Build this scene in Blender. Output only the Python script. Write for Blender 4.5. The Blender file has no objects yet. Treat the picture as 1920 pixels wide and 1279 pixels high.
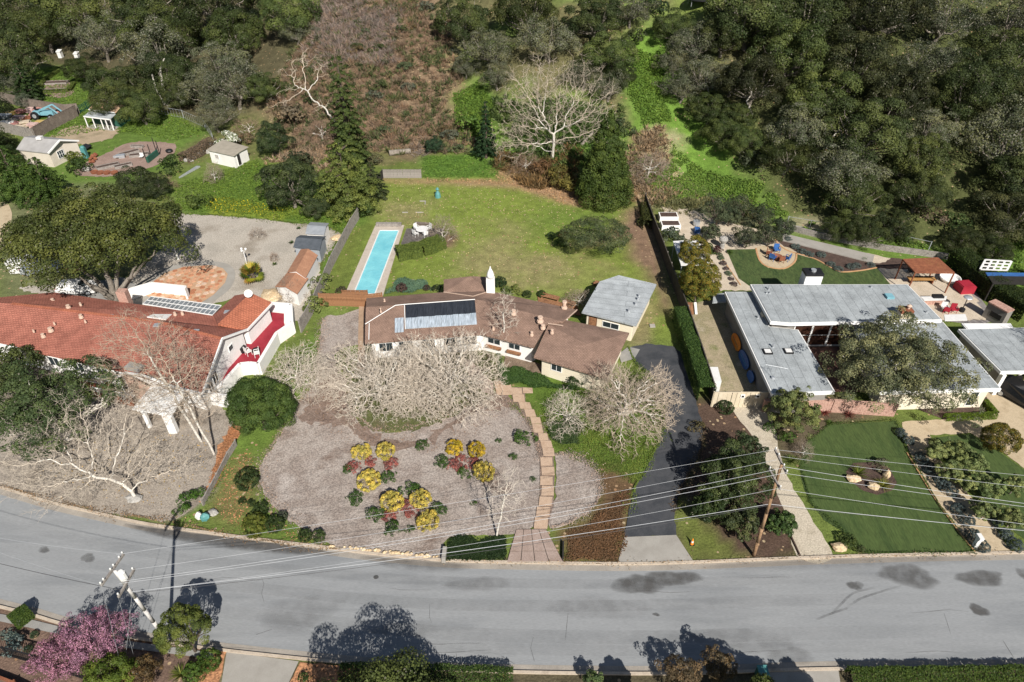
import bpy, math, random
import numpy as np
from mathutils import Vector, Matrix, kdtree
from mathutils.geometry import tessellate_polygon
R = math.radians
S = bpy.context.scene
COL = S.collection

# ------------------------------------------------------------------ camera, sky, sun, exposure
CAM_H = 46.0; PITCH = R(38.0); FPX = 1280.0          # metres above the street, tilt below horizontal, focal length in px of a 1920 frame
cd = bpy.data.cameras.new('camera'); cam = bpy.data.objects.new('camera', cd); COL.objects.link(cam)
cam.location = (0, 0, CAM_H); cam.rotation_euler = (math.pi/2 - PITCH, 0, 0)
cd.sensor_width = 36.0; cd.lens = 24.0; cd.clip_start = 0.5; cd.clip_end = 3000
S.camera = cam
SUN_EL = R(40.0); SUN_DIR = (0.33, -0.944)           # horizontal direction towards the sun
W = bpy.data.worlds.new("World"); S.world = W; W.use_nodes = True
nt = W.node_tree; bg = nt.nodes['Background']
sky = nt.nodes.new('ShaderNodeTexSky'); sky.sky_type = 'NISHITA'; sky.sun_disc = False
sky.sun_elevation = SUN_EL; sky.sun_rotation = math.atan2(SUN_DIR[0], SUN_DIR[1])
nt.links.new(sky.outputs[0], bg.inputs[0]); bg.inputs[1].default_value = 0.05
sl = bpy.data.lights.new('sun', 'SUN'); sl.energy = 4.9; sl.angle = R(0.53); sl.color = (1.0, 0.955, 0.89)
so = bpy.data.objects.new('sun', sl); COL.objects.link(so)
sv = Vector((SUN_DIR[0]*math.cos(SUN_EL), SUN_DIR[1]*math.cos(SUN_EL), math.sin(SUN_EL)))
so.rotation_euler = sv.to_track_quat('Z', 'Y').to_euler(); so.location = (20, -40, 80)
S.view_settings.view_transform = 'Standard'; S.view_settings.look = 'None'
S.view_settings.exposure = 0.45; S.view_settings.gamma = 1.0
S.render.engine = 'CYCLES'

# ------------------------------------------------------------------ picture point -> place
def ray(px, py):
    u = (px-960.0)/FPX; v = (py-639.5)/FPX
    c, s = math.cos(PITCH), math.sin(PITCH)
    return np.array([u, c - v*s, -s - v*c])
def F(px, py, h=0.0):                                  # point at height h above the level gardens
    d = ray(px, py); t = (h-CAM_H)/d[2]
    return Vector((d[0]*t, d[1]*t, h))
FOOT = [(-300,95),(60,95),(130,105),(230,175),(330,215),(420,235),(520,262),(600,285),(720,292),(850,286),(940,318),(1080,368),(1200,380),
        (1330,372),(1450,420),(1600,440),(1750,470),(1920,470),(2300,470)]
_fp = [F(*p) for p in FOOT]
FX = np.array([p.x for p in _fp]); FY = np.array([p.y for p in _fp])
_o = np.argsort(FX); FX = FX[_o]; FY = FY[_o]
def T(x, y):                                           # terrain height (arrays or numbers)
    x = np.asarray(x, float); y = np.asarray(y, float)
    yf = np.interp(x, FX, FY)
    d = np.maximum(0, y-yf)
    s = np.interp(x, [-140,-70,-35,0,60,120], [.25,.32,.45,.47,.45,.40])
    z = s*d*d/(d+5.0)
    z = np.where(z > 30, 30+(z-30)*.5, z)
    b = .7*np.sin(x*.21+1.3)*np.sin(y*.17+.4) + .4*np.sin(x*.47+y*.31)
    return z + b*np.minimum(1, d/18.0)
def G(px, py, h=0.0):                                  # point h above the terrain, along the line of sight
    d = ray(px, py)
    def g(t): return CAM_H + d[2]*t - (float(T(d[0]*t, d[1]*t)) + h)
    t = 20.0; st = 4.0
    while g(t) > 0 and t < 900: t += st
    a, b = t-st, t
    for _ in range(24):
        m = (a+b)/2
        if g(m) > 0: a = m
        else: b = m
    return Vector((d[0]*b, d[1]*b, CAM_H+d[2]*b))
def depth(p): return p.y*math.cos(PITCH) + (CAM_H-p.z)*math.sin(PITCH)
def mpp(p): return depth(p)/FPX                        # metres per picture px at p
def top_h(base, py):                                   # height of a vertical line at base whose top shows at row py
    v = (py-639.5)/FPX; a = PITCH + math.atan(v)
    return CAM_H - base.y*math.tan(a) - base.z

# ------------------------------------------------------------------ objects
def tag(o, label=None, cat=None, group=None, kind=None):
    if label: o['label'] = label
    if cat: o['category'] = cat
    if group: o['group'] = group
    if kind: o['kind'] = kind
    return o
def thing(name, label, cat, loc=(0,0,0), group=None, rz=0.0):
    o = bpy.data.objects.new(name, None); COL.objects.link(o); o.location = loc; o.rotation_euler = (0,0,rz)
    o.empty_display_size = .3
    return tag(o, label, cat, group)
def origin(o):
    v = Vector((0,0,0))
    while o is not None: v += o.location; o = o.parent
    return v
def link(name, me, parent=None, loc=None):
    o = bpy.data.objects.new(name, me); COL.objects.link(o)
    if parent is not None: o.parent = parent
    if loc is not None: o.location = loc
    return o
def copy_tree(o, parent=None, loc=None, rz=None, label=None, group=None, scale=None):
    c = o.copy(); COL.objects.link(c); c.parent = parent
    if loc is not None: c.location = loc
    if rz is not None: c.rotation_euler = (0,0,rz)
    if scale is not None: c.scale = scale
    if label: c['label'] = label
    if group: c['group'] = group
    for ch in list(o.children): copy_tree(ch, c)
    return c
class MB:
    def __init__(s): s.v = []; s.f = []; s.m = []
    def add(s, vs, fs, m=0):
        n = len(s.v); s.v.extend([tuple(p) for p in vs]); s.f.extend([tuple(i+n for i in f) for f in fs]); s.m.extend([m]*len(fs)); return s
    def box(s, c, d, rz=0.0, m=0, tilt=None):
        hx, hy, hz = d[0]/2, d[1]/2, d[2]/2
        M_ = Matrix.Rotation(rz, 3, 'Z')
        if tilt is not None: M_ = M_ @ tilt
        vs = [Vector(c) + M_ @ Vector((x*hx, y*hy, z*hz)) for z in (-1,1) for x,y in ((-1,-1),(1,-1),(1,1),(-1,1))]
        return s.add(vs, [(3,2,1,0),(4,5,6,7),(0,1,5,4),(1,2,6,5),(2,3,7,6),(3,0,4,7)], m)
    def bar(s, a, b, w, h, m=0):                        # box from point a to b
        a = Vector(a); b = Vector(b); d = b-a; L = d.length
        if L < 1e-6: return s
        z = d/L; up = Vector((0,0,1)) if abs(z.z) < .95 else Vector((0,1,0))
        x = z.cross(up).normalized(); y = x.cross(z)
        vs = [p + x*(sx*w/2) + y*(sy*h/2) for p in (a,b) for sx,sy in ((-1,-1),(1,-1),(1,1),(-1,1))]
        return s.add(vs, [(0,1,2,3),(7,6,5,4),(4,5,1,0),(5,6,2,1),(6,7,3,2),(7,4,0,3)], m)
    def tube(s, a, b, r0, r1=None, n=6, m=0, cap=True):
        r1 = r0 if r1 is None else r1
        a = Vector(a); b = Vector(b); z = (b-a)
        if z.length < 1e-6: return s
        z.normalize(); up = Vector((0,0,1)) if abs(z.z) < .95 else Vector((0,1,0))
        x = z.cross(up).normalized(); y = z.cross(x)
        vs = [p + x*(r*math.cos(2*math.pi*i/n)) + y*(r*math.sin(2*math.pi*i/n)) for p, r in ((a,r0),(b,r1)) for i in range(n)]
        fs = [(i, (i+1)%n, n+(i+1)%n, n+i) for i in range(n)]
        if cap: fs += [tuple(range(n-1,-1,-1)), tuple(range(n,2*n))]
        return s.add(vs, fs, m)
    def prism(s, pts, z0, z1, m=0):                     # pts: 2D outline
        n = len(pts); pts = [(p[0],p[1]) for p in pts]
        ar = sum(pts[i][0]*pts[(i+1)%n][1]-pts[(i+1)%n][0]*pts[i][1] for i in range(n))
        if ar < 0: pts = pts[::-1]
        vs = [(x,y,z0) for x,y in pts] + [(x,y,z1) for x,y in pts]
        fs = [(i,(i+1)%n,n+(i+1)%n,n+i) for i in range(n)]
        tri = tessellate_polygon([[Vector((x,y,0)) for x,y in pts]])
        for t in tri:
            a,b,c = t
            if (pts[b][0]-pts[a][0])*(pts[c][1]-pts[a][1])-(pts[b][1]-pts[a][1])*(pts[c][0]-pts[a][0]) < 0: a,b,c = a,c,b
            fs.append((n+a,n+b,n+c)); fs.append((c,b,a))
        return s.add(vs, fs, m)
    def slab(s, pts, th, m=0):                          # 3D outline with thickness downwards
        n = len(pts); P_ = [Vector(p) for p in pts]
        ar = sum(P_[i].x*P_[(i+1)%n].y-P_[(i+1)%n].x*P_[i].y for i in range(n))
        if ar < 0: P_ = P_[::-1]
        vs = P_ + [p-Vector((0,0,th)) for p in P_]
        fs = []
        for a,b,c in tessellate_polygon([[Vector((p.x,p.y,0)) for p in P_]]):
            if (P_[b].x-P_[a].x)*(P_[c].y-P_[a].y)-(P_[b].y-P_[a].y)*(P_[c].x-P_[a].x) < 0: a,b,c = a,c,b
            fs.append((a,b,c)); fs.append((n+c,n+b,n+a))
        fs += [(n+i,n+(i+1)%n,(i+1)%n,i) for i in range(n)]
        return s.add(vs, fs, m)
    def lathe(s, c, prof, n=12, m=0):                   # prof: (r, z) from bottom to top
        c = Vector(c); vs = []; fs = []
        for r, z in prof:
            for i in range(n):
                a = 2*math.pi*i/n; vs.append(c+Vector((r*math.cos(a), r*math.sin(a), z)))
        for k in range(len(prof)-1):
            for i in range(n):
                fs.append((k*n+i, k*n+(i+1)%n, (k+1)*n+(i+1)%n, (k+1)*n+i))
        fs.append(tuple(range(n-1,-1,-1))); fs.append(tuple((len(prof)-1)*n+i for i in range(n)))
        return s.add(vs, fs, m)
    def blob(s, c, r, seed=0, n=7, sq=(1,1,1), amp=.25, m=0):   # rough stone
        rr = random.Random(seed); prof = [(-1,.15),(-.6,.75),(0,1),(.55,.8),(1,.2)]
        c = Vector(c); vs = []
        for z, q in prof:
            for i in range(n):
                a = 2*math.pi*i/n + rr.uniform(-.2,.2); k = 1+rr.uniform(-amp,amp)
                vs.append(c+Vector((r*q*k*math.cos(a)*sq[0], r*q*k*math.sin(a)*sq[1], r*z*sq[2]*(1+rr.uniform(-amp,amp)*.4))))
        fs = []
        for k in range(4):
            for i in range(n): fs.append((k*n+i, k*n+(i+1)%n, (k+1)*n+(i+1)%n, (k+1)*n+i))
        fs.append(tuple(range(n-1,-1,-1))); fs.append(tuple(4*n+i for i in range(n)))
        return s.add(vs, fs, m)
    def build(s, name, mats, parent=None, smooth=False, kind=None, label=None):
        if not isinstance(mats, (list,tuple)): mats = [mats]
        o0 = origin(parent)
        me = bpy.data.meshes.new(name)
        me.from_pydata([(x-o0.x, y-o0.y, z-o0.z) for x,y,z in s.v], [], s.f)
        for mt in mats: me.materials.append(mt)
        if len(mats) > 1: me.polygons.foreach_set('material_index', s.m)
        if smooth: me.polygons.foreach_set('use_smooth', [True]*len(me.polygons))
        me.update()
        o = link(name, me, parent)
        if kind: o['kind'] = kind
        if label: o['label'] = label
        return o
def solo(mb, name, mats, label, cat, group=None, smooth=False, base=None):   # a thing that is one mesh, origin at its base
    xs = [p[0] for p in mb.v]; ys = [p[1] for p in mb.v]; zs = [p[2] for p in mb.v]
    b = Vector(base) if base is not None else Vector(((min(xs)+max(xs))/2, (min(ys)+max(ys))/2, min(zs)))
    mb.v = [(x-b.x, y-b.y, z-b.z) for x,y,z in mb.v]
    o = mb.build(name, mats, None, smooth); o.location = b
    return tag(o, label, cat, group)
def np_mesh(name, V, Fc, mats, attrs=None, k=4):        # V (n,3), Fc (m,k)
    me = bpy.data.meshes.new(name)
    me.vertices.add(len(V)); me.vertices.foreach_set('co', np.ascontiguousarray(V, np.float32).ravel())
    m = len(Fc); me.loops.add(m*k); me.polygons.add(m)
    me.loops.foreach_set('vertex_index', np.ascontiguousarray(Fc, np.int32).ravel())
    me.polygons.foreach_set('loop_start', np.arange(0, m*k, k, dtype=np.int32))
    try: me.polygons.foreach_set('loop_total', np.full(m, k, np.int32))
    except Exception: pass
    for mt in (mats if isinstance(mats,(list,tuple)) else [mats]): me.materials.append(mt)
    for nm, dom, ty, arr in (attrs or []):
        a = me.attributes.new(nm, ty, dom)
        a.data.foreach_set('color' if ty == 'FLOAT_COLOR' else 'value', np.ascontiguousarray(arr, np.float32).ravel())
    me.update(calc_edges=True); me.validate()
    return me

# ------------------------------------------------------------------ materials
def _ramp(N, stops):
    cr = N.new('ShaderNodeValToRGB'); el = cr.color_ramp.elements
    while len(el) < len(stops): el.new(.5)
    for e, (p, c) in zip(el, stops): e.position = p; e.color = (*c, 1)
    return cr
def mat(name, cols, scale=2.0, detail=4.0, rough=.85, fine=0.0, fscale=25.0, bump=0.0, bscale=None, metal=0.0, spec=.3, space='world', stretch=None, obj_tint=False, lo=.3, hi=.7, emit=None):
    m = bpy.data.materials.new(name); m.use_nodes = True; N = m.node_tree.nodes; L = m.node_tree.links
    b = N['Principled BSDF']; b.inputs['Roughness'].default_value = rough; b.inputs['Metallic'].default_value = metal
    b.inputs['Specular IOR Level'].default_value = spec
    if space == 'world': g = N.new('ShaderNodeNewGeometry'); vec = g.outputs['Position']
    else: g = N.new('ShaderNodeTexCoord'); vec = g.outputs['Object']
    if stretch:
        mp = N.new('ShaderNodeMapping'); mp.inputs['Scale'].default_value = stretch[:3]
        if len(stretch) > 3: mp.inputs['Rotation'].default_value = (0,0,stretch[3])
        L.new(vec, mp.inputs['Vector']); vec = mp.outputs[0]
    if len(cols) == 1: cols = [cols[0], tuple(c*.88 for c in cols[0])]
    n1 = N.new('ShaderNodeTexNoise'); n1.inputs['Scale'].default_value = scale; n1.inputs['Detail'].default_value = detail
    n1.inputs['Roughness'].default_value = .6
    L.new(vec, n1.inputs['Vector'])
    k = len(cols); cr = _ramp(N, [(lo+(hi-lo)*i/(k-1), c) for i, c in enumerate(cols)])
    L.new(n1.outputs[0], cr.inputs[0]); out = cr.outputs[0]
    if fine > 0:
        n2 = N.new('ShaderNodeTexNoise'); n2.inputs['Scale'].default_value = fscale; n2.inputs['Detail'].default_value = 2
        L.new(vec, n2.inputs['Vector'])
        mr = N.new('ShaderNodeMapRange'); mr.inputs[1].default_value = .3; mr.inputs[2].default_value = .7
        mr.inputs[3].default_value = 1-fine; mr.inputs[4].default_value = 1+fine
        L.new(n2.outputs[0], mr.inputs[0])
        mx = N.new('ShaderNodeMix'); mx.data_type = 'RGBA'; mx.blend_type = 'MULTIPLY'; mx.inputs[0].default_value = 1
        L.new(out, mx.inputs[6]); L.new(mr.outputs[0], mx.inputs[7]); out = mx.outputs[2]
    if obj_tint:
        oi = N.new('ShaderNodeObjectInfo'); mx = N.new('ShaderNodeMix'); mx.data_type = 'RGBA'; mx.blend_type = 'MULTIPLY'; mx.inputs[0].default_value = 1
        L.new(out, mx.inputs[6]); L.new(oi.outputs['Color'], mx.inputs[7]); out = mx.outputs[2]
    L.new(out, b.inputs['Base Color'])
    if bump > 0:
        n3 = N.new('ShaderNodeTexNoise'); n3.inputs['Scale'].default_value = bscale or fscale; n3.inputs['Detail'].default_value = 3
        L.new(vec, n3.inputs['Vector'])
        bp = N.new('ShaderNodeBump'); bp.inputs['Strength'].default_value = 1; bp.inputs['Distance'].default_value = bump
        L.new(n3.outputs[0], bp.inputs['Height']); L.new(bp.outputs[0], b.inputs['Normal'])
    m['out'] = 1
    return m
def leaf_mat(name, grey=0.0, grey_col=(.22,.20,.15), flower=None, flower_at=.7, trans=.22, lo=.55, hi=1.35, warm=.25):
    """colour = object colour, shifted leaf by leaf; the tint attribute runs 0..1 over clumps and leaves"""
    m = bpy.data.materials.new(name); m.use_nodes = True; N = m.node_tree.nodes; L = m.node_tree.links
    N.remove(N['Principled BSDF']); out = N['Material Output']
    oi = N.new('ShaderNodeObjectInfo'); at = N.new('ShaderNodeAttribute'); at.attribute_name = 'tint'
    mr = N.new('ShaderNodeMapRange'); mr.inputs[3].default_value = lo; mr.inputs[4].default_value = hi
    L.new(at.outputs['Fac'], mr.inputs[0])
    wm = _ramp(N, [(0, (1-warm*.5, 1, 1)), (.5, (1,1,1)), (1, (1+warm, 1+warm*.35, .9))])
    L.new(at.outputs['Fac'], wm.inputs[0])
    m1 = N.new('ShaderNodeMix'); m1.data_type='RGBA'; m1.blend_type='MULTIPLY'; m1.inputs[0].default_value=1
    L.new(oi.outputs['Color'], m1.inputs[6]); L.new(mr.outputs[0], m1.inputs[7])
    m2 = N.new('ShaderNodeMix'); m2.data_type='RGBA'; m2.blend_type='MULTIPLY'; m2.inputs[0].default_value=1
    L.new(m1.outputs[2], m2.inputs[6]); L.new(wm.outputs[0], m2.inputs[7])
    col = m2.outputs[2]
    ge = N.new('ShaderNodeNewGeometry')
    if grey > 0:
        cmp_ = N.new('ShaderNodeMath'); cmp_.operation = 'LESS_THAN'; cmp_.inputs[1].default_value = grey
        L.new(ge.outputs['Random Per Island'], cmp_.inputs[0])
        mg = N.new('ShaderNodeMix'); mg.data_type='RGBA'; L.new(cmp_.outputs[0], mg.inputs[0]); L.new(col, mg.inputs[6]); mg.inputs[7].default_value = (*grey_col,1); col = mg.outputs[2]
    if flower:
        cmp_ = N.new('ShaderNodeMath'); cmp_.operation = 'GREATER_THAN'; cmp_.inputs[1].default_value = flower_at
        L.new(ge.outputs['Random Per Island'], cmp_.inputs[0])
        mg = N.new('ShaderNodeMix'); mg.data_type='RGBA'; L.new(cmp_.outputs[0], mg.inputs[0]); L.new(col, mg.inputs[6]); mg.inputs[7].default_value = (*flower,1); col = mg.outputs[2]
    d = N.new('ShaderNodeBsdfPrincipled'); d.inputs['Roughness'].default_value = .55; d.inputs['Specular IOR Level'].default_value = .15
    t = N.new('ShaderNodeBsdfTranslucent'); ms = N.new('ShaderNodeMixShader'); ms.inputs[0].default_value = trans
    L.new(col, d.inputs['Base Color']); L.new(col, t.inputs[0]); L.new(d.outputs[0], ms.inputs[1]); L.new(t.outputs[0], ms.inputs[2]); L.new(ms.outputs[0], out.inputs[0])
    return m
# ------------------------------------------------------------------ colours (real base colours)
m_road = mat('asphalt_street', [(.205,.213,.218),(.255,.262,.265),(.228,.236,.24)], .35, 8, .9, .10, 14, .004, 30, stretch=(.22,1.6,1,-.03), lo=.36, hi=.64)
m_patch = mat('asphalt_oil_stain', [(.085,.087,.088),(.12,.12,.12)], .9, 5, .9, .08, 14)
m_drive = mat('asphalt_drive', [(.024,.028,.034),(.060,.062,.067),(.036,.040,.047)], .35, 8, .85, .15, 12, .006, 20)
m_conc = mat('concrete_pale', [(.27,.25,.22),(.34,.32,.285)], .8, 6, .9, .08, 18, .003, 30)
m_conc2 = mat('concrete_grey', [(.22,.215,.20),(.29,.28,.26)], 1.2, 6, .9, .1, 14, .004, 30)
m_kerb = mat('kerb_concrete', [(.33,.265,.20),(.47,.395,.31),(.40,.33,.255)], .7, 6, .9, .12, 9, .004, 20)
m_gutter = mat('gutter_concrete', [(.24,.215,.185),(.34,.305,.26)], .6, 6, .9, .1, 10)
m_gravel = mat('gravel_yard', [(.26,.225,.18),(.40,.36,.305),(.32,.29,.245)], .22, 8, .95, .28, 7, .03, 8)
m_gravel2 = mat('gravel_front', [(.17,.14,.11),(.30,.26,.215),(.24,.205,.17)], .35, 8, .95, .30, 7, .03, 8)
m_mulch = mat('woodchip_mulch', [(.17,.125,.10),(.33,.285,.25),(.25,.205,.175),(.37,.325,.29)], .22, 10, .95, .36, 8, .05, 9)
m_mulch_red = mat('woodchip_dark', [(.11,.075,.058),(.21,.155,.125),(.15,.105,.08)], .5, 9, .95, .36, 8, .05, 9)
m_bark = mat('bark_mulch', [(.055,.035,.028),(.10,.065,.05)], 1.5, 8, .95, .35, 9, .04, 9)
m_dg = mat('decomposed_granite', [(.36,.28,.18),(.46,.37,.25),(.41,.325,.215)], .8, 7, .95, .12, 12, .01, 14)
m_dgw = mat('pale_gravel_path', [(.37,.32,.24),(.47,.41,.32),(.42,.37,.285)], .9, 7, .95, .22, 9, .02, 9)
m_dgp = mat('sand_terrace', [(.42,.35,.26),(.54,.46,.36)], .8, 7, .95, .2, 9, .02, 9)
m_soil = mat('bare_soil', [(.11,.075,.05),(.19,.14,.10),(.15,.11,.075)], .8, 8, .95, .3, 8, .04, 8)
m_sand = mat('pale_dirt', [(.20,.17,.10),(.36,.28,.19),(.30,.24,.16)], .25, 8, .95, .15, 8, .02, 8)
m_turf = mat('clipped_turf', [(.030,.054,.014),(.060,.090,.024),(.040,.068,.017)], .5, 9, .9, .2, 5, .03, 12, stretch=(1.6,.3,1,.5))
m_turf2 = mat('back_turf', [(.030,.055,.015),(.062,.088,.026),(.038,.068,.018)], .5, 9, .9, .3, 4, .03, 12, stretch=(1.6,.6,1,.2))
m_slab = mat('sandstone_slab', [(.32,.215,.145),(.46,.335,.24),(.39,.27,.185)], 1.3, 6, .9, .15, 14, .01, 14)
m_pinkpave = mat('pink_aggregate', [(.27,.20,.165),(.35,.27,.23)], 1.3, 6, .9, .22, 14, .006, 14)
m_brickpave = mat('broken_brick', [(.30,.12,.06),(.50,.26,.15),(.42,.19,.10),(.58,.40,.28)], 1.6, 6, .9, .3, 5, .03, 5)
m_ivyred = mat('brown_groundcover', [(.07,.04,.02),(.13,.07,.035),(.06,.075,.02)], 1.4, 8, .95, .5, 9, .08, 8)

# ------------------------------------------------------------------ the ground: one sheet, coloured by what lies on it
def world_poly(pts, h=None):
    q = [(G(*p) if h is None else F(p[0],p[1],h)) for p in pts]
    return np.array([(p.x,p.y) for p in q])
def sdist(X, Y, poly):                                 # signed distance, positive inside
    n = len(poly); d2 = np.full(X.shape, 1e12); ins = np.zeros(X.shape, bool)
    for i in range(n):
        ax, ay = poly[i]; bx, by = poly[(i+1)%n]; dx, dy = bx-ax, by-ay
        t = np.clip(((X-ax)*dx+(Y-ay)*dy)/(dx*dx+dy*dy+1e-9), 0, 1)
        d2 = np.minimum(d2, (X-ax-t*dx)**2+(Y-ay-t*dy)**2)
        c = ((ay > Y) != (by > Y)) & (X < (bx-ax)*(Y-ay)/((by-ay) if abs(by-ay)>1e-9 else 1e-9)+ax)
        ins ^= c
    return np.where(ins, 1, -1)*np.sqrt(d2)
gx = np.concatenate([[-900,-600,-400,-280,-220], np.arange(-185,150.1,1.0), [170,200,260,400,600,900]])
gy = np.concatenate([[-60,-20,-5,4], np.arange(10,205.1,.9), [212,225,245,280,340,450,650,900]])
XX, YY = np.meshgrid(gx, gy); X = XX.ravel(); Y = YY.ravel(); Z = T(X, Y)
rng = np.random.default_rng(7)
def fbm(x, y, s, seed=0):
    v = 0; a = 1
    for k in range(4):
        r_ = np.random.default_rng(seed*17+k); q = r_.uniform(-1,1,(5,2))*s*(2**k)*2.2; ph = r_.uniform(0,6.3,5)
        v = v + a*sum(np.sin(x*q[i,0]+y*q[i,1]+ph[i]) for i in range(5))/5; a *= .6
    return v
NZ = fbm(X, Y, .12, 1); NZ2 = fbm(X, Y, .3, 2); NZ3 = fbm(X, Y, .7, 3)
GC = np.tile(np.array([.115,.15,.035]), (len(X),1)); LIT = np.full(len(X), .25)
def paint(col, mask, lit=None):
    global GC, LIT
    mask = np.clip(mask, 0, 1)[:,None]; GC = GC*(1-mask) + np.array(col)*mask
    if lit is not None: LIT = LIT*(1-mask[:,0]) + lit*mask[:,0]
def zone(pts, col, soft=1.0, wob=1.0, lit=None, amt=1.0):
    s = sdist(X, Y, world_poly(pts)) + wob*NZ2
    paint(col, amt*np.clip(s/soft+.5, 0, 1), lit)
hill = np.clip(Z/1.0, 0, 1)
BROWN = (.17,.12,.075); VIVID = (.115,.20,.032); LAWN = (.165,.21,.04); LITTER = (.34,.25,.16)
paint((.13,.12,.055), hill, .55)
paint(VIVID, hill*np.clip(NZ*1.6-.1,0,1)*.55, .3)
zone([(1180,60),(1250,80),(1500,420),(1900,480),(1920,560),(1500,440),(1240,390),(1190,250)], VIVID, 4, 3, .35)     # green slope, right
zone([(850,180),(920,140),(960,230),(1090,220),(1200,250),(1240,330),(1080,330),(930,290),(860,260)], VIVID, 4, 3, .35, .8)
zone([(1195,60),(1245,60),(1260,230),(1200,260),(1170,170)], VIVID, 3, 1, .2)
zone([(1850,420),(1925,400),(1925,560),(1840,500)], VIVID, 3, 1, .2)
zone([(575,-60),(780,-60),(860,60),(850,190),(860,270),(800,295),(560,290),(520,240),(480,160),(560,90)], BROWN, 5, 3, .8)   # brown brushy slope
zone([(1190,260),(1240,240),(1250,370),(1200,385)], (.22,.15,.09), 2, 1.5, .9)
zone([(1080,330),(1180,300),(1200,380),(1090,385)], (.17,.10,.05), 2, 1.5, .8)
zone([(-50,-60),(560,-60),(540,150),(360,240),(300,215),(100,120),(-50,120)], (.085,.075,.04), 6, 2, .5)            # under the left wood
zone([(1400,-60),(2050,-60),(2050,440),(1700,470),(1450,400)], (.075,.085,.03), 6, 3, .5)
zone([(1265,-10),(1370,-25),(1330,35),(1270,30)], (.16,.20,.05), 2, .5, .1)
flat = 1-hill
zone([(790,292),(900,286),(945,318),(935,335),(790,335)], (.11,.19,.035), 1.5, .6, .2)                               # greener patch behind the lawn
zone([(700,335),(940,330),(1100,360),(1190,385),(1215,480),(1240,560),(1270,640),(1150,620),(1000,560),(740,540),(650,540),(690,420),(705,360)], LAWN, 2, .8, .35)
for q in ([(860,430),(960,430),(1000,500),(940,545),(880,520)], [(1000,480),(1110,500),(1090,550),(950,545)], [(720,375),(790,380),(780,410),(710,400)]):
    zone(q, (.26,.21,.11), 6, 3.5, .9, .62)
for q in ([(1010,400),(1100,380),(1180,400),(1160,440),(1010,440)],): zone(q, (.105,.165,.03), 6, 2, .3, .6)
zone([(700,333),(800,336),(940,338),(1060,350),(1090,366),(960,352),(800,345),(700,342)], (.30,.19,.11), 1.5, .8, 1.0, .85)   # leaf litter rim
zone([(925,318),(960,322),(1090,365),(1150,388),(1080,388),(960,350)], (.33,.21,.12), 1.5, .8, 1.0)
zone([(1175,395),(1215,380),(1260,560),(1245,590),(1215,520),(1170,450),(1100,470),(1060,455),(1150,435)], (.20,.13,.085), 2.5, 1, .8)  # bare strip by the fence
zone([(1170,600),(1215,560),(1235,600),(1215,650),(1180,650)], (.21,.16,.10), 1.5, .6, .6, .7)
zone([(830,440),(860,440),(850,465),(825,465)], (.18,.11,.08), 1, .4, .8)
zone([(300,400),(320,345),(480,300),(560,340),(700,375),(690,420),(640,520),(600,560),(600,430)], (.10,.165,.028), 2, .8, .3)       # rough green, neighbour
zone([(650,430),(690,420),(640,545),(600,545)], (.13,.16,.035), 1.5, .5, .3)
zone([(400,370),(480,380),(540,395),(530,408),(400,403)], (.27,.29,.03), 1.5, 1.5, .9, .55)
zone([(310,370),(360,345),(370,365),(320,400)], (.19,.20,.10), 2, 1.5, .7, .6)
zone([(60,130),(150,120),(220,200),(330,215),(400,250),(400,300),(290,320),(240,360),(0,360),(80,290),(60,200)], (.105,.165,.032), 2, 1, .15)
zone([(330,280),(420,240),(500,250),(480,300),(340,330)], (.13,.13,.05), 2, 1, .7, .8)
zone([(330,315),(440,285),(480,300),(330,400),(290,400)], (.12,.17,.035), 2, 1, .3, .7)
zone([(0,340),(240,350),(330,400),(270,520),(0,560)], (.14,.15,.07), 3, 1, .5)
# front gardens
zone([(560,555),(690,570),(670,590),(600,600)], (.15,.20,.05), 1, .5, .5)
zone([(430,830),(480,790),(540,690),(610,590),(620,640),(560,760),(490,850),(490,910),(560,985),(620,1025),(330,975),(395,925)], (.105,.16,.03), 1, .5, .6)
zone([(430,860),(470,850),(485,910),(440,1000),(400,960)], (.17,.14,.06), 1.5, .8, .9, .7)
zone([(615,655),(675,645),(680,690),(630,700)], (.15,.19,.04), 1, .3, .2)
zone([(640,680),(950,640),(960,740),(820,800),(700,810),(640,760)], (.15,.15,.06), 1.5, 1, .8)                        # under the two big bare trees
zone([(1225,250),(1262,262),(1258,300),(1300,330),(1290,365),(1235,360),(1215,300)], (.33,.27,.18), 3, 3, 1.0, .75)
zone([(1480,400),(1560,425),(1640,440),(1600,455),(1500,435)], (.34,.29,.20), 2, 1.5, 1.0, .7)
zone([(930,670),(1100,720),(1250,790),(1250,840),(1190,910),(1110,880),(1040,850),(1020,790),(985,750)], (.095,.15,.025), 1, .5, .15)
zone([(1125,880),(1200,900),(1190,960),(1160,1058),(1050,1056),(1060,990),(1110,960)], (.12,.075,.04), 1, .8, .9)
zone([(1290,740),(1440,760),(1500,1045),(1262,1060),(1262,960),(1318,830)], (.085,.055,.04), .6, .3, .7)
zone([(1262,920),(1300,960),(1400,1045),(1290,1058),(1268,1003)], (.12,.14,.035), 1, .6, .7)
zone([(1440,740),(1560,735),(1680,780),(1560,800),(1500,870),(1460,850)], (.10,.08,.05), 1, .4, .6)
zone([(1200,372),(1330,368),(1460,430),(1300,420),(1235,395)], (.26,.22,.14), 1.5, .8, .8, .7)
zone([(-60,1120),(430,1205),(420,1400),(-60,1400)], (.15,.10,.075), .6, .2, .5)
zone([(540,1240),(2000,1240),(2000,1400),(500,1400)], (.09,.075,.045), .6, .2, .6)
zone([(-100,600),(430,800),(395,925),(330,975),(-100,900)], (.24,.205,.17), .6, .2, .5)
GC *= (1 + .10*NZ3 + .06*NZ)[:,None]
GC = np.clip(GC, .01, .8)
nx, ny = len(gx), len(gy)
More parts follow.
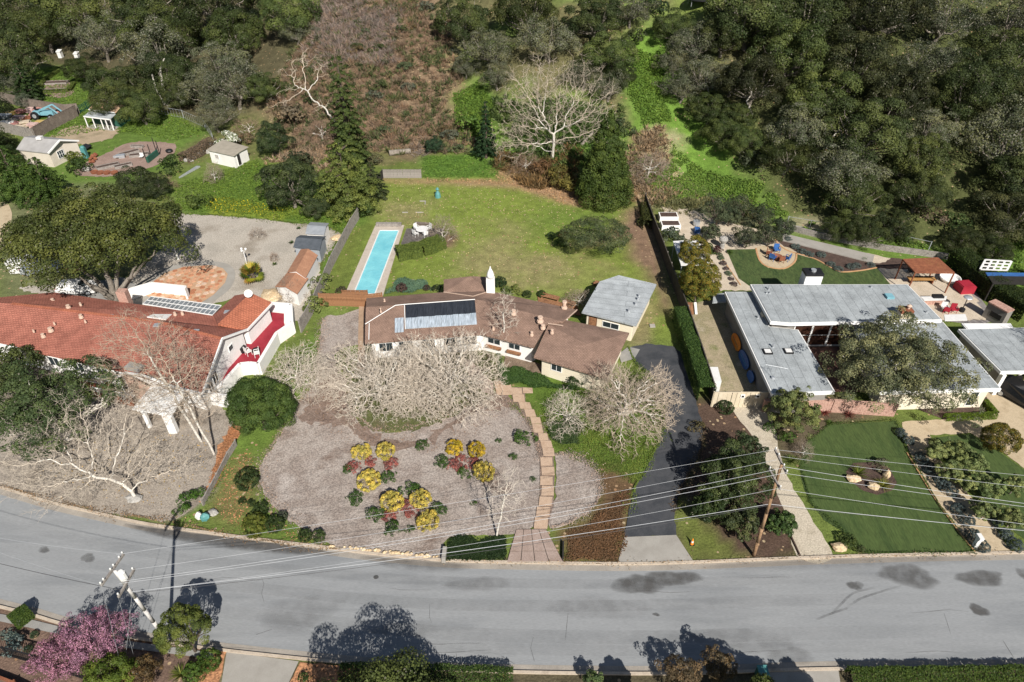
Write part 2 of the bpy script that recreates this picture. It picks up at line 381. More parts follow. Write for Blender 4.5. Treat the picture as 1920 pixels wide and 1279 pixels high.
ii = np.arange((nx-1)*(ny-1)); iy, ix = np.divmod(ii, nx-1); a0 = iy*nx+ix
quads = np.stack([a0, a0+1, a0+1+nx, a0+nx], 1)
def ground_mat():
    m = bpy.data.materials.new('ground_cover'); m.use_nodes = True; N = m.node_tree.nodes; L = m.node_tree.links
    b = N['Principled BSDF']; b.inputs['Roughness'].default_value = .95; b.inputs['Specular IOR Level'].default_value = .15
    g = N.new('ShaderNodeNewGeometry'); at = N.new('ShaderNodeAttribute'); at.attribute_name = 'cover'
    al = N.new('ShaderNodeAttribute'); al.attribute_name = 'litter'
    def noise(s, d=3):
        n = N.new('ShaderNodeTexNoise'); n.inputs['Scale'].default_value = s; n.inputs['Detail'].default_value = d; n.inputs['Roughness'].default_value = .65
        L.new(g.outputs['Position'], n.inputs['Vector']); return n.outputs[0]
    def rng_(src, a, b_, c, d):
        r = N.new('ShaderNodeMapRange'); r.inputs[1].default_value=a; r.inputs[2].default_value=b_; r.inputs[3].default_value=c; r.inputs[4].default_value=d
        L.new(src, r.inputs[0]); return r.outputs[0]
    def mul(c, f):
        x = N.new('ShaderNodeMix'); x.data_type='RGBA'; x.blend_type='MULTIPLY'; x.inputs[0].default_value=1; L.new(c, x.inputs[6]); L.new(f, x.inputs[7]); return x.outputs[2]
    c = mul(at.outputs['Color'], rng_(noise(.9, 6), .3, .7, .72, 1.3))
    c = mul(c, rng_(noise(6, 4), .3, .7, .65, 1.35))
    # fallen leaves: small pale flecks, more of them where the litter value is high
    v = N.new('ShaderNodeTexVoronoi'); v.inputs['Scale'].default_value = 1.7; L.new(g.outputs['Position'], v.inputs['Vector'])
    sep = N.new('ShaderNodeSeparateColor'); L.new(v.outputs['Color'], sep.inputs[0])
    lt = N.new('ShaderNodeMath'); lt.operation='LESS_THAN'; L.new(sep.outputs[0], lt.inputs[0]); 
    mm = N.new('ShaderNodeMath'); mm.operation='MULTIPLY'; mm.inputs[1].default_value=.75; L.new(al.outputs['Fac'], mm.inputs[0]); L.new(mm.outputs[0], lt.inputs[1])
    near = N.new('ShaderNodeMath'); near.operation='LESS_THAN'; near.inputs[1].default_value=.21; L.new(v.outputs['Distance'], near.inputs[0])
    an = N.new('ShaderNodeMath'); an.operation='MULTIPLY'; L.new(lt.outputs[0], an.inputs[0]); L.new(near.outputs[0], an.inputs[1])
    lc = N.new('ShaderNodeMix'); lc.data_type='RGBA'; lc.inputs[6].default_value=(.40,.32,.20,1); lc.inputs[7].default_value=(.30,.17,.09,1); L.new(sep.outputs[1], lc.inputs[0])
    mx = N.new('ShaderNodeMix'); mx.data_type='RGBA'; L.new(an.outputs[0], mx.inputs[0]); L.new(c, mx.inputs[6]); L.new(lc.outputs[2], mx.inputs[7])
    L.new(mx.outputs[2], b.inputs['Base Color'])
    bp = N.new('ShaderNodeBump'); bp.inputs['Distance'].default_value=.09; L.new(noise(5, 5), bp.inputs['Height']); L.new(bp.outputs[0], b.inputs['Normal'])
    return m
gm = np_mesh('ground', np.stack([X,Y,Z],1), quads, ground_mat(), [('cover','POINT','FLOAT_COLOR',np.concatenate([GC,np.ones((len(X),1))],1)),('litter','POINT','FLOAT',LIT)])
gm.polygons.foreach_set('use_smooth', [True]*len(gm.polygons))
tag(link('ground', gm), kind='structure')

# ------------------------------------------------------------------ level sheets laid on it
_lay = [0.0]
def dens(P_, smooth, step):
    n = len(P_); out = []
    for i in range(n):
        p0, p1, p2, p3 = P_[(i-1)%n], P_[i], P_[(i+1)%n], P_[(i+2)%n]
        k = max(1, int((p2-p1).length/step))
        for j in range(k):
            t = j/k
            if smooth: out.append(.5*((2*p1)+(p2-p0)*t+(2*p0-5*p1+4*p2-p3)*t*t+(3*p1-p0-3*p2+p3)*t**3))
            else: out.append(p1.lerp(p2, t))
    return out
def sheet(name, pts, m, smooth=False, jit=0.0, step=1.2, h=None, th=None, kind='structure', parent=None):
    _lay[0] = .004 if _lay[0] > .11 else _lay[0]+.004
    z = _lay[0]+.002 if h is None else h
    P_ = [F(x, y, z) for x, y in pts]
    rr = random.Random(len(pts)*7+int(abs(pts[0][0])))
    if smooth or jit: P_ = dens(P_, smooth, .45 if jit else step)
    if jit: P_ = [p+Vector((rr.gauss(0,jit), rr.gauss(0,jit), 0)) for p in P_]
    mb = MB()
    if th: mb.prism([(p.x,p.y) for p in P_], z-th, z)
    else:
        tri = tessellate_polygon([[Vector((p.x,p.y,0)) for p in P_]]); fs = []
        for a,b,c in tri:
            if (P_[b].x-P_[a].x)*(P_[c].y-P_[a].y)-(P_[b].y-P_[a].y)*(P_[c].x-P_[a].x) < 0: a,b,c = a,c,b
            fs.append((a,b,c))
        mb.add(P_, fs)
    o = mb.build(name, m, parent)
    if kind: o['kind'] = kind
    return o
KF = [(-500,760),(-250,845),(-100,888),(0,915),(100,945),(200,968),(280,985),(400,1002),(500,1015),(600,1027),(700,1040),(830,1052),(950,1056),(1160,1059),(1302,1056),(1500,1048),(1700,1042),(1920,1038),(2200,1034),(2600,1030)]
KN = [(-500,1010),(-250,1070),(-100,1110),(0,1137),(60,1152),(120,1170),(200,1187),(300,1203),(420,1219),(600,1238),(760,1251),(900,1258),(1100,1262),(1300,1262),(1500,1255),(1700,1252),(1920,1250),(2300,1248),(2700,1246)]
sheet('road', KF + KN[::-1], m_road, h=.003, step=1)
def line3(pts, z=0.0, smooth=True, step=.8):
    P_ = [F(x,y,z) for x,y in pts]; out = []
    for i in range(len(P_)-1):
        p0 = P_[max(0,i-1)]; p1 = P_[i]; p2 = P_[i+1]; p3 = P_[min(len(P_)-1,i+2)]
        k = max(1, int((p2-p1).length/step))
        for j in range(k):
            t = j/k
            out.append(.5*((2*p1)+(p2-p0)*t+(2*p0-5*p1+4*p2-p3)*t*t+(3*p1-p0-3*p2+p3)*t**3) if smooth else p1.lerp(p2,t))
    out.append(P_[-1]); return out
def offs(L_, d):
    out = []
    for i, p in enumerate(L_):
        t = (L_[min(i+1,len(L_)-1)]-L_[max(0,i-1)]).normalized(); out.append(p+Vector((-t.y,t.x,0))*d)
    return out
def strip(name, L_, d0, d1, z0, z1, m, parent=None, kind='structure', ch=None):
    A = offs(L_, d0); B = offs(L_, d1); mb = MB(); n = len(A)
    vs = [(p.x,p.y,z0) for p in A]+[(p.x,p.y,z1) for p in A]+[(p.x,p.y,z1) for p in B]+[(p.x,p.y,z0) for p in B]; fs = []
    for i in range(n-1):
        for q in range(3): fs.append((q*n+i, (q+1)*n+i, (q+1)*n+i+1, q*n+i+1))
    fs += [(0,3*n,2*n,n),(n-1,2*n-1,3*n-1,4*n-1)]
    if (d1-d0) < 0: fs = [f[::-1] for f in fs]
    mb.add(vs, fs); o = mb.build(name, m, parent)
    if kind and parent is None: o['kind'] = kind
    return o
LF = line3(KF); LN = line3(KN)
strip('gutter', LF, -.05, -.55, .001, .012, m_gutter); strip('gutter', LN, .05, .5, .001, .012, m_gutter)
strip('kerb', LF, -.05, .16, 0, .13, m_kerb); strip('kerb', LN, .05, -.14, 0, .13, m_kerb)
def stain(px, py, rx, ry, seed, dark=.085, amt=.6):
    c = F(px, py, .012+.0007*(seed%9)); rr = random.Random(seed); n = 28; V = [tuple(c)]; fd = [amt]; ph = [rr.uniform(0,6.28) for _ in range(4)]
    for f, a_ in ((.55,amt),(.8,amt*.7),(1.0,0)):
        for i in range(n):
            a = 6.283*i/n; k = f*(1+.16*math.sin(2*a+ph[0])+.10*math.sin(3*a+ph[1])+.05*math.sin(7*a+ph[2])); V.append((c.x+rx*mpp(c)*k*math.cos(a), c.y+ry*mpp(c)*1.25*k*math.sin(a), c.z)); fd.append(a_)
    fs = [(0,1+i,1+(i+1)%n,1+(i+1)%n) for i in range(n)]
    me = bpy.data.meshes.new('road_stain'); F_ = [(0,1+i,1+(i+1)%n) for i in range(n)]+[(1+q*n+i,1+(q+1)*n+i,1+(q+1)*n+(i+1)%n,1+q*n+(i+1)%n) for q in (0,1) for i in range(n)]
    me.from_pydata(V, [], F_); me.materials.append(m_stain); a = me.attributes.new('fade','FLOAT','POINT'); a.data.foreach_set('value', fd); me.update(); tag(link('road_stain', me), kind='structure')
m_stain = bpy.data.materials.new('asphalt_stain'); m_stain.use_nodes = True; _N = m_stain.node_tree.nodes; _L = m_stain.node_tree.links
_b = _N['Principled BSDF']; _b.inputs['Base Color'].default_value = (.085,.082,.078,1); _b.inputs['Roughness'].default_value = .9
_a = _N.new('ShaderNodeAttribute'); _a.attribute_name = 'fade'; _t = _N.new('ShaderNodeBsdfTransparent'); _m = _N.new('ShaderNodeMixShader'); _n = _N.new('ShaderNodeTexNoise'); _n.inputs['Scale'].default_value = 1.2; _n.inputs['Detail'].default_value = 6
_g = _N.new('ShaderNodeNewGeometry'); _L.new(_g.outputs['Position'], _n.inputs['Vector']); _r = _N.new('ShaderNodeMapRange'); _r.inputs[1].default_value=.35; _r.inputs[2].default_value=.62; _r.inputs[3].default_value=.45; _L.new(_n.outputs[0], _r.inputs[0])
_x = _N.new('ShaderNodeMath'); _x.operation='MULTIPLY'; _L.new(_r.outputs[0], _x.inputs[0]); _L.new(_a.outputs['Fac'], _x.inputs[1]); _L.new(_x.outputs[0], _m.inputs[0]); _L.new(_t.outputs[0], _m.inputs[1]); _L.new(_b.outputs[0], _m.inputs[2]); _L.new(_m.outputs[0], _N['Material Output'].inputs[0])
for i_, (px, py, rx, ry, am) in enumerate([(1195,1096,44,20,.7),(1262,1084,50,15,.75),(1703,1080,60,20,.55),(1838,1084,56,13,.65),(1925,1078,16,14,.5),(1604,1098,15,9,.7),(1836,1144,17,11,.85),(82,1031,12,6,.5),(165,1046,14,9,.45),(1230,1152,7,3,.8),(1485,1230,40,16,.25),(900,1095,60,14,.2),(560,1150,80,30,.15),(1120,1140,90,22,.13),(1390,1200,120,20,.12),(760,1180,60,16,.12)]): stain(px, py, rx, ry, i_+3, amt=am)
def skid(pts, w=.16, amt=.35):
    L_ = line3(pts, .014, True, .5); A = offs(L_, -w/2); B = offs(L_, w/2); n = len(L_); me = bpy.data.meshes.new('tyre_mark'); me.from_pydata([(p.x,p.y,.0135) for p in A]+[(p.x,p.y,.0135) for p in B], [], [(i,i+1,n+i+1,n+i) for i in range(n-1)]); me.materials.append(m_stain)
    a = me.attributes.new('fade','FLOAT','POINT'); a.data.foreach_set('value', [amt*math.sin(math.pi*min(1,(i+.5)/n)) for i in range(n)]*2); me.update(); tag(link('tyre_mark', me), kind='structure')
skid([(1560,1150),(1580,1130),(1600,1112),(1640,1102)]); skid([(1585,1142),(1610,1124),(1650,1110),(1690,1098)]); skid([(1530,1162),(1560,1150),(1590,1140)])
_r2 = random.Random(21)
for _k in range(16):
    _x, _y = _r2.uniform(60,1880), _r2.uniform(1080,1225); _d = _r2.choice((0,1)); _p = [(_x,_y)]
    for _j in range(3): _p.append((_p[-1][0]+(_r2.uniform(-6,6) if _d else _r2.uniform(15,50)), _p[-1][1]+(_r2.uniform(8,22) if _d else _r2.uniform(-4,4))))
    skid(_p, .03, .75)
for pts in ([(1000,1195),(995,1215),(1002,1240)],[(840,1228),(842,1250)],[(1770,1150),(1780,1180),(1783,1190)],[(1880,1200),(1905,1240)],[(1065,1150),(1060,1200)],[(940,1230),(965,1245)],[(480,1190),(510,1180)]): skid(pts, .035, .8)
GL_ = offs(LF, -.3)
def gutter_stain(x0, x1, w, amt):
    L_ = [p for p in GL_ if F(x0,900).x*0+ (p.x/ (p.y*math.cos(PITCH)+CAM_H*math.sin(PITCH)))*FPX+960 > x0 and (p.x/(p.y*math.cos(PITCH)+CAM_H*math.sin(PITCH)))*FPX+960 < x1]
    rr = random.Random(int(x0)); n = len(L_); V = []; fd = []
    for k, (o_, f) in enumerate(((.22,.2),(.05,1),(-.35,.8),(-.9,0))):
        for i, p in enumerate(offs(L_, 0)):
            q = offs(L_[max(0,i-1):i+2], 0)[0]; t = (L_[min(i+1,n-1)]-L_[max(0,i-1)]).normalized(); e = math.sin(math.pi*(i+.5)/n)
            V.append((p.x-t.y*(o_*(1+.4*math.sin(i*.9))*(.3+.7*e)+0), p.y+t.x*(o_*(.3+.7*e)), .016+.0005*k)); fd.append(amt*f*min(1,e*1.6)*rr.uniform(.75,1))
    me = bpy.data.meshes.new('gutter_stain'); me.from_pydata(V, [], [(k*n+i,(k+1)*n+i,(k+1)*n+i+1,k*n+i+1) for k in range(3) for i in range(n-1)]); me.materials.append(m_stain); a = me.attributes.new('fade','FLOAT','POINT'); a.data.foreach_set('value', fd); me.update(); tag(link('gutter_stain', me), kind='structure')
gutter_stain(225, 640, 1, 1.5); gutter_stain(660, 900, 1, .5); gutter_stain(1300, 1900, 1, .3)
for k_, (pts, w_, am_) in enumerate([([(-100,1010),(100,1040),(300,1082),(500,1105),(700,1125),(900,1135),(1200,1135),(1500,1125),(1900,1120)],.9,.10),([(-100,960),(100,1000),(300,1040),(500,1063),(700,1082),(900,1092),(1200,1095),(1500,1085),(1900,1078)],.8,.08),([(100,1090),(300,1130),(500,1155),(700,1175),(900,1190),(1200,1195),(1500,1188),(1900,1180)],1.0,.09),([(300,1160),(500,1183),(700,1203),(900,1215),(1200,1220),(1500,1214),(1900,1208)],.8,.07)]): skid(pts, w_, am_)
skid([(470,1225),(480,1250),(476,1279)], .05, .7); skid([(440,1250),(500,1262),(540,1265)], .05, .6)
# manhole-like dark spots
for (x,y,r) in ((705,1082,5),):
    c = F(x,y,.03); mbx = MB(); k = r*mpp(c); mbx.prism([(c.x+k*math.cos(a*.628), c.y+k*.8*math.sin(a*.628)) for a in range(10)], .004, .032)
    mbx.build('manhole_cover', mat('cast_iron_%d'%x, [(.05,.05,.05),(.09,.09,.085)], 4, 3, .7))['kind'] = 'structure'

sheet('gravel_yard', [(318,400),(420,405),(500,412),(560,420),(622,428),(640,440),(600,500),(600,560),(560,600),(500,600),(440,560),(300,600),(100,560),(30,540),(250,520),(330,440)], m_gravel, False, .12)
sheet('gravel_yard', [(-200,560),(0,600),(100,560),(170,530),(230,520),(300,560),(60,640),(-200,700)], m_conc2, False, .1)
sheet('front_gravel', [(-300,700),(0,700),(200,720),(400,745),(440,790),(418,830),(396,905),(375,945),(322,978),(200,962),(100,940),(0,911),(-100,884),(-250,841)], m_gravel2, False, .08)
m_leafl = mat('orange_leaf_litter', [(.22,.10,.05),(.40,.20,.10),(.30,.14,.07)], 1.5, 8, .9, .5, 6, .06, 6)
sheet('leaf_litter', [(436,790),(452,800),(440,835),(400,905),(384,940),(374,945),(395,905),(412,835)], m_leafl, False, .15)
sheet('path', [(-60,380),(5,378),(20,392),(22,410),(12,440),(0,470),(-60,480)], m_dg, True)
sheet('dirt_patch', [(88,263),(120,243),(150,236),(215,238),(222,247),(200,262),(160,270),(115,272)], m_sand, True, .3)
m_plot = mat('plot_soil', [(.22,.15,.12),(.31,.22,.18)], .7, 7, .95, .2, 7)
sheet('garden_plot', [(138,322),(165,303),(205,285),(240,268),(290,266),(330,272),(322,290),(296,308),(270,318),(238,325),(200,331),(160,330)], m_plot, True, .12)
sheet('garden_plot', [(70,178),(95,150),(130,150),(140,172),(120,184)], m_plot, False, .2)
m_rim = m_conc
sheet('patio_border', [(262,556),(275,528),(300,508),(345,493),(400,490),(432,498),(441,515),(432,540),(405,562),(370,585),(300,580)], m_rim, True, step=.6)
sheet('front_mulch', [(606,598),(640,590),(686,580),(688,640),(640,655),(648,700),(660,770),(700,806),(760,808),(830,782),(880,752),(925,741),(952,742),(968,765),(998,805),(1012,860),(1012,930),(1003,985),(968,1000),(940,1003),(838,1010),(830,1049),(700,1037),(608,1018),(560,985),(520,958),(492,915),(487,875),(512,835),(556,765),(592,705),(598,650)], m_mulch, True, .07)
sheet('bare_mulch', [(640,690),(660,770),(700,812),(760,830),(850,790),(920,745),(955,742),(968,765),(900,765),(850,800),(780,838),(700,838),(650,800),(600,790),(560,790),(600,720),(625,700)], m_mulch_red, True, .3)
sheet('tree_ground', [(648,690),(690,648),(905,632),(945,690),(922,738),(866,768),(800,800),(725,808),(665,785)], mat('thin_grass', [(.085,.062,.042),(.085,.10,.032),(.13,.098,.066)], .6, 8, .95, .35, 7, .05, 7), True, .25)
sheet('grass_patch', [(626,668),(650,652),(678,648),(682,668),(668,690),(655,712),(634,700)], mat('patch_grass', [(.10,.15,.03),(.17,.19,.05)], .8, 8, .95, .3, 7, .05, 7), True, .12)
sheet('front_mulch', [(1040,854),(1068,852),(1098,864),(1120,888),(1128,915),(1118,945),(1092,970),(1060,984),(1032,990),(1030,965),(1042,930),(1042,880)], m_mulch, True, .06)
sheet('driveway', [(1178,652),(1212,644),(1262,650),(1276,660),(1284,690),(1306,752),(1318,800),(1316,840),(1296,880),(1275,925),(1264,960),(1268,1003),(1170,1007),(1178,960),(1190,915),(1215,870),(1240,820),(1246,770),(1225,710),(1190,680)], m_drive, False, .05)
sheet('driveway_apron', [(1170,1007),(1268,1003),(1302,1055),(1158,1058)], m_conc)
m_joint = mat('joint_dirt', [(.06,.05,.04),(.09,.075,.06)], 4)
# front walk of stone slabs: every slab a piece
wk = sheet('front_walk', [(968,992),(1024,992),(1056,1053),(950,1054)], m_joint)
def slabq(parent, c4, m, z=.06, inset=.04, name='paving_slab'):
    z += _lay[0]
    P_ = [F(x,y,z) for x,y in c4]; c = sum(P_, Vector())/len(P_)
    P_ = [p+(c-p).normalized()*inset for p in P_]; mb = MB(); mb.prism([(p.x,p.y) for p in P_], z-.055, z); return mb.build(name, m, parent)
def lerp2(a,b,t): return (a[0]+(b[0]-a[0])*t, a[1]+(b[1]-a[1])*t)
for i in range(4):
    ta, tb = i/4, (i+1)/4
    for j in range(3):
        l0 = lerp2((968,992),(950,1054),j/3); r0 = lerp2((1024,992),(1056,1053),j/3); l1 = lerp2((968,992),(950,1054),(j+1)/3); r1 = lerp2((1024,992),(1056,1053),(j+1)/3)
        slabq(wk, [lerp2(l0,r0,ta),lerp2(l0,r0,tb),lerp2(l1,r1,tb),lerp2(l1,r1,ta)], m_pinkpave)
sp = sheet('stepping_path', [(958,726),(984,726),(985,752),(1000,770),(1018,794),(1036,836),(1040,890),(1038,945),(1026,992),(1003,992),(1012,930),(1012,860),(998,810),(975,768),(960,745)], m_mulch_red)
for i, (x0,y0,x1,y1,sk) in enumerate([(925,713,957,740,6),(958,726,979,738,1),(979,726,999,737,1),(960,738,983,753,2),(971,753,994,766,4),(982,766,1002,781,4),(993,781,1013,794,3),(997,794,1016,811,3),(1008,811,1027,825,2),(1012,825,1034,839,3),(1016,839,1039,855,2),(1012,856,1036,873,1),(1014,874,1040,891,1),(1012,892,1037,909,0),(1015,910,1040,929,-1),(1011,930,1037,948,-2),(1006,949,1033,968,-2),(1002,969,1029,991,-2)]):
    slabq(sp, [(x0,y0),(x1,y0+1),(x1+sk,y1),(x0+sk,y1)], m_slab, z=.075+.004*(i%3), inset=.05)
sheet('path', [(868,672),(884,676),(912,708),(925,716),(925,741),(905,735),(880,705)], m_pinkpave)
sheet('path', [(673,572),(686,572),(684,700),(670,690)], mat('redwood_edging', [(.30,.20,.13),(.40,.28,.19)], 1.5, 6))
sheet('path', [(1160,664),(1178,650),(1200,655),(1190,672),(1165,680)], m_conc2)
sheet('bare_soil', [(950,655),(975,662),(1010,680),(1020,705),(980,700),(950,690)], m_soil, True, .1)
# right-hand property
sheet('side_yard', [(1284,568),(1362,560),(1442,738),(1335,740)], mat('trodden_dirt', [(.15,.16,.06),(.33,.27,.18),(.24,.21,.12),(.44,.37,.29)], .3, 9, .95, .25, 8, .03, 8), False, .05)
sheet('terrace', [(1238,385),(1262,388),(1300,395),(1345,412),(1400,425),(1455,435),(1500,447),(1640,478),(1700,490),(1790,512),(1830,560),(1850,600),(1700,600),(1420,545),(1350,545),(1300,478)], m_dgp, False, .1)
sheet('planting_bed', [(1455,446),(1500,452),(1637,492),(1680,484),(1790,508),(1770,512),(1660,503),(1600,511),(1570,509),(1540,494),(1500,474),(1470,462)], m_bark, True, .08)
sheet('lawn', [(1362,468),(1417,467),(1423,490),(1440,502),(1470,505),(1490,492),(1493,476),(1530,487),(1552,500),(1575,511),(1612,508),(1645,503),(1670,534),(1405,536),(1385,522)], m_turf2)
sheet('patio', [(1417,465),(1440,461),(1478,464),(1493,476),(1490,492),(1470,503),(1440,501),(1424,490)], m_dg, True, step=.4)
sheet('planting_bed', [(1330,478),(1345,478),(1362,500),(1385,535),(1365,540),(1345,505)], m_bark)
sheet('stone_patio', [(1722,556),(1800,540),(1830,548),(1870,600),(1835,610),(1760,600)], mat('flagstone', [(.17,.155,.15),(.26,.235,.22)], 1.4, 3, .9, .2, 4, .02, 4))
sheet('garden_path', [(1372,764),(1432,764),(1452,800),(1462,850),(1480,900),(1520,970),(1562,1045),(1497,1046),(1470,960),(1440,880),(1412,820)], m_dgw, True, .05)
sheet('lawn', [(1556,796),(1680,789),(1702,850),(1760,948),(1828,1037),(1624,1038),(1606,1024),(1585,1000),(1545,975),(1520,945),(1503,900),(1500,870),(1512,830)], m_turf, False, .03)
sheet('planting_bed', [(1586,885),(1600,868),(1640,866),(1668,878),(1682,905),(1672,920),(1645,928),(1618,920),(1596,903)], m_bark, True)
sheet('garden_path', [(1690,790),(1800,785),(1860,758),(1990,720),(2100,900),(1990,910),(1925,882),(1868,838),(1820,812),(1745,815),(1752,850),(1800,910),(1850,965),(1900,1039),(1832,1040),(1762,945),(1706,850)], m_dg, False, .05)
sheet('lawn', [(1738,822),(1820,814),(1866,842),(1925,884),(2000,930),(2050,1030),(1960,1036),(1905,1000),(1860,950),(1800,890),(1760,850)], m_turf)
sheet('driveway', [(1790,800),(1762,752),(1870,726),(2000,690),(2200,690),(2250,900),(2000,880)], m_dg)
sheet('courtyard', [(1495,618),(1600,610),(1652,735),(1566,735)], mat('courtyard_brick', [(.12,.06,.045),(.19,.10,.075)], 1.2, 5, .9, .2, 6))
sheet('planting_bed', [(1722,768),(1850,744),(1866,782),(1770,786)], m_bark)
# near side of the street
sheet('driveway', [(425,1222),(560,1240),(532,1300),(520,1340),(405,1340)], m_conc)
sheet('driveway', [(1438,1259),(1572,1256),(1585,1340),(1440,1340)], m_conc)
sheet('bark_chips', [(388,1216),(425,1222),(405,1300),(340,1320)], m_leafl, False, .05)
sheet('bark_chips', [(562,1242),(690,1252),(680,1300),(535,1300)], m_leafl, False, .05)
sheet('pavement', [(-60,1140),(60,1162),(200,1196),(400,1224),(400,1236),(200,1210),(60,1178),(-60,1152)], m_conc2)
# ------------------------------------------------------------------ plants
def leaves(P, Nn, size, rs, asp=1.0, tint=None, spread=.38):
    """one small diamond leaf (quad) per point; returns arrays for np_mesh"""
    n = len(P); nr = Nn + rs.normal(0, spread, (n,3)); nr /= np.linalg.norm(nr, axis=1)[:,None]+1e-9
    a = rs.normal(0,1,(n,3)); u = np.cross(nr, a); u /= np.linalg.norm(u, axis=1)[:,None]+1e-9; v = np.cross(nr, u)
    s = size*rs.uniform(.65,1.35,(n,1)); V = np.stack([P-u*s*.5*asp, P-v*s*.36+nr*s*.08, P+u*s*.5*asp, P+v*s*.36+nr*s*.08],1).reshape(-1,3)
    Fc = np.arange(4*n).reshape(n,4); t = rs.uniform(0,1,n) if tint is None else np.clip(tint,0,1)
    return V, Fc, np.repeat(t,4)
def crown_pts(rx, ry, rz, ncl, clr, n, rs, zmin=-.3, lump=.18, flat=.75, fill=.12, cone=0.0, inner=.55):
    """points on the outsides of many foliage clumps spread through an uneven crown"""
    d = rs.normal(0,1,(ncl*4,3)); d /= np.linalg.norm(d,axis=1)[:,None]; d = d[d[:,2] > zmin][:ncl]; ncl = len(d)
    ph = rs.uniform(0,6.28,6)
    lum = 1 + lump*(np.sin(3*np.arctan2(d[:,1],d[:,0])+ph[0])+.7*np.sin(5*np.arctan2(d[:,1],d[:,0])+ph[1]+3*d[:,2])+.6*np.sin(7*d[:,0]+4*d[:,2]+ph[2]))/1.6
    rad = rs.uniform(inner,1,(ncl,1))**.5*lum[:,None]
    C = d*rad*np.array([rx,ry,rz])
    if cone > 0:
        f = 1-cone*np.clip((C[:,2]/rz+1)/2,0,1); C[:,0] *= f; C[:,1] *= f
    cr = clr*rs.uniform(.6,1.35,ncl); w = cr**2; k = rs.choice(ncl, n, p=w/w.sum())
    q = rs.normal(0,1,(n,3)); q /= np.linalg.norm(q,axis=1)[:,None]
    q = q + .55*d[k] + np.array([0,0,.35]); q /= np.linalg.norm(q,axis=1)[:,None]
    P = C[k] + q*(cr[k]*rs.uniform(.78,1.06,n))[:,None]*np.array([1,1,flat])
    m = int(n*fill)                                     # some leaves deep inside
    e = rs.normal(0,1,(m,3)); e /= np.linalg.norm(e,axis=1)[:,None]; P[:m] = e*rs.uniform(.2,.75,(m,1))*np.array([rx,ry,rz])
    ct = rs.uniform(0,1,ncl)[k]*.7 + rs.uniform(0,1,n)*.3
    return P, q, ct, C
def limb_segs(segs, a, b, r0, r1, rs, nseg=4, wob=.12):
    a = np.array(a,float); b = np.array(b,float); L_ = np.linalg.norm(b-a); p = a; r = r0
    for i in range(1, nseg+1):
        t = i/nseg; q = a+(b-a)*t + (rs.normal(0,wob*L_/nseg,3) if i < nseg else 0); rr = r0+(r1-r0)*t
        segs.append((p, q, r, rr)); p = q; r = rr
def seg_arrays(segs, n=5):
    A = np.array([s[0] for s in segs]); B = np.array([s[1] for s in segs]); ra = np.array([s[2] for s in segs])[:,None]; rb = np.array([s[3] for s in segs])[:,None]
    z = B-A; L_ = np.linalg.norm(z,axis=1)[:,None]+1e-9; z = z/L_
    up = np.where(np.abs(z[:,2:3])<.9, np.array([[0,0,1.]]), np.array([[0,1.,0]])); x = np.cross(z,up); x /= np.linalg.norm(x,axis=1)[:,None]+1e-9; y = np.cross(z,x)
    m = len(segs); V = np.zeros((m,2*n,3)); B2 = B + z*rb*.4
    for i in range(n):
        c, s = math.cos(2*math.pi*i/n), math.sin(2*math.pi*i/n)
        V[:,i] = A+(x*c+y*s)*ra; V[:,n+i] = B2+(x*c+y*s)*rb
    Fc = []; base = (np.arange(m)*2*n)[:,None]
    for i in range(n): Fc.append(base+np.array([[i,(i+1)%n,n+(i+1)%n,n+i]]))
    return V.reshape(-1,3), np.concatenate(Fc,0)
def seg_mesh(name, segs, m, fine=.03):
    thick = [s for s in segs if s[2] > fine]; thin = [s for s in segs if s[2] <= fine]
    Vs = []; Fs = []; o = 0
    for g, n in ((thick,6),(thin,3)):
        if g:
            V, Fc = seg_arrays(g, n); Vs.append(V); Fs.append(Fc+o); o += len(V)
    me = np_mesh(name, np.concatenate(Vs), np.concatenate(Fs), m)
    me.polygons.foreach_set('use_smooth', [True]*len(me.polygons)); return me
m_trunk = mat('oak_bark', [(.15,.125,.10),(.27,.24,.20)], 1.5, 5, .95, .3, 8, .03, 8, space='obj')
m_trunkd = mat('dark_bark', [(.07,.055,.04),(.13,.10,.08)], 1.5, 5, .95, .3, 8, .03, 8, space='obj')
m_white = mat('pale_bark', [(.42,.38,.32),(.62,.58,.51),(.30,.26,.21)], 1.4, 5, .9, .25, 6, .01, 8, space='obj')
m_twig = mat('grey_twigs', [(.40,.36,.31),(.55,.50,.44)], 1.0, 4, .9, .2, 6, space='obj', obj_tint=True)
m_oak = leaf_mat('oak_leaves', grey=.02, grey_col=(.17,.16,.12), lo=.42, hi=1.5)
m_lich = leaf_mat('lichened_oak_leaves', grey=.2, grey_col=(.20,.195,.15), lo=.45, hi=1.4)
m_leaf = leaf_mat('leaves')
m_yellow = leaf_mat('golden_leaves', lo=.65, hi=1.25, warm=.1)
m_pink = leaf_mat('pink_blossom', grey=.32, grey_col=(.10,.06,.055), lo=.6, hi=1.4, warm=.05)
m_whfl = leaf_mat('white_flowering_leaves', flower=(.70,.70,.62), flower_at=.55)
m_yefl = leaf_mat('yellow_flowering_leaves', flower=(.62,.50,.03), flower_at=.6)
m_orfl = leaf_mat('golden_tipped_leaves', flower=(.22,.155,.025), flower_at=.62)
m_redfl = leaf_mat('red_leaves', grey=.1, grey_col=(.07,.10,.03), lo=.6, hi=1.4)

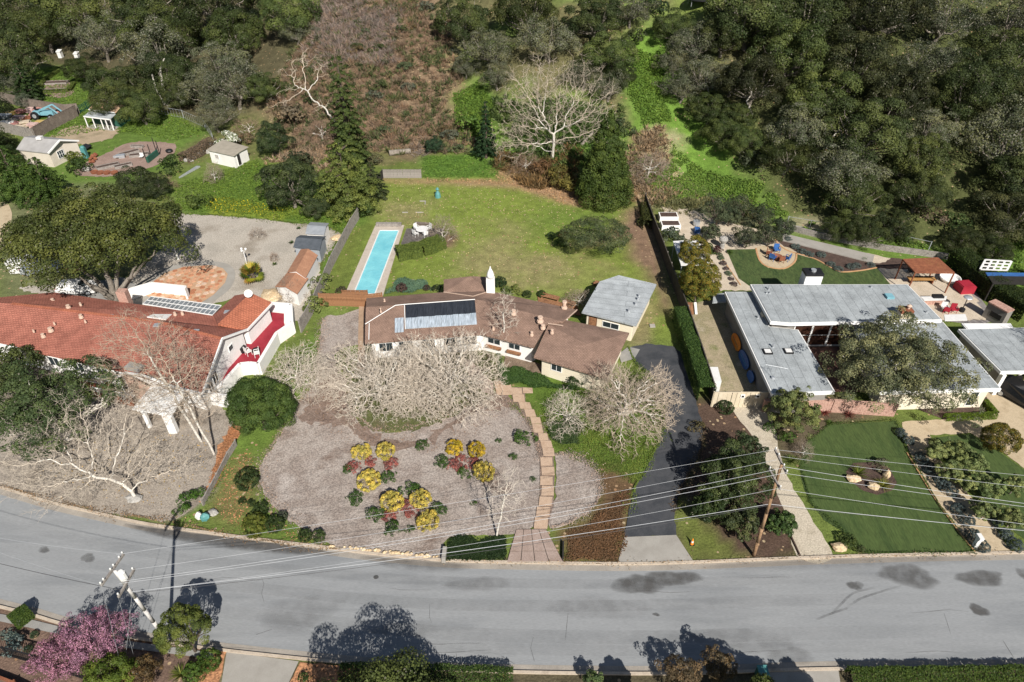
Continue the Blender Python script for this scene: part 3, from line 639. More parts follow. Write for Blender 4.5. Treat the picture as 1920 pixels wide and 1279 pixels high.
def proto(crown, trunk=None):                           # crown: (mesh), trunk: (mesh)
    return dict(crown=crown, trunk=trunk)
def oak_proto(seed, R_=5.0, H=3.6, n=24000, ncl=75, clr=1.08, leaf=.19, m=None, lump=.2, trunk=True, mt=None, zmin=-.25, flat=.8, rzf=.8, inner=.6):
    rs = np.random.default_rng(seed); rz = R_*rzf
    P, q, t, C = crown_pts(R_, R_*.93, rz, ncl, clr, n, rs, zmin=zmin, lump=lump, flat=flat, inner=inner)
    P[:,2] += H
    V, Fc, tt = leaves(P, q, leaf, rs, tint=t)
    cm = np_mesh('crown', V, Fc, m or m_oak, [('tint','POINT','FLOAT',tt)])
    tm = None
    if trunk:
        segs = []; limb_segs(segs, (0,0,-.4), (rs.normal(0,.3),rs.normal(0,.3),H*.45), .38*R_/5, .28*R_/5, rs, 3)
        top = segs[-1][1]
        for i in rs.choice(len(C), min(16,len(C)), replace=False):
            c = C[i]+np.array([0,0,H]); mid = top*.5+c*.5+np.array([0,0,-.25*R_*.3]); limb_segs(segs, top, mid, .2*R_/5, .11*R_/5, rs, 3); limb_segs(segs, segs[-1][1], c, .11*R_/5, .03, rs, 3, .2)
        tm = seg_mesh('trunk', segs, mt or m_trunk)
    return proto(cm, tm)
OAK = [oak_proto(10+i, ncl=(70,95,60,80,110)[i], clr=(1.1,.95,1.2,1.05,.85)[i]) for i in range(5)]
OAKL = [oak_proto(30+i, m=m_lich, n=12500, lump=.3, inner=.35) for i in range(3)]
LOOSE = [oak_proto(50+i, n=11000, ncl=130, clr=.62, leaf=.17, lump=.3, inner=.3, zmin=-.4, m=m_lich, mt=m_white) for i in range(2)]
BUSH = [oak_proto(70+i, R_=.88, H=.6, n=4200, ncl=90, clr=.16, leaf=.085, m=m_leaf, trunk=False, lump=.03, rzf=.8, flat=.9, zmin=-.6, inner=.92) for i in range(3)]
BUSHF = [oak_proto(80+i, R_=1.0, H=.5, n=700, ncl=22, clr=.3, leaf=.16, m=m_leaf, trunk=False, lump=.2, rzf=.6, flat=.9, zmin=-.3, inner=.6) for i in range(3)]
def cone_proto(seed, R_=1.0, Hh=4.0, n=9000, tiers=16, leaf=.14, droop=.25, gap=.3, narrow=1.0, m=None, flatb=.22):
    """conifer: tiers of separate sprays round a trunk"""
    rs = np.random.default_rng(seed); C = []; D = []; Rr = []
    for k in range(tiers):
        f = (k+.5)/tiers; z = Hh*(.10+.88*f); r = R_*(1-f**1.25*.93)**narrow*rs.uniform(1-gap,1.08); nb = max(3,int(9*(1-f)+3)); a0 = rs.uniform(0,6.28)
        for j in range(nb):
            a = a0+6.283*j/nb+rs.normal(0,.2); rr = r*rs.uniform(.65,1.1)
            for s in (.35,.6,.85,1.0):
                C.append((math.cos(a)*rr*s, math.sin(a)*rr*s, z-droop*rr*s*s+rs.normal(0,.04*Hh/tiers))); D.append((math.cos(a),math.sin(a),.5)); Rr.append(.15*R_*(1.25-.5*s)*(1.3-f*.8))
    C = np.array(C); D = np.array(D); Rr = np.array(Rr); w = Rr**2; k = rs.choice(len(C), n, p=w/w.sum())
    q = rs.normal(0,1,(n,3))+.5*D[k]; q /= np.linalg.norm(q,axis=1)[:,None]
    P = C[k]+q*Rr[k][:,None]*rs.uniform(.5,1.1,(n,1))*np.array([1,1,flatb/.22*.45]); q[:,2] += .4
    V, Fc, tt = leaves(P, q, leaf, rs, tint=rs.uniform(0,1,len(C))[k]*.6+rs.uniform(0,.4,n))
    cm = np_mesh('crown', V, Fc, m or m_leaf, [('tint','POINT','FLOAT',tt)])
    segs = []; limb_segs(segs, (0,0,-.3), (0,0,Hh*.97), .055*Hh*.6, .02, rs, 6, .03)
    for i in rs.choice(len(C), 26, replace=False): limb_segs(segs, (0,0,C[i][2]*.95), C[i], .03*R_, .012*R_, rs, 2)
    return proto(cm, seg_mesh('trunk', segs, m_trunkd))
def fol_mesh(P, q, leaf, rs, m, t=None, asp=1.0):
    V, Fc, tt = leaves(P, q, leaf, rs, tint=t, asp=asp); return np_mesh('crown', V, Fc, m, [('tint','POINT','FLOAT',tt)])

OAKG = (.066,.086,.026); OAKD = (.046,.062,.021); OAKGREY = (.098,.108,.058); MIDG = (.050,.085,.022)
def put(pr, name, label, cat, loc, s=1.0, sz=None, col=MIDG, group=None, rz=None, seed=0, crown='crown', trunk='trunk'):
    rr = random.Random(seed or (int(abs(loc[0])*37+abs(loc[1])*91)))
    t = thing(name, label, cat, loc, group, rr.uniform(0,6.28) if rz is None else rz)
    t.scale = (s, s, sz or s)
    for k, nm in (('trunk',trunk),('crown',crown)):
        if pr[k] is not None:
            o = link(nm, pr[k], t); k2 = rr.uniform(.88,1.12)
            if k == 'crown': o.color = (col[0]*k2*rr.uniform(.95,1.05), col[1]*k2, col[2]*k2, 1)
            elif k == 'trunk': o.color = (1,1,1,1)
    return t
def put_bush(pr, name, label, cat, px, py, rpx, col=MIDG, h=None, group=None, hill_=False, zs=1.0, seed=0):
    """px,py: middle of the bush in the picture, rpx: its half width; one mesh"""
    p = G(px, py, 0) if hill_ else F(px, py, 0)
    r = rpx*mpp(p); p = G(px, py, r*.55*zs) if hill_ else F(px, py, r*.55*zs); 
    base = Vector((p.x, p.y, float(T(p.x,p.y)))); rr = random.Random(seed or int(px*7+py*13))
    o = link(name, pr['crown'], None, base); o.scale = (r, r, r*zs); o.rotation_euler = (0,0,rr.uniform(0,6.28)); k = rr.uniform(.92,1.08)
    o.color = (col[0]*k, col[1]*k, col[2]*k, 1)
    return tag(o, label, cat, group)
def crown_at(px, py, rpx, hk=.85):                       # crown centre in the picture -> base on the terrain and radius
    p = G(px, py, 4.0)
    for _ in range(3):
        r = rpx*mpp(p); p = G(px, py, r*hk+ .6)
    r = rpx*mpp(p)
    return Vector((p.x, p.y, float(T(p.x,p.y)))), r

# bare crowns grown towards points spread in the crown (space colonisation)
def grow(seed, att, trunk, step=.25, kill=.35, infl=2.5, iters=90, tipr=.008, twig=3, twl=.45, grav=0.0, expo=2.3, wob=.12, rmax=.3):
    rs = np.random.default_rng(seed); nodes = [np.array(p,float) for p in trunk]; par = [-1]+list(range(len(trunk)-1))
    att = np.array(att); alive = np.ones(len(att), bool)
    for it in range(iters):
        kd = kdtree.KDTree(len(nodes))
        for i, p in enumerate(nodes): kd.insert(p, i)
        kd.balance(); acc = {}; idx = np.nonzero(alive)[0]
        if len(idx) == 0: break
        for ai in idx:
            co, i, dd = kd.find(att[ai])
            if dd < kill: alive[ai] = False
            elif dd < infl or it < 6: acc.setdefault(i, []).append((att[ai]-nodes[i])/dd)
        if not acc: break
        if len(nodes) > 14000: break
        for i, vs in acc.items():
            v = np.mean(vs,0)+rs.normal(0,wob,3); v[2] += grav; v /= np.linalg.norm(v)+1e-9
            nodes.append(nodes[i]+v*step); par.append(i)
    n = len(nodes); w = np.zeros(n); ch = np.zeros(n,int)
    for i in range(n-1,0,-1):
        if w[i] == 0: w[i] = tipr**expo
        w[par[i]] += w[i]; ch[par[i]] += 1
    rad = np.minimum(w**(1/expo), rmax); segs = []
    for i in range(1,n): segs.append((nodes[par[i]], nodes[i], max(rad[par[i]]*.9 if rad[par[i]]<rad[i]*2.2 else rad[i]*1.3, rad[i]), rad[i]))
    for i in range(1,n):
        if ch[i] == 0 or (rad[i] < .03 and rs.uniform() < .5):
            d0 = nodes[i]-nodes[par[i]]; d0 /= np.linalg.norm(d0)+1e-9
            for k in range(twig):
                d = d0+rs.normal(0,.55,3); d /= np.linalg.norm(d); l = twl*rs.uniform(.5,1.3); m_ = nodes[i]+d*l*.5; e = m_+(d+rs.normal(0,.3,3)+np.array([0,0,.2]))*l*.45
                segs.append((nodes[i], m_, tipr*.9, tipr*.75)); segs.append((m_, e, tipr*.75, tipr*.4))
    return segs
def dome(rs, n, rx, ry, rz, c=(0,0,0), lo=.35, zmin=0.0, hollow=.6):
    d = rs.normal(0,1,(n*5,3)); d /= np.linalg.norm(d,axis=1)[:,None]; d = d[d[:,2] > zmin][:n]
    r = rs.uniform(lo**3,1,(len(d),1))**(1/3.); lum = 1+.16*np.sin(3*np.arctan2(d[:,1],d[:,0])+seed_ph)[:,None]
    return d*r*lum*np.array([rx,ry,rz])+np.array(c)
seed_ph = .7
def split_bare(segs, name_tw='branches', r=.035, mt=None, mw=None):
    a = [s for s in segs if s[2] > r]; b = [s for s in segs if s[2] <= r]
    return dict(trunk=seg_mesh('trunk', a, mt or m_white) if a else None, crown=seg_mesh(name_tw, b, mw or m_twig))
def bare_dome(seed, Rr=4.5, Hh=4.2, natt=1500, base=1.0, twig=3, tipr=.012, step=.26, twl=.5, lean=(0,0), mt=None, stems=1):
    rs = np.random.default_rng(seed); cc_ = dome(rs, 46, Rr*.9, Rr*.86, (Hh-base*.6)*.9, (lean[0],lean[1],base*.6), .75, -.1); k_ = rs.integers(0,len(cc_),natt)
    att = np.concatenate([cc_[k_]+rs.normal(0,1,(natt,3))*.115*Rr*np.array([1,1,.8]), dome(rs, natt//5, Rr*.8, Rr*.8, Hh*.7, (lean[0],lean[1],base*.6), .3, -.05)])
    return split_bare(grow(seed, att, [(0,0,-.3),(0,0,base*.5),(lean[0]*.1,lean[1]*.1,base)], step, step*1.2, 3.5, 60, tipr, twig, twl, wob=.28, expo=2.45), mt=mt)
# ------------------------------------------------------------------ building materials
def shingle(name, cols, ang, course=.32, tab=.5):
    m = bpy.data.materials.new(name); m.use_nodes = True; N = m.node_tree.nodes; L = m.node_tree.links; b = N['Principled BSDF']; b.inputs['Roughness'].default_value = .9; b.inputs['Specular IOR Level'].default_value = .2
    g = N.new('ShaderNodeNewGeometry'); mp = N.new('ShaderNodeMapping'); mp.inputs['Rotation'].default_value = (0,0,-ang); L.new(g.outputs['Position'], mp.inputs[0])
    br = N.new('ShaderNodeTexBrick'); br.inputs['Scale'].default_value = 1; br.inputs['Brick Width'].default_value = tab; br.inputs['Row Height'].default_value = course; br.inputs['Mortar Size'].default_value = .025; br.inputs['Mortar Smooth'].default_value = .6
    br.inputs['Color1'].default_value = (*cols[0],1); br.inputs['Color2'].default_value = (*cols[1],1); br.inputs['Mortar'].default_value = (*[c*.68 for c in cols[0]],1); L.new(mp.outputs[0], br.inputs['Vector'])
    n = N.new('ShaderNodeTexNoise'); n.inputs['Scale'].default_value = .8; n.inputs['Detail'].default_value = 7; L.new(g.outputs['Position'], n.inputs['Vector'])
    n2 = N.new('ShaderNodeTexNoise'); n2.inputs['Scale'].default_value = 9; n2.inputs['Detail'].default_value = 3; L.new(g.outputs['Position'], n2.inputs['Vector'])
    ad = N.new('ShaderNodeMath'); ad.operation='ADD'; L.new(n.outputs[0], ad.inputs[0]); L.new(n2.outputs[0], ad.inputs[1])
    mr = N.new('ShaderNodeMapRange'); mr.inputs[1].default_value=.7; mr.inputs[2].default_value=1.3; mr.inputs[3].default_value=.74; mr.inputs[4].default_value=1.28; L.new(ad.outputs[0], mr.inputs[0])
    mx = N.new('ShaderNodeMix'); mx.data_type='RGBA'; mx.blend_type='MULTIPLY'; mx.inputs[0].default_value=1; L.new(br.outputs[0], mx.inputs[6]); L.new(mr.outputs[0], mx.inputs[7]); L.new(mx.outputs[2], b.inputs['Base Color'])
    bp = N.new('ShaderNodeBump'); bp.inputs['Distance'].default_value=.02; L.new(br.outputs['Fac'], bp.inputs['Height']); bp.invert = True; L.new(bp.outputs[0], b.inputs['Normal'])
    return m
m_brroof = shingle('brown_shingles', [(.245,.16,.12),(.275,.18,.137)], -.1, .17, .28)
m_redroof = shingle('red_shingles', [(.30,.112,.08),(.35,.137,.097)], -.16, .2, .32)
m_redroof2 = shingle('sunlit_red_shingles', [(.38,.13,.075),(.44,.155,.09)], .9, .2, .32)  # red shingles again, sunlight put into a brighter colour
m_greyroof = shingle('grey_roll_roof', [(.285,.305,.312),(.31,.332,.34)], 1.57, 1.0, 11)
m_greyroof2 = shingle('garage_roll_roof', [(.315,.335,.345),(.345,.367,.376)], -.2, 1.0, 9)
m_wwall = mat('white_wall', [(.72,.70,.66),(.80,.78,.75)], .8, 5, .8, .04, 12)
m_cwall = mat('cream_wall', [(.66,.58,.44),(.74,.67,.53)], .8, 5, .85, .05, 12)
m_fascia = mat('white_fascia', [(.74,.73,.70),(.80,.79,.77)], 1, 4, .7)
m_brfascia = mat('brown_fascia', [(.16,.09,.055),(.22,.13,.08)], 1, 4, .8)
m_glass = mat('window_glass', [(.02,.028,.032),(.035,.045,.05)], .5, 3, .12, spec=.6)
m_dark = mat('dark_opening', [(.02,.018,.016),(.03,.027,.024)], 2)
m_wood = mat('redwood_boards', [(.17,.075,.035),(.28,.14,.07),(.13,.06,.03)], 1.6, 6, .9, .3, 7, space='obj')
m_greyw = mat('weathered_boards', [(.16,.14,.125),(.27,.245,.22),(.20,.175,.155)], 1.2, 6, .95, .3, 7, space='obj')
m_brnw = mat('old_fence_boards', [(.14,.11,.09),(.22,.18,.15)], 1.2, 6, .95, .3, 7, space='obj')
m_creamw = mat('cream_board', [(.50,.42,.30),(.60,.52,.39)], 1.5, 5, .85, .08, 10)
m_metal = mat('galvanised_metal', [(.42,.44,.46),(.55,.57,.58)], 1.5, 3, .45, metal=.5)
m_black = mat('black_plastic', [(.012,.012,.013),(.02,.02,.022)], 3, rough=.5)
m_whitep = mat('white_plastic', [(.62,.61,.58),(.72,.71,.69)], 3, rough=.5)
m_tan = mat('vent_tan', [(.48,.34,.26),(.58,.43,.33)], 3)
m_brick = mat('red_brick', [(.28,.14,.105),(.44,.28,.22),(.33,.18,.14)], 3, 5, .9, .25, 9, .01, 9)
m_rust = mat('rusted_steel', [(.16,.055,.03),(.26,.10,.05)], 2, 5, .9, .2, 10)
m_reddeck = mat('red_deck_paint', [(.24,.018,.030),(.32,.03,.045)], .8, 6, .6, .1, 8)
m_solar = mat('solar_black', [(.018,.022,.03),(.035,.04,.05)], .9, 5, .6, .3, 4, stretch=(6,.5,1))
m_solarw = mat('solar_glare', [(.16,.20,.24),(.40,.45,.50),(.25,.30,.35)], 1.0, 6, .5, .35, 3, stretch=(7,.4,1))  # pale streaks: glare on the collector put into its colour
m_blue = mat('blue_paint', [(.03,.09,.26),(.05,.15,.38)], 1, rough=.4)
m_teal = mat('teal_paint', [(.06,.20,.20),(.10,.27,.26)], 1, rough=.5)
m_ltblue = mat('pale_blue_paint', [(.13,.30,.36),(.22,.42,.48)], 1, rough=.5)
m_green = mat('dark_green_paint', [(.015,.075,.05),(.03,.10,.07)], 1, rough=.6)
m_red = mat('red_cloth', [(.27,.014,.028),(.36,.022,.04)], 1, rough=.7)
m_orange = mat('orange_paint', [(.70,.16,.02),(.85,.30,.03)], 1.2, rough=.5)
m_yell = mat('yellow_paint', [(.42,.29,.09),(.50,.37,.13)], 1, rough=.6)
m_stone = mat('sandstone_rock', [(.42,.30,.17),(.62,.50,.33)], 1.3, 5, .9, .25, 6, .03, 6, space='obj')
m_stoneg = mat('grey_rock', [(.24,.23,.21),(.38,.36,.33)], 1.3, 5, .9, .25, 6, .03, 6, space='obj')

def rim_roof(parent, patches, th, m, name='roof'):
    key = {}; V = []; Fc = []
    for pt in patches:
        ids = []
        for q in pt:
            k = (round(q[0]),round(q[1]),round(q[2],2))
            if k not in key: key[k] = len(V); V.append(F(*q))
            ids.append(key[k])
        P_ = [V[i] for i in ids]
        for a,b,c in tessellate_polygon([[Vector((p.x,p.y,0)) for p in P_]]):
            if (P_[b].x-P_[a].x)*(P_[c].y-P_[a].y)-(P_[b].y-P_[a].y)*(P_[c].x-P_[a].x) < 0: a,b,c = a,c,b
            Fc.append((ids[a],ids[b],ids[c]))
    n = len(V); ed = {}
    for f in Fc:
        for i in range(3): e = (f[i],f[(i+1)%3]); ed[e] = ed.get(e,0)+1
    vs = V+[p-Vector((0,0,th)) for p in V]; fs = list(Fc)+[(n+c,n+b,n+a) for a,b,c in Fc]
    for (a,b) in ed:
        if (b,a) not in ed: fs.append((a,n+a,n+b,b))
    mb = MB(); mb.add(vs, fs); return mb.build(name, m, parent)
def ring(pts, inset):
    P_ = [F(*p) for p in pts]; c = sum(P_, Vector())/len(P_); n = len(P_); out = []
    ar = sum(P_[i].x*P_[(i+1)%n].y-P_[(i+1)%n].x*P_[i].y for i in range(n))
    for i in range(n):
        a = P_[i]-P_[i-1]; b = P_[(i+1)%n]-P_[i]; s = 1 if ar > 0 else -1
        na = Vector((-a.y,a.x,0)).normalized()*s; nb = Vector((-b.y,b.x,0)).normalized()*s
        m_ = na+nb; k = inset/max(.35, (1+na.dot(nb))/2)/2; out.append(P_[i]+m_*k)
    return out
def walls(parent, pts, inset, m, z0=0.0, drop=.15, name='wall', skip=()):
    """one wall per side of the ring, each a part; returns the corner points"""
    R_ = ring(pts, inset); n = len(R_)
    for i in range(n):
        if i in skip: continue
        a, b = R_[i], R_[(i+1)%n]; mb = MB(); d = (b-a); d.z = 0; nn = Vector((-d.y,d.x,0)).normalized()*.07
        vs = [(a-nn).to_tuple()[:2]+(z0,), (b-nn).to_tuple()[:2]+(z0,), (b+nn).to_tuple()[:2]+(z0,), (a+nn).to_tuple()[:2]+(z0,),
              (a-nn).to_tuple()[:2]+(a.z-drop,), (b-nn).to_tuple()[:2]+(b.z-drop,), (b+nn).to_tuple()[:2]+(b.z-drop,), (a+nn).to_tuple()[:2]+(a.z-drop,)]
        mb.add(vs, [(3,2,1,0),(4,5,6,7),(0,1,5,4),(1,2,6,5),(2,3,7,6),(3,0,4,7)]); mb.build(name, m, parent)
    return R_
def on_wall(a, b, t, w, z0, z1, parent, mf=None, mg=None, out=.09, name='window', pane='pane', bars=1, rows=1, side=None, frame=.07):
    d = (b-a).copy(); d.z = 0; L_ = d.length; d.normalize(); nn = Vector((d.y,-d.x,0))
    if side is None:
        if nn.dot(Vector((cam.location.x-a.x, cam.location.y-a.y, 0))) < 0: nn = -nn
    else: nn = nn*side
    c = a+d*(t*L_); c.z = 0; mb = MB(); rz = math.atan2(d.y,d.x); f = frame
    q = c+nn*out
    for sx in (-1,1): mb.box(q+d*(sx*(w/2-f/2))+Vector((0,0,(z0+z1)/2)), (f,.07,z1-z0), rz)
    for zz in (z0+f/2, z1-f/2): mb.box(q+Vector((0,0,zz)), (w-2*f,.066,f), rz)
    for k in range(1,bars): mb.box(q+d*(w*(k/bars-.5))+Vector((0,0,(z0+z1)/2)), (.05,.05,z1-z0-2*f), rz)
    for k in range(1,rows): mb.box(q+Vector((0,0,z0+(z1-z0)*k/rows)), (w-2*f,.046,.05), rz)
    o = mb.build(name, mf or m_fascia, parent); g = MB(); g.box(q-nn*.005+Vector((0,0,(z0+z1)/2)), (w-2*f,.02,z1-z0-2*f), rz); g.build(pane, mg or m_glass, o); return o
def vent(px, py, h, parent, r=.12, hh=.45, m=None, n=8, name='roof_vent'):
    p = F(px,py,h); mb = MB(); mb.lathe(p-Vector((0,0,.15)), [(r*1.9,0),(r*1.7,.2),(r,.24),(r,hh*.8+.15),(r*1.5,hh*.8+.16),(r*1.3,hh+.15)], n); return mb.build(name, m or m_tan, parent)
def block(parent, px, py, h, d, name, m, rz=0, base=None):
    p = F(px,py,h); mb = MB(); mb.box(p+Vector((0,0,d[2]/2)), d, rz); return mb.build(name, m, parent)

# ------------------------------------------------------------------ brown-roofed house
hd = thing('ranch_house', 'long low ranch house under a brown shingle roof in the middle', 'house', F(900,610))
rim_roof(hd, [[(687,559,2.7),(832,548,2.7),(887,556,3.3),(897,562,3.75),(686,576,3.75)], [(686,576,3.75),(897,562,3.75),(903,626,2.7),(684,643,2.7)],
    [(832,548,2.7),(832,524,2.7),(882,518,3.3),(914,519,2.7),(919,546,2.7),(887,556,3.3)], [(919,546,2.7),(1082,581,2.7),(1055,603,3.7),(897,562,3.75),(887,556,3.3)],
    [(897,562,3.75),(1055,603,3.7),(1026,607,3.55),(1001,651,2.7),(903,626,2.7)]], .18, m_brroof)
rim_roof(hd, [[(1061,600,2.75),(1180,624,2.6),(1100,645,3.45),(1028,609,3.45)], [(1028,609,3.45),(1100,645,3.45),(1138,710,2.6),(1001,669,2.6)], [(1180,624,2.6),(1138,710,2.6),(1100,645,3.45)]], .18, m_brroof, 'garage_roof')
mb = MB()                                              # pale ridge caps and valley flashings
for a, b in [((832,548,2.74),(887,556,3.35)),((887,556,3.35),(919,546,2.75)),((1027,607,3.62),(1056,611,3.6)),((1061,600,3.4),(1082,581,2.8))]: mb.bar(F(*a)+Vector((0,0,.03)), F(*b)+Vector((0,0,.03)), .13, .03)
mb.build('flashing', m_tan, hd)
w1 = walls(hd, [(684,643,2.7),(903,626,2.7),(1001,651,2.7),(1082,581,2.7),(919,546,2.7),(914,519,2.7),(832,524,2.7),(832,548,2.7),(687,559,2.7)], .65, m_wwall)
w2 = walls(hd, [(1003,668,2.6),(1138,710,2.6),(1180,624,2.6),(1061,600,2.6)], .55, m_cwall)
for t, w_ in ((.24,1.5),(.66,1.35)):
    on_wall(w1[1], w1[2], t, w_, 1.25, 2.0, hd, bars=2); a, b = w1[1], w1[2]; c = a.lerp(b,t); d = (b-a).normalized(); nn = Vector((d.y,-d.x,0)); nn = nn if nn.y < 0 else -nn
    mb = MB(); mb.box(Vector((c.x,c.y,.95))+nn*.25, (w_+.2,.3,.25), math.atan2(d.y,d.x)); mb.build('window_box', m_wood, hd)
for t in (.12,.3,.5,.7,.88): on_wall(w1[0], w1[1], t, 1.5, .9, 2.1, hd, bars=2)
on_wall(w2[0], w2[1], .25, .0+1.2, 1.1, 2.0, hd, bars=2)
for i in (3,4): on_wall(w1[i], w1[i+1], .4, 1.6, .9, 2.1, hd, bars=2, side=-1)
mb = MB(); c = F(919,546,2.7); c.z = 0                 # chimney with a pointed hood
cc = F(920,541,3.2); cc.z = 0
ch = MB(); ch.box(cc+Vector((0,0,2.3)), (.95,.8,4.6)); ch.build('chimney', m_wwall, hd)
cp = MB(); cp.lathe(cc+Vector((0,0,4.6)), [(.34,0),(.42,.35),(.40,.5),(.30,.85),(.10,1.25),(.02,1.55)], 12); o = cp.build('chimney_hood', m_fascia, hd, True)
for (px,py,h,r,hh) in [(721,565,3.3,.07,.3),(714,584,4.1,.06,.45),(963,587,3.9,.17,.4),(1013,601,4.0,.2,.5),(1018,614,3.75,.15,.35),(997,627,3.2,.11,.35),(1035,623,3.65,.11,.35),(1058,576,3.0,.19,.8),(925,617,3.0,.09,.3)]: vent(px,py,h,hd,r,hh)
mb = MB()                                              # solar pool heating: black collector mats, surface glare painted into the lower half, and pipes
def rpt(t, s, lift=.06):                                # point on the front slope of the left wing
    a = F(686,576,3.75).lerp(F(897,562,3.75), t); b = F(684,643,2.7).lerp(F(903,626,2.7), t); p = a.lerp(b, s); p.z += lift; return p
n_ = 12
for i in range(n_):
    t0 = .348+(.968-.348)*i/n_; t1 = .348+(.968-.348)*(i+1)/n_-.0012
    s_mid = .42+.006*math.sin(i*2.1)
    for (s0,s1,mm,nm,lab) in ((.03,s_mid,m_solar,'solar_mat',None),(s_mid,.72+.02*(i/n_),m_solarw,'solar_mat','silvery lower length of collector mat, its glare painted in')):
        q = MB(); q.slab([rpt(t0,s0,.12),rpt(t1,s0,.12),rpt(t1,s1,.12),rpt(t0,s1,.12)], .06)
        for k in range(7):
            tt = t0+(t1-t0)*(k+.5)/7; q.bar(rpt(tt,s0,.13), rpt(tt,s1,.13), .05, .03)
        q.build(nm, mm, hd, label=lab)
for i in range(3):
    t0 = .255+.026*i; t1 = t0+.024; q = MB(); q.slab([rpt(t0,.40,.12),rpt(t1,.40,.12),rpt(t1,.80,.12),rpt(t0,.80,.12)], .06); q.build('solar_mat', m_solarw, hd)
q = MB()
for a, b in (((.0,.52),(.26,.04)),((.26,.04),(.35,.03)),((.035,.50),(.035,.95)),((.34,.03),(.97,.02)),((.34,.04),(.345,.74))): q.tube(rpt(*a,.16), rpt(*b,.16), .045, n=5)
q.build('solar_pipe', m_fascia, hd)
# grey-roofed garage
gd = thing('garage', 'cream detached garage with a pale grey roof behind the brown house', 'garage', F(1150,600))
rim_roof(gd, [[(1124,528,2.75),(1160,516,2.9),(1231,533,2.7),(1193,610,2.6),(1091,585,2.65)]], .2, m_greyroof2)
w3 = walls(gd, [(1091,585,2.6),(1193,610,2.6),(1231,533,2.6),(1160,516,2.6),(1124,528,2.6)], .5, m_cwall)
on_wall(w3[0], w3[1], .14, .95, .02, 2.05, gd, m_brfascia, m_wood, name='door', pane='door_panel', frame=.06); on_wall(w3[0], w3[1], .54, 1.9, 1.05, 1.85, gd, bars=2)
for (px,py) in ((1196,562),(1118,545),(1192,571),(1179,584),(1198,556)): vent(px,py,2.72,gd,.1,.3, m_metal)
# ------------------------------------------------------------------ red-roofed house
hr = thing('red_roofed_house', 'white rambling house with a long red roof on the left', 'house', F(260,690))
rim_roof(hr, [[(-60,563,4.6),(22,569,4.6),(292,602,4.6),(417,635,4.6),(380,738,2.8),(336,727,2.8),(267,703,3.8),(235,697,2.8),(50,656,2.8),(-80,628,2.8)]], .2, m_redroof)
rim_roof(hr, [[(-60,563,4.6),(101,548,2.8),(400,591,2.8),(464,618,2.8),(417,635,4.6),(292,602,4.6),(22,569,4.6)]], .2, m_redroof, 'back_roof')
rim_roof(hr, [[(400,591,2.8),(440,554,2.8),(470,549,3.9),(408,608,4.05)]], .2, m_redroof, 'wing_roof')
rim_roof(hr, [[(408,608,4.05),(470,549,3.9),(511,568,2.8),(464,618,2.8)]], .2, m_redroof2, 'wing_roof')  # lit slope of the wing, its sunlit tone painted into the shingles
w4 = walls(hr, [(-80,628,2.8),(50,656,2.8),(235,697,2.8),(380,738,2.8),(417,635,4.5),(464,618,2.8),(400,591,2.8),(101,548,2.8),(-60,563,4.5)], .5, m_wwall)
w5 = walls(hr, [(408,612,2.8),(464,618,2.8),(511,568,2.8),(470,549,3.8),(440,554,2.8),(400,591,2.8)], .4, m_wwall)
on_wall(w4[3], w4[4], .50, 1.1, 1.1, 2.4, hr, bars=2, side=1); on_wall(w4[3], w4[4], .28, 1.0, 1.0, 2.2, hr, bars=2, side=1); on_wall(w4[4], w4[5], .35, .8, 2.0, 2.7, hr, side=1)
for t in (.2,.45,.7): on_wall(w4[1], w4[2], t, 1.4, .9, 2.1, hr, bars=2)
on_wall(w4[0], w4[1], .7, 1.4, .9, 2.1, hr, bars=3)
q = MB()
for a, b in [((417,635,4.62),(380,738,2.82)),((417,635,4.62),(464,618,2.82)),((235,699,2.82),(267,704,3.85)),((267,704,3.85),(336,729,2.82)),((464,619,2.82),(511,569,2.82)),((202,714,2.7),(235,699,2.82)),((-80,629,2.8),(50,657,2.8)),((336,728,2.8),(380,739,2.8))]: q = MB(); q.bar(F(*a), F(*b), .12, .24); q.build('eave_board', m_fascia, hr)

q = MB(); q.bar(F(22,569,4.64), F(292,602,4.64), .3, .05); q.bar(F(292,602,4.64), F(417,635,4.64), .3, .05); q.build('ridge_cap', m_redroof2, hr)
q = MB(); q.box(F(235,562,2.9)+Vector((0,0,.3)), (1.0,.8,1.9)); q.build('chimney', m_brick, hr)
for (px,py,h,r,hh) in [(99,564,3.5,.2,.35),(128,576,4.2,.22,.35),(151,571,3.9,.12,.3),(152,594,4.55,.2,.35),(160,603,4.4,.1,.25),(102,607,4.1,.09,.25),(63,621,3.7,.09,.25),(95,619,3.8,.25,.4),(81,630,3.5,.2,.35),(328,589,3.4,.16,.3),(342,588,3.3,.15,.3)]: vent(px,py,h,hr,r*.62,hh*.8)
for (px,py,h) in ((207,594,3.75),(294,611,4.5),(426,586,3.6),(368,622,4.4)): q = MB(); q.box(F(px,py,h)+Vector((0,0,.08)), (.55,.5,.14)); q.build('flat_vent', m_metal, hr)
q = MB(); q.slab([F(275,594,3.65),F(297,585,3.2),(F(323,589,3.2)),F(310,598,3.6)], .16); q.build('white_roof_deck', m_fascia, hr)
q = MB(); q.box(F(252,690,3.3)+Vector((0,0,.1)), (1.6,.9,.3), -.3); q.build('chimney_cap', m_conc2, hr)
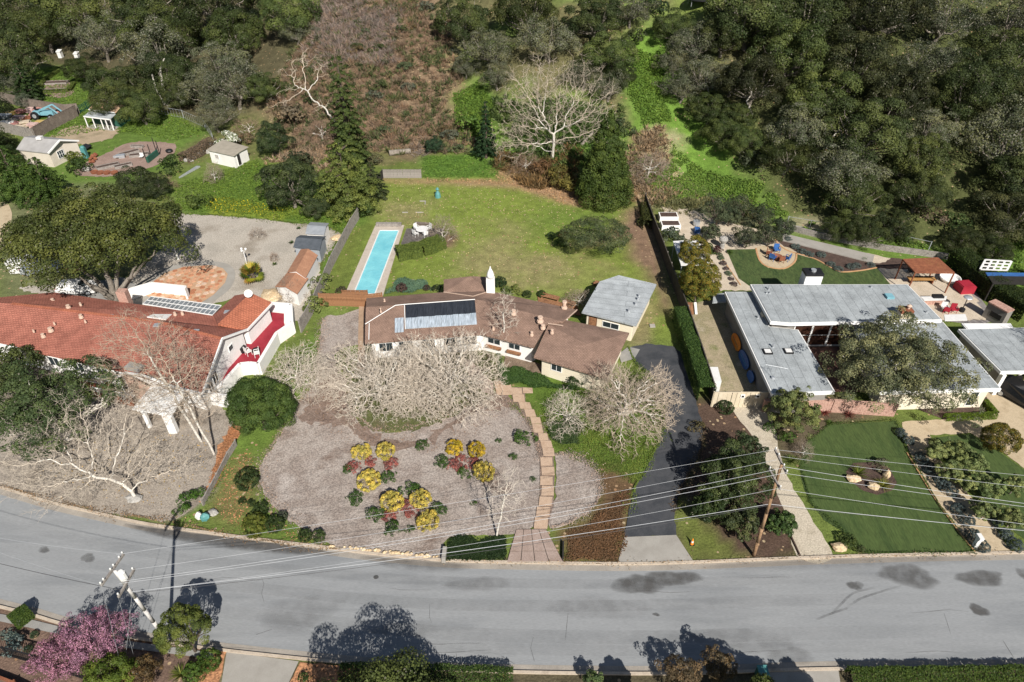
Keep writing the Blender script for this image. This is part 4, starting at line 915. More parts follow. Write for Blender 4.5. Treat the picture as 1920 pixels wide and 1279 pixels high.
# glazed lean-to behind the roof: frame and panes
gl = thing('glazed_roof_frame', 'glazed lean-to roof in white bars behind the red roof', 'glass roof', F(330,580))
A_, B_, C_, D_ = F(283,556,2.5), F(415,573,2.5), F(398,591,2.95), F(268,570,2.95)
q = MB(); n_ = 16
for i in range(n_+1): q.bar(A_.lerp(B_,i/n_), D_.lerp(C_,i/n_), .07, .07)
for s in (0,.5,1): q.bar(A_.lerp(D_,s), B_.lerp(C_,s), .09, .07)
q.build('frame', m_fascia, gl)
m_pane = mat('lean_to_pane', [(.16,.17,.175),(.30,.32,.33)], .8, 3, .15, spec=.6)
for i in range(n_):
    for s0, s1 in ((.03,.48),(.52,.97)):
        q = MB(); q.slab([A_.lerp(B_,(i+.08)/n_).lerp(D_.lerp(C_,(i+.08)/n_),s0), A_.lerp(B_,(i+.92)/n_).lerp(D_.lerp(C_,(i+.92)/n_),s0), A_.lerp(B_,(i+.92)/n_).lerp(D_.lerp(C_,(i+.92)/n_),s1), A_.lerp(B_,(i+.08)/n_).lerp(D_.lerp(C_,(i+.08)/n_),s1)], .02); q.build('pane', m_pane, gl)
wz = MB()
for a, b in [((245,562,0),(290,549,0)),((290,549,0),(355,556,0)),((355,556,0),(352,562,0))]:
    P1, P2 = F(*a), F(*b); wz.bar(P1+Vector((0,0,.75)), P2+Vector((0,0,.75)), .2, 1.5)
solo(wz, 'garden_wall', m_wwall, 'low white garden wall behind the glazed lean-to', 'wall')
ds = thing('satellite_dish', 'white round satellite dish on the end of the red roof', 'satellite dish', F(466,556,3.8))
q = MB(); q.tube(F(466,556,3.7), F(466,556,3.75), .05); q.build('mast', m_metal, ds)
q = MB(); dn = Vector((.15,-.55,.6)).normalized(); ct = F(466,551,4.25)
rt = dn.to_track_quat('Z','Y').to_matrix(); prof = [(0,0),(.2,.02),(.35,.08),(.45,.14)]; vs = []; fs = []
for r_, z_ in prof:
    for i in range(16): a = i*math.pi/8; vs.append(ct+rt@Vector((r_*math.cos(a), r_*math.sin(a), z_)))
for k in range(3):
    for i in range(16): fs.append((k*16+i,k*16+(i+1)%16,(k+1)*16+(i+1)%16,(k+1)*16+i))
q.add(vs, fs); q.build('reflector', m_whitep, ds, True)
# terrace with red floor and white parapet
td = thing('red_terrace', 'long terrace with a red-painted floor and white parapet beside the red-roofed house', 'terrace', F(480,640))
dk = [(506,585),(533,588),(533,607),(519,622),(491,667),(472,678),(449,680),(408,725),(393,728),(452,657),(497,600)]
q = MB(); q.prism([(F(x,y,.55).x,F(x,y,.55).y) for x,y in dk], 0, .55); q.build('floor', m_reddeck, td)
pr_ = [(502,575),(547,578),(549,612),(520,632),(486,690),(470,688),(452,690),(412,734)]
q = MB(); P_ = [F(x,y,.9) for x,y in pr_]
for i in range(len(P_)-1): q.bar(Vector((P_[i].x,P_[i].y,.75)), Vector((P_[i+1].x,P_[i+1].y,.75)), .35, 1.5)
q.build('parapet', m_wwall, td)
q = MB(); q.prism([(F(x,y,.5).x,F(x,y,.5).y) for x,y in [(533,588),(548,585),(549,612),(533,607)]], 0, .62); q.build('ledge', m_wwall, td)
def chair_parts(t, m):
    q = MB(); q.box((0,0,.44), (.5,.5,.05)); q.build('seat', m, t)
    q = MB(); q.box((0,.25,.72), (.5,.05,.5)); q.build('backrest', m, t)
    for sx in (-1,1):
        for sy in (-1,1): q = MB(); q.tube((sx*.22,sy*.22,0),(sx*.2,sy*.2,.44),.025,n=4); q.build('leg', m, t)
    for sx in (-1,1): q = MB(); q.bar((sx*.26,.22,.64),(sx*.26,-.2,.64),.05,.04); q.bar((sx*.26,-.2,.64),(sx*.25,-.22,.42),.04,.04); q.build('armrest', m, t)
ch0 = thing('terrace_chair', 'white metal chair on the red terrace, the left of two', 'chair', (0,0,0), 'white chairs on the red terrace'); chair_parts(ch0, m_whitep)
p = F(467,665,.56); ch0.location = p; ch0.rotation_euler = (0,0,2.4); ch0.scale = (1.15,1.15,1.1)
copy_tree(ch0, loc=F(483,668,.56), rz=-1.2, label='white metal chair with dark seat on the red terrace, nearer the parapet')
q = MB(); p = F(456,660,.56); q.lathe(p, [(.3,0),(.36,.35),(.4,.7),(.1,.72)], 10); solo(q, 'barbecue', m_black, 'small black covered barbecue against the white wall on the terrace', 'barbecue')
q = MB(); p = F(481,660,.56); q.lathe(p, [(.35,0),(.42,.1),(.4,.35),(.1,.36)], 10); solo(q, 'tyre_planter', m_black, 'low round black tub behind the terrace chairs', 'tub')
# entry: brick gable, doors, deck with railing, pergola
q = MB(); a, b, c = F(236,722,0), F(300,740,0), F(318,745,0)
ew = thing('brick_porch', 'pinkish brick gable wall with a glazed door in front of the red roof', 'porch', F(250,740))
br = MB()
pa, pb = F(243,725,1.0), F(288,750,1.0); pa.z=0; pb.z=0
br.bar(pa+Vector((0,0,1.3)), pb+Vector((0,0,1.3)), .25, 2.6); br.build('brick_wall', mat('pale_brick', [(.42,.24,.17),(.60,.42,.33),(.50,.31,.23)], 2.5, 5, .9, .3, 6), ew)
on_wall(F(225,715,0), F(243,748,0), .5, 1.9, .1, 2.2, ew, bars=2, side=1, mg=mat('green_glass', [(.03,.09,.07),(.06,.15,.12)], 1, rough=.15), name='glass_door')
fl = MB(); fl.prism([(F(x,y,.5).x,F(x,y,.5).y) for x,y in [(150,708),(205,716),(232,752),(245,740),(250,756),(180,740),(140,728)]], .0, .5); fl.build('porch_floor', m_rust, ew)
def railing(name, lab, pts, z0, h, m, gap=.16, w=.04, cat='railing', hill_=False, rail=.08, parts=False):
    L_ = [(G(*p) if hill_ else F(p[0],p[1],z0)) for p in pts]; t = thing(name, lab, cat, L_[0]); q = MB(); r_ = MB()
    for i in range(len(L_)-1):
        a, b = L_[i], L_[i+1]; r_.bar(a+Vector((0,0,h)), b+Vector((0,0,h)), rail, .06); r_.bar(a+Vector((0,0,.12)), b+Vector((0,0,.12)), rail*.8, .05); n = max(1,int((b-a).length/gap))
        for k in range(n+1): p = a.lerp(b,k/n); q.bar(p+Vector((0,0,.1)), p+Vector((0,0,h)), w, w)
    for p in L_: s = MB(); s.bar(p, p+Vector((0,0,h+.08)), .1, .1); s.build('post', m, t)
    r_.build('rail', m, t); q.build('balusters', m, t, kind='stuff'); return t
railing('porch_railing', 'white porch railing below the brick gable', [(180,740),(205,746),(244,752),(258,738)], .1, 1.0, m_fascia)
railing('porch_railing', 'short white railing left of the glazed door behind the oak', [(145,713),(195,722),(203,714)], .5, .9, m_fascia)
pg = thing('white_pergola', 'white slatted pergola in front of the red-roofed house', 'pergola', F(290,780))
A_, B_, C_, D_ = F(252,768,2.5), F(318,780,2.5), F(344,738,2.5), F(290,722,2.5)
for i in range(20): t = i/19; q = MB(); q.bar(A_.lerp(D_,t)-(B_-A_)*.06, B_.lerp(C_,t)+(B_-A_)*.06, .055, .14); q.build('slat', m_fascia, pg)
for t in (.08,.5,.92): q = MB(); q.bar(A_.lerp(B_,t)-Vector((0,0,.14)), D_.lerp(C_,t)-Vector((0,0,.14)), .1, .16); q.build('beam', m_fascia, pg)
for (px,py,w_) in ((266,766,.3),(312,775,.75),(338,738,.2),(292,730,.2)):
    p = F(px,py,2.4); q = MB()
    if w_ > .5: q.box((p.x,p.y,1.15), (w_,.5,2.3)) 
    else: q.box((p.x,p.y,1.15), (w_,w_,2.3))
    q.build('post', m_fascia, pg)
lw = MB(); pts = [(334,742),(350,752),(385,745),(400,752),(432,757)]
P_ = [F(x,y,.5) for x,y in pts]
for i in range(4): lw.bar(Vector((P_[i].x,P_[i].y,.8)), Vector((P_[i+1].x,P_[i+1].y,.8)), .25, 1.6)
solo(lw, 'garden_wall', m_wwall, 'white garden wall running right from the pergola', 'wall')
# ------------------------------------------------------------------ grey-roofed modern house on the right
hg = thing('grey_roofed_house', 'modern flat-roofed grey house with white fascias on the right', 'house', F(1560,650))
def flat_roof(parent, pts, h, m=None, fas=.38, name='roof'):
    P_ = [F(x,y,h) for x,y in pts]; q = MB(); q.prism([(p.x,p.y) for p in P_], h-fas, h-.02); q.build('fascia', m_fascia, parent)
    R_ = ring([(x,y,h) for x,y in pts], .12); q = MB(); q.prism([(p.x,p.y) for p in R_], h-.015, h+.03); return q.build(name, m or m_greyroof, parent)
flat_roof(hg, [(1359,547),(1410,547),(1443,612),(1497,618),(1566,734),(1448,739)], 2.9)
flat_roof(hg, [(1407,533),(1702,533),(1767,600),(1482,606),(1445,603)], 3.8)
flat_roof(hg, [(1600,606),(1768,603),(1878,729),(1650,735)], 2.9)
m_hw = mat('taupe_siding', [(.20,.185,.165),(.28,.26,.235)], .8, 4, .9, .08, 9)
wg = walls(hg, [(1359,547,2.9),(1410,547,2.9),(1443,612,2.9),(1497,618,2.9),(1566,734,2.9),(1448,739,2.9)], .45, m_hw, drop=.35)
wu = walls(hg, [(1445,603,3.8),(1767,600,3.8),(1702,533,3.8),(1407,533,3.8)], .5, m_hw, drop=.4)
wr = walls(hg, [(1600,606,2.9),(1768,603,2.9),(1878,729,2.9),(1650,735,2.9)], .6, m_cwall, drop=.35)
for t in (.16,.5,.86): on_wall(wg[5], wg[0], t, 2.6 if t < .8 else 3.0, 1.5, 2.2, hg, bars=4, side=1)
on_wall(wr[2], wr[3], .12, .9, .3, 2.2, hg)
for i in range(3): on_wall(wu[0], wu[1], .20+.115*i, 2.0, .2, 3.1, hg, rows=2, name='window', frame=.12, mg=mat('window_brown_%d'%i, [(.035,.015,.01),(.06,.03,.02)], 1, rough=.15, spec=.6))
q = MB(); p = F(1519,533,3.5); q.box((p.x,p.y+.2,3.9), (1.9,1.3,1.9)); q.build('chimney', m_fascia, hg)
q = MB(); q.box((p.x,p.y+.2,4.98), (2.0,1.4,.28)); q.build('chimney_cap', m_black, hg)
q = MB(); q.lathe((p.x,p.y+.2,5.1), [(.3,0),(.3,.25)], 10); q.build('flue', m_metal, hg)
p = F(1693,594,3.8); q = MB(); q.box((p.x,p.y,4.15), (1.15,.9,.75)); q.build('chimney', m_creamw, hg); q = MB(); q.box((p.x,p.y,4.68), (1.25,1.0,.35)); q.build('chimney_cap', m_rust, hg)
q = MB(); q.lathe((p.x+.2,p.y,4.8), [(.14,0),(.14,.35),(.28,.4),(.08,.55)], 8); q.build('flue', m_tan, hg)
p = F(1667,557,3.85); q = MB(); q.box((p.x,p.y,3.95), (.8,.8,.25)); q.build('skylight', m_ltblue, hg)
for (px,py) in ((1439,660),(1478,659)):
    p = F(px,py,2.95); q = MB(); q.box((p.x,p.y,3.0), (.85,.8,.16)); o = q.build('skylight', m_black, hg); q = MB(); q.box((p.x,p.y,3.09), (.62,.58,.03)); q.build('pane', m_whitep, o)
for (px,py,h,r,hh) in ((1441,544,3.8,.08,.5),(1443,551,3.8,.06,.3),(1437,551,3.8,.06,.3),(1449,652,2.9,.09,.5),(1421,597,2.9,.08,.35),(1737,587,3.8,.08,.3),(1633,540,3.8,.08,.25),(1733,610,2.9,.1,.3),(1449,710,2.9,.14,.22)): vent(px,py,h,hg,r,hh,m_metal)
q = MB(); p = F(1433,592,2.95); q.box((p.x,p.y,3.1), (.7,.6,.35)); q.build('roof_hatch', m_creamw, hg)
an = MB(); p = F(1450,710,2.95); an.tube(p, p+Vector((0,0,1.6)), .025); e = p+Vector((0,0,1.5)); an.tube(e+Vector((-1,.3,0)), e+Vector((.9,-.3,0)), .02, n=4)
for k in range(7): c = e+Vector((-1+.3*k,.3-.1*k,0)); an.tube(c+Vector((-.1,-.4+.03*k,0)), c+Vector((.1,.4-.03*k,0)), .012, n=4)
solo(an, 'television_aerial', m_metal, 'thin television aerial on the lower grey roof', 'aerial')
# garage / carport at the right
gr = thing('open_garage', 'grey flat-roofed garage with an open front at the right edge', 'garage', F(1900,700))
flat_roof(gr, [(1797,617),(2000,612),(2100,694),(1877,697)], 2.9, fas=.34)
ww = walls(gr, [(1797,617,2.9),(2000,612,2.9),(2100,694,2.9),(1877,697,2.9)], .35, m_hw, drop=.35, skip=(2,))
on_wall(ww[3], ww[0], .3, 1.1, .9, 1.9, gr, side=-1)
q = MB(); p = ww[3]; q.box((p.x+.1,p.y-.3,1.3), (.35,.5,2.55)); q.build('post', m_fascia, gr)
flat_roof(gr, [(1803,606),(1895,606),(1902,616),(1814,618)], 2.7, m_fascia, .2, 'back_canopy')
# ------------------------------------------------------------------ brick wall, board fence and other boundaries
q = MB(); a, b = F(1432,757,1.0), F(1560,757,1.0); q.bar(Vector((a.x,a.y,.75)), Vector((b.x,b.y,.75)), .3, 1.5); a2 = F(1680,768,.8); q.bar(Vector((b.x+.1,b.y,.74)), Vector((a2.x,a2.y,.74)), .3, 1.48)
solo(q, 'brick_wall', m_brick, 'red brick garden wall in front of the grey-roofed house', 'wall')
def fence(name, lab, pts, h, m, bw=.14, gap=.012, each=False, post=2.4, rails=True, hill_=False, mp_=None, jit=.02):
    L_ = [(G(*p) if hill_ else F(*p)) for p in pts]; t = thing(name, lab, 'fence', L_[0]); rr = random.Random(int(pts[0][0])); J = MB(); R_ = MB(); me = {}
    for i in range(len(L_)-1):
        a, b = L_[i], L_[i+1]; d = b-a; D = math.hypot(d.x,d.y); rz = math.atan2(d.y,d.x); n = max(1,int(D/bw)); nn = Vector((-d.y,d.x,0)).normalized()
        for k in range(n):
            p = a.lerp(b,(k+.5)/n); p.z = float(T(p.x,p.y)); hh = h+rr.gauss(0,jit)
            if each:
                key = rr.randrange(4)
                if key not in me:
                    q = MB(); q.box((0,0,h/2), (D/n-gap,.03,h)); me[key] = q
                    mm = bpy.data.meshes.new('board'); mm.from_pydata([tuple(v) for v in q.v], [], q.f); mm.materials.append(m); me[key] = mm
                o = link('board', me[key], t, (p.x-L_[0].x, p.y-L_[0].y, p.z-L_[0].z)); o.rotation_euler = (0,rr.gauss(0,.008),rz); o.scale = (1,1,hh/h)
            else: J.box(p+Vector((0,0,hh/2)), (D/n-gap,.03,hh), rz)
        for z in (.35,h-.3):
            A = a+nn*.05; B = b+nn*.05; R_.bar(A+Vector((0,0,z)), B+Vector((0,0,z)), .05, .09)
        R_.bar(a+Vector((0,0,h+.02)), b+Vector((0,0,h+.02)), .10, .04)
        np_ = max(1,int(D/post))
        for k in range(np_+(1 if i == len(L_)-2 else 0)):
            p = a.lerp(b,k/np_); p.z = float(T(p.x,p.y)); q = MB(); q.box(p+nn*.08+Vector((0,0,(h+.05)/2)), (.1,.1,h+.05), rz); q.build('post', mp_ or m, t)
    if not each: J.build('boards', m, t, kind='stuff')
    R_.build('rail', m, t); return t
fence('redwood_fence', 'red-brown board fence below the swimming pool', [(601,573),(644,574),(686,576),(719,572)], 1.7, m_wood, .17, each=True)
fence('redwood_fence', 'short red-brown screen at the foot of the pool', [(643,558),(690,558)], 1.0, m_wood, .17, each=True)
fence('board_fence', 'weathered grey fence between the gravel yard and the pool garden', [(566,624),(586,590),(606,545),(622,505),(640,470),(660,432),(674,410)], 1.7, m_greyw)
fence('board_fence', 'dark tall boundary fence between the back lawn and the right garden', [(1207,386),(1222,430),(1240,478),(1262,540),(1285,600),(1312,680),(1333,748)], 2.0, mat('dark_fence_boards', [(.045,.038,.032),(.08,.068,.055)], 1.5, 5), mp_=m_greyw)  # boards dark on both faces, posts grey
fence('cream_board_fence', 'cream vertical board fence with two small windows', [(1333,763),(1434,763)], 1.9, m_creamw, .42, .03, each=True)
for (px,lab) in ((1390,'left'),(1418,'right')):
    p = F(px,745,1.1); q = MB(); q.box((p.x, F(px,763).y-.06, 1.45), (.42,.07,.42)); 
    w_ = solo(q, 'fence_window', m_fascia, 'small square white-framed opening in the cream fence, the %s one' % px and 'small square white-framed opening in the cream board fence, the %s one' % lab, 'window'); q = MB(); c = w_.location; q.box((0,-.04,.21), (.24,.02,.24)); qq = q.build('pane', m_dark, None); qq.parent = w_
fence('old_fence', 'tall old board fence behind the scrap yard', [(-60,160),(0,190),(60,205),(128,216),(150,214)], 2.0, m_brnw, .22, each=False)
fence('old_fence', 'tall old board fence between the scrap yard and the dirt patch', [(68,262),(100,243),(148,218)], 2.1, m_brnw, .22)
fence('old_fence', 'grey board fence along the front of the scrap yard', [(-60,236),(10,249),(68,262)], 1.9, m_greyw, .22)
fence('board_fence', 'short grey board fence at the back left corner of the lawn', [(719,334),(790,334)], 1.4, m_greyw, .2, each=True)
fence('board_fence', 'dark end of the back fence turning towards the cypress', [(704,352),(719,334)], 1.4, m_dark, .2)
fence('low_fence', 'low weathered fence between the front gravel and the shrubs', [(383,948),(410,898),(430,858),(445,835)], .7, m_greyw, .6, .03, post=1.8)
railing('dark_railing', 'dark iron railing at the lower left corner', [(-40,1228),(20,1232),(80,1248),(160,1275)], 0, 1.3, m_black, .14, .025, 'fence')
fence('bottom_fence', 'low rusty red fence board at the lower left corner', [(-40,1258),(30,1285),(70,1305)], .5, m_rust, .6)
fence('chain_fence_base', 'faint green mesh fence behind the green shed', [(150,214),(165,205),(178,196)], 1.4, m_green, .5, .42, post=3)
railing('mesh_fence', 'thin wire mesh fence along the back of the bright lawn', [(300,214),(345,222),(385,240),(400,262)], 0, 1.5, m_metal, .7, .025, 'fence', hill_=True, rail=.03)
railing('wire_fence', 'thin wire fence on posts along the green slope', [(1475,422),(1560,436),(1660,452),(1740,470)], 0, 1.3, m_metal, 2.2, .05, 'fence', hill_=True, rail=.02)
rb = thing('retaining_boards', 'long curved grey timber retaining wall behind the right garden', 'retaining wall', G(1600,450))
for i, (a, b) in enumerate(zip([(1462,425),(1500,437),(1545,448),(1600,459),(1660,470),(1720,478)], [(1500,437),(1545,448),(1600,459),(1660,470),(1720,478),(1775,486)])):
    q = MB(); q.bar(F(*a)+Vector((0,0,.4)), F(*b)+Vector((0,0,.4)), .25, .8); q.build('board', m_greyw, rb)
q = MB(); q.slab([F(1467,437,.25),F(1640,478,.25),F(1636,492,.25),F(1463,449,.25)], .25); solo(q, 'concrete_ramp', m_conc, 'long pale concrete slab behind the curved planting bed', 'ramp')
# curved garden edging
def edging(name, lab, pts, w, h, m, z=0.0):
    L_ = line3(pts, 0, True, .5); o = strip(name, L_, -w/2, w/2, 0, h, m, kind=None); return tag(o, kind='structure')
m_edge = mat('corten_edge', [(.40,.22,.10),(.50,.30,.16)], 1.5)
edging('lawn_edging', '', [(1450,447),(1462,462),(1480,473),(1500,478),(1530,488),(1552,500),(1575,511),(1612,509),(1645,503)], .2, .16, m_edge)
edging('lawn_edging', '', [(1417,467),(1424,490),(1440,502),(1470,505),(1490,492),(1493,476)], .22, .16, m_edge)
edging('lawn_edging', '', [(1345,474),(1363,500),(1388,536)], .12, .16, m_edge)
edging('lawn_edging', '', [(1500,1044),(1482,1005),(1462,960)], .1, .16, m_bark); edging('lawn_edging', '', [(1700,850),(1760,947),(1830,1040)], .12, .12, m_edge)
# ------------------------------------------------------------------ swimming pool and deck
pool = thing('swimming_pool', 'long narrow turquoise swimming pool with a pale concrete surround', 'swimming pool', F(700,490))
def inner(pts, h): return [F(x,y,h) for x,y in pts]
po = [(704,423),(758,423),(742,478),(722,540),(716,556),(644,556),(672,490)]
wi = [(711,432),(748,432),(738,462),(704,552),(663,552),(686,490)]
wi = [(712,432),(748,432),(703,551),(663,551)]
z = _lay[0]+.03; O = [(704,422),(758,422),(717,557),(644,557)]
q = MB(); Po = inner(O, .12); Pi = inner(wi, .12)
for i in range(4):
    j = (i+1)%4; q.slab([Po[i],Po[j],Pi[j],Pi[i]], .12)
q.build('coping', mat('pool_coping', [(.34,.285,.235),(.46,.40,.335),(.40,.34,.28)], .5, 7, .9, .12, 9), pool)
q = MB(); Pw = inner(wi, .13)
for i in range(4): q.bar(Pw[i], Pw[(i+1)%4], .14, .05)
q.build('rim', m_whitep, pool)
mw = bpy.data.materials.new('pool_water'); mw.use_nodes = True; N = mw.node_tree.nodes; L = mw.node_tree.links; b = N['Principled BSDF']; b.inputs['Roughness'].default_value = .08
n = N.new('ShaderNodeTexNoise'); n.inputs['Scale'].default_value = .5; n.inputs['Detail'].default_value = 4; cr = _ramp(N, [(.3,(.15,.46,.53)),(.7,(.24,.60,.64))]); L.new(n.outputs[0], cr.inputs[0]); L.new(cr.outputs[0], b.inputs['Base Color'])
n2 = N.new('ShaderNodeTexNoise'); n2.inputs['Scale'].default_value = 2.2; n2.inputs['Distortion'].default_value = 1.5; g2 = N.new('ShaderNodeNewGeometry'); L.new(g2.outputs['Position'], n2.inputs['Vector']); L.new(g2.outputs['Position'], n.inputs['Vector']); bp = N.new('ShaderNodeBump'); bp.inputs['Distance'].default_value=.05; L.new(n2.outputs[0], bp.inputs['Height']); L.new(bp.outputs[0], b.inputs['Normal'])
q = MB(); c = Pw; q.add([(p.x,p.y,.10) for p in Pw], [(3,2,1,0)] if (Pw[1]-Pw[0]).cross(Pw[2]-Pw[0]).z < 0 else [(0,1,2,3)]); q.build('water', mw, pool)
q = MB(); a, b = F(706,425), F(753,425); q.bar(a+Vector((0,0,.35)), b+Vector((0,0,.35)), .5, .45); q.build('cover_box', m_greyw, pool)
dk = thing('pool_deck', 'weathered grey timber deck beside the swimming pool', 'deck', F(790,450))
q = MB(); DP = [F(x,y,.2) for x,y in [(762,428),(832,428),(830,447),(806,453),(768,466),(744,478)]]
m_deck = mat('deck_boards', [(.085,.075,.07),(.17,.15,.135),(.12,.105,.097)], 1.2, 6, .95, .2, 7, space='obj'); q.prism([(p.x,p.y) for p in DP], 0, .14); q.build('frame', m_dark, dk)
L0, L1 = F(762,428,.2), F(744,478,.2); Rr = F(832,428,.2)
from mathutils.geometry import intersect_line_line_2d
nb = 30
for i in range(nb):
    t = (i+.5)/nb; a = L0.lerp(Rr, t); d = (L1-L0); hits = []
    b_ = a+d*3
    for k in range(len(DP)):
        h_ = intersect_line_line_2d(a.xy-d.xy*.01, b_.xy, DP[k].xy, DP[(k+1)%len(DP)].xy)
        if h_ is not None: hits.append((h_-a.xy).length)
    if hits:
        e = a+d.normalized()*max(hits); q = MB(); q.bar(Vector((a.x,a.y,.17)), Vector((e.x,e.y,.17)), .118, .04)
        q.build('board', m_deck, dk)
for a, b, nm in (((778,424),(809,426),'back'),((767,465),(806,454),'front')):
    q = MB(); A, B = F(*a), F(*b); q.bar(A+Vector((0,0,.55)), B+Vector((0,0,.55)), .4, .08); q.bar(A+Vector((0,0,.3)), B+Vector((0,0,.3)), .08, .5)
    solo(q, 'deck_bench', m_brnw, 'narrow dark bench at the %s edge of the pool deck' % nm, 'bench')
tb = thing('patio_table', 'round white plastic table on the pool deck', 'table', F(792,438,.2)); p = F(792,438,.2)
q = MB(); q.lathe(p+Vector((0,0,.7)), [(.85,0),(.87,.03),(.85,.05)], 18); q.build('tabletop', m_whitep, tb)
for k in range(4): a = k*math.pi/2+.5; q = MB(); q.tube(p+Vector((.55*math.cos(a),.55*math.sin(a),0)), p+Vector((.45*math.cos(a),.45*math.sin(a),.7)), .04, n=5); q.build('leg', m_whitep, tb)
for i, (a, lab) in enumerate([(2.4,'back left'),(.7,'back right'),(3.9,'front left'),(5.2,'front right')]):
    loc = p+Vector((1.15*math.cos(a), 1.15*math.sin(a), 0)); lb = 'white plastic chair at the %s of the deck table' % lab
    if i == 0: pc = thing('patio_chair', lb, 'chair', (0,0,0), 'white chairs round the deck table'); chair_parts(pc, m_whitep); pc.location = loc; pc.rotation_euler = (0,0,a-math.pi/2); pc.scale = (1.15,1.15,1.1)
    else: copy_tree(pc, loc=loc, rz=a-math.pi/2, label=lb)
# redwood benches behind the house, and by the garage
for (a, b, lab) in [((1014,560),(1046,568),'redwood slatted bench behind the brown roof, the left one'),((1056,572),(1076,578),'redwood bench corner behind the brown roof, the right one'),((1112,536),(1122,540),'small redwood bench behind the grey-roofed garage')]:
    t = thing('redwood_bench', lab, 'bench', F(*a)); A, B = F(*a), F(*b); nn = Vector((-(B-A).y,(B-A).x,0)).normalized()
    for k in range(4): q = MB(); q.bar(A+nn*(k*.2)+Vector((0,0,.45)), B+nn*(k*.2)+Vector((0,0,.45)), .16, .05); q.build('slat', mat_rw if 'mat_rw' in globals() else m_wood, t)
    for s in (0.05,.95): q = MB(); q.bar(A.lerp(B,s)+Vector((0,0,0)), A.lerp(B,s)+nn*.6+Vector((0,0,.4)), .1, .3); q.build('leg', m_wood, t)
q = MB(); A, B = F(1005,572), F(1080,590); q.slab([F(1008,556,.12),F(1082,574,.12),F(1090,592,.12),F(1010,575,.12)], .12); solo(q, 'timber_step', m_wood, 'red-brown timber platform behind the brown roof', 'platform')
# ------------------------------------------------------------------ sheds
def shed(name, lab, c4, h, ridge, mr, mw_, over=.15, along=0, parts=True, windows=()):
    """c4: ground corners (front-left, front-right, back-right, back-left) in the picture; along 0: ridge left-right, 1: ridge front-back"""
    P_ = [G(*p) for p in c4]; z0 = min(p.z for p in P_); P_ = [Vector((p.x,p.y,z0)) for p in P_]; t = thing(name, lab, 'shed', sum(P_,Vector())/4)
    c = sum(P_,Vector())/4
    if along == 0: r0 = (P_[0]+P_[3])/2; r1 = (P_[1]+P_[2])/2
    else: r0 = (P_[0]+P_[1])/2; r1 = (P_[3]+P_[2])/2
    for i in range(4):
        a, b = P_[i], P_[(i+1)%4]; q = MB(); g = (i in (1,3)) if along == 0 else (i in (0,2)); m_ = (a+b)/2
        vs = [a,b,b+Vector((0,0,h)), a+Vector((0,0,h))]
        if g and ridge > 0: vs = [a,b,b+Vector((0,0,h)), m_+Vector((0,0,h+ridge)), a+Vector((0,0,h))]
        n_ = len(vs); off = (c-m_); off.z = 0; off = off.normalized()*.08
        q.add(list(vs)+[v+off for v in vs], [tuple(range(n_)), tuple(range(2*n_-1,n_-1,-1))]+[(k,(k+1)%n_,n_+(k+1)%n_,n_+k) for k in range(n_)]); q.build('wall', mw_, t)
    def ex(p, k=over): d = p-c; d.z = 0; return p+d.normalized()*k
    R0 = ex(r0)+Vector((0,0,h+ridge+.05)); R1 = ex(r1)+Vector((0,0,h+ridge+.05)); E = [ex(p,over*1.4)+Vector((0,0,h+.02)) for p in P_]
    for f in ([(E[0],E[1],R1,R0),(E[3],E[2],R1,R0)] if along == 0 else [(E[0],E[3],R1,R0),(E[1],E[2],R1,R0)]): q = MB(); q.slab(f, .07); q.build('roof', mr, t)
    return t, P_
t_, P_ = shed('white_shed', 'small white shed with a silvery ribbed roof by the gravel yard', [(580,461),(611,463),(619,443),(588,441)], 1.9, .35, m_metal, m_wwall)
on_wall(P_[0], P_[1], .25, .45, .9, 1.4, t_, mg=m_dark, side=1, out=.02)
shed('grey_shed', 'grey shed with a dark slate roof next to the white shed', [(558,487),(603,492),(613,468),(570,466)], 1.9, .5, mat('dark_slate', [(.06,.07,.08),(.09,.10,.115)], 2, 4), mat('grey_siding', [(.26,.28,.30),(.33,.35,.37)], 1, 3))
shed('long_white_shed', 'white shed with a brown roof, the far half of the pair', [(548,536),(579,547),(599,507),(570,496)], 2.1, .5, mat('brown_felt_roof', [(.30,.15,.09),(.38,.20,.12)], 1.5, 5, .9, .15, 9), m_wwall, along=1)
shed('long_white_shed', 'white shed with a brown roof, the lower near half', [(525,560),(562,573),(580,546),(546,534)], 1.75, .45, bpy.data.materials['brown_felt_roof'], m_wwall, along=1)
t_, P_ = shed('white_flat_shed', 'white flat-roofed shed in the rough grass', [(398,305),(444,316),(468,300),(425,287)], 2.2, .05, mat('flat_roof_old', [(.28,.25,.20),(.38,.34,.27)], 1, 5), m_wwall, .25)
on_wall(P_[1], P_[2], .3, .9, .1, 2.0, t_, mg=m_dark, side=1, out=.02); on_wall(P_[0], P_[1], .28, .9, .9, 1.7, t_, mg=mat('shed_stain', [(.30,.27,.25),(.5,.46,.43)], 3), side=1, out=.02)
t_, P_ = shed('green_shed', 'dark green shed with a white-posted porch behind the bright lawn', [(178,233),(226,239),(246,226),(200,214)], 2.7, .35, mat('tan_roof', [(.38,.24,.15),(.46,.32,.20)], 1), m_green)
A, B = P_[0], P_[1]; nn = Vector(((B-A).y,-(B-A).x,0)).normalized()
q = MB(); q.slab([A+Vector((0,0,2.45)),B+Vector((0,0,2.45)),B+nn*1.7+Vector((0,0,2.1)),A+nn*1.7+Vector((0,0,2.1))], .1); q.build('porch_roof', m_greyroof, t_)
q = MB(); q.bar(A+nn*1.75+Vector((0,0,2.05)), B+nn*1.75+Vector((0,0,2.05)), .1, .2); q.bar(A+Vector((0,0,2.75))+nn*.12, B+Vector((0,0,2.75))+nn*.12, .1, .2); q.build('trim', m_fascia, t_)
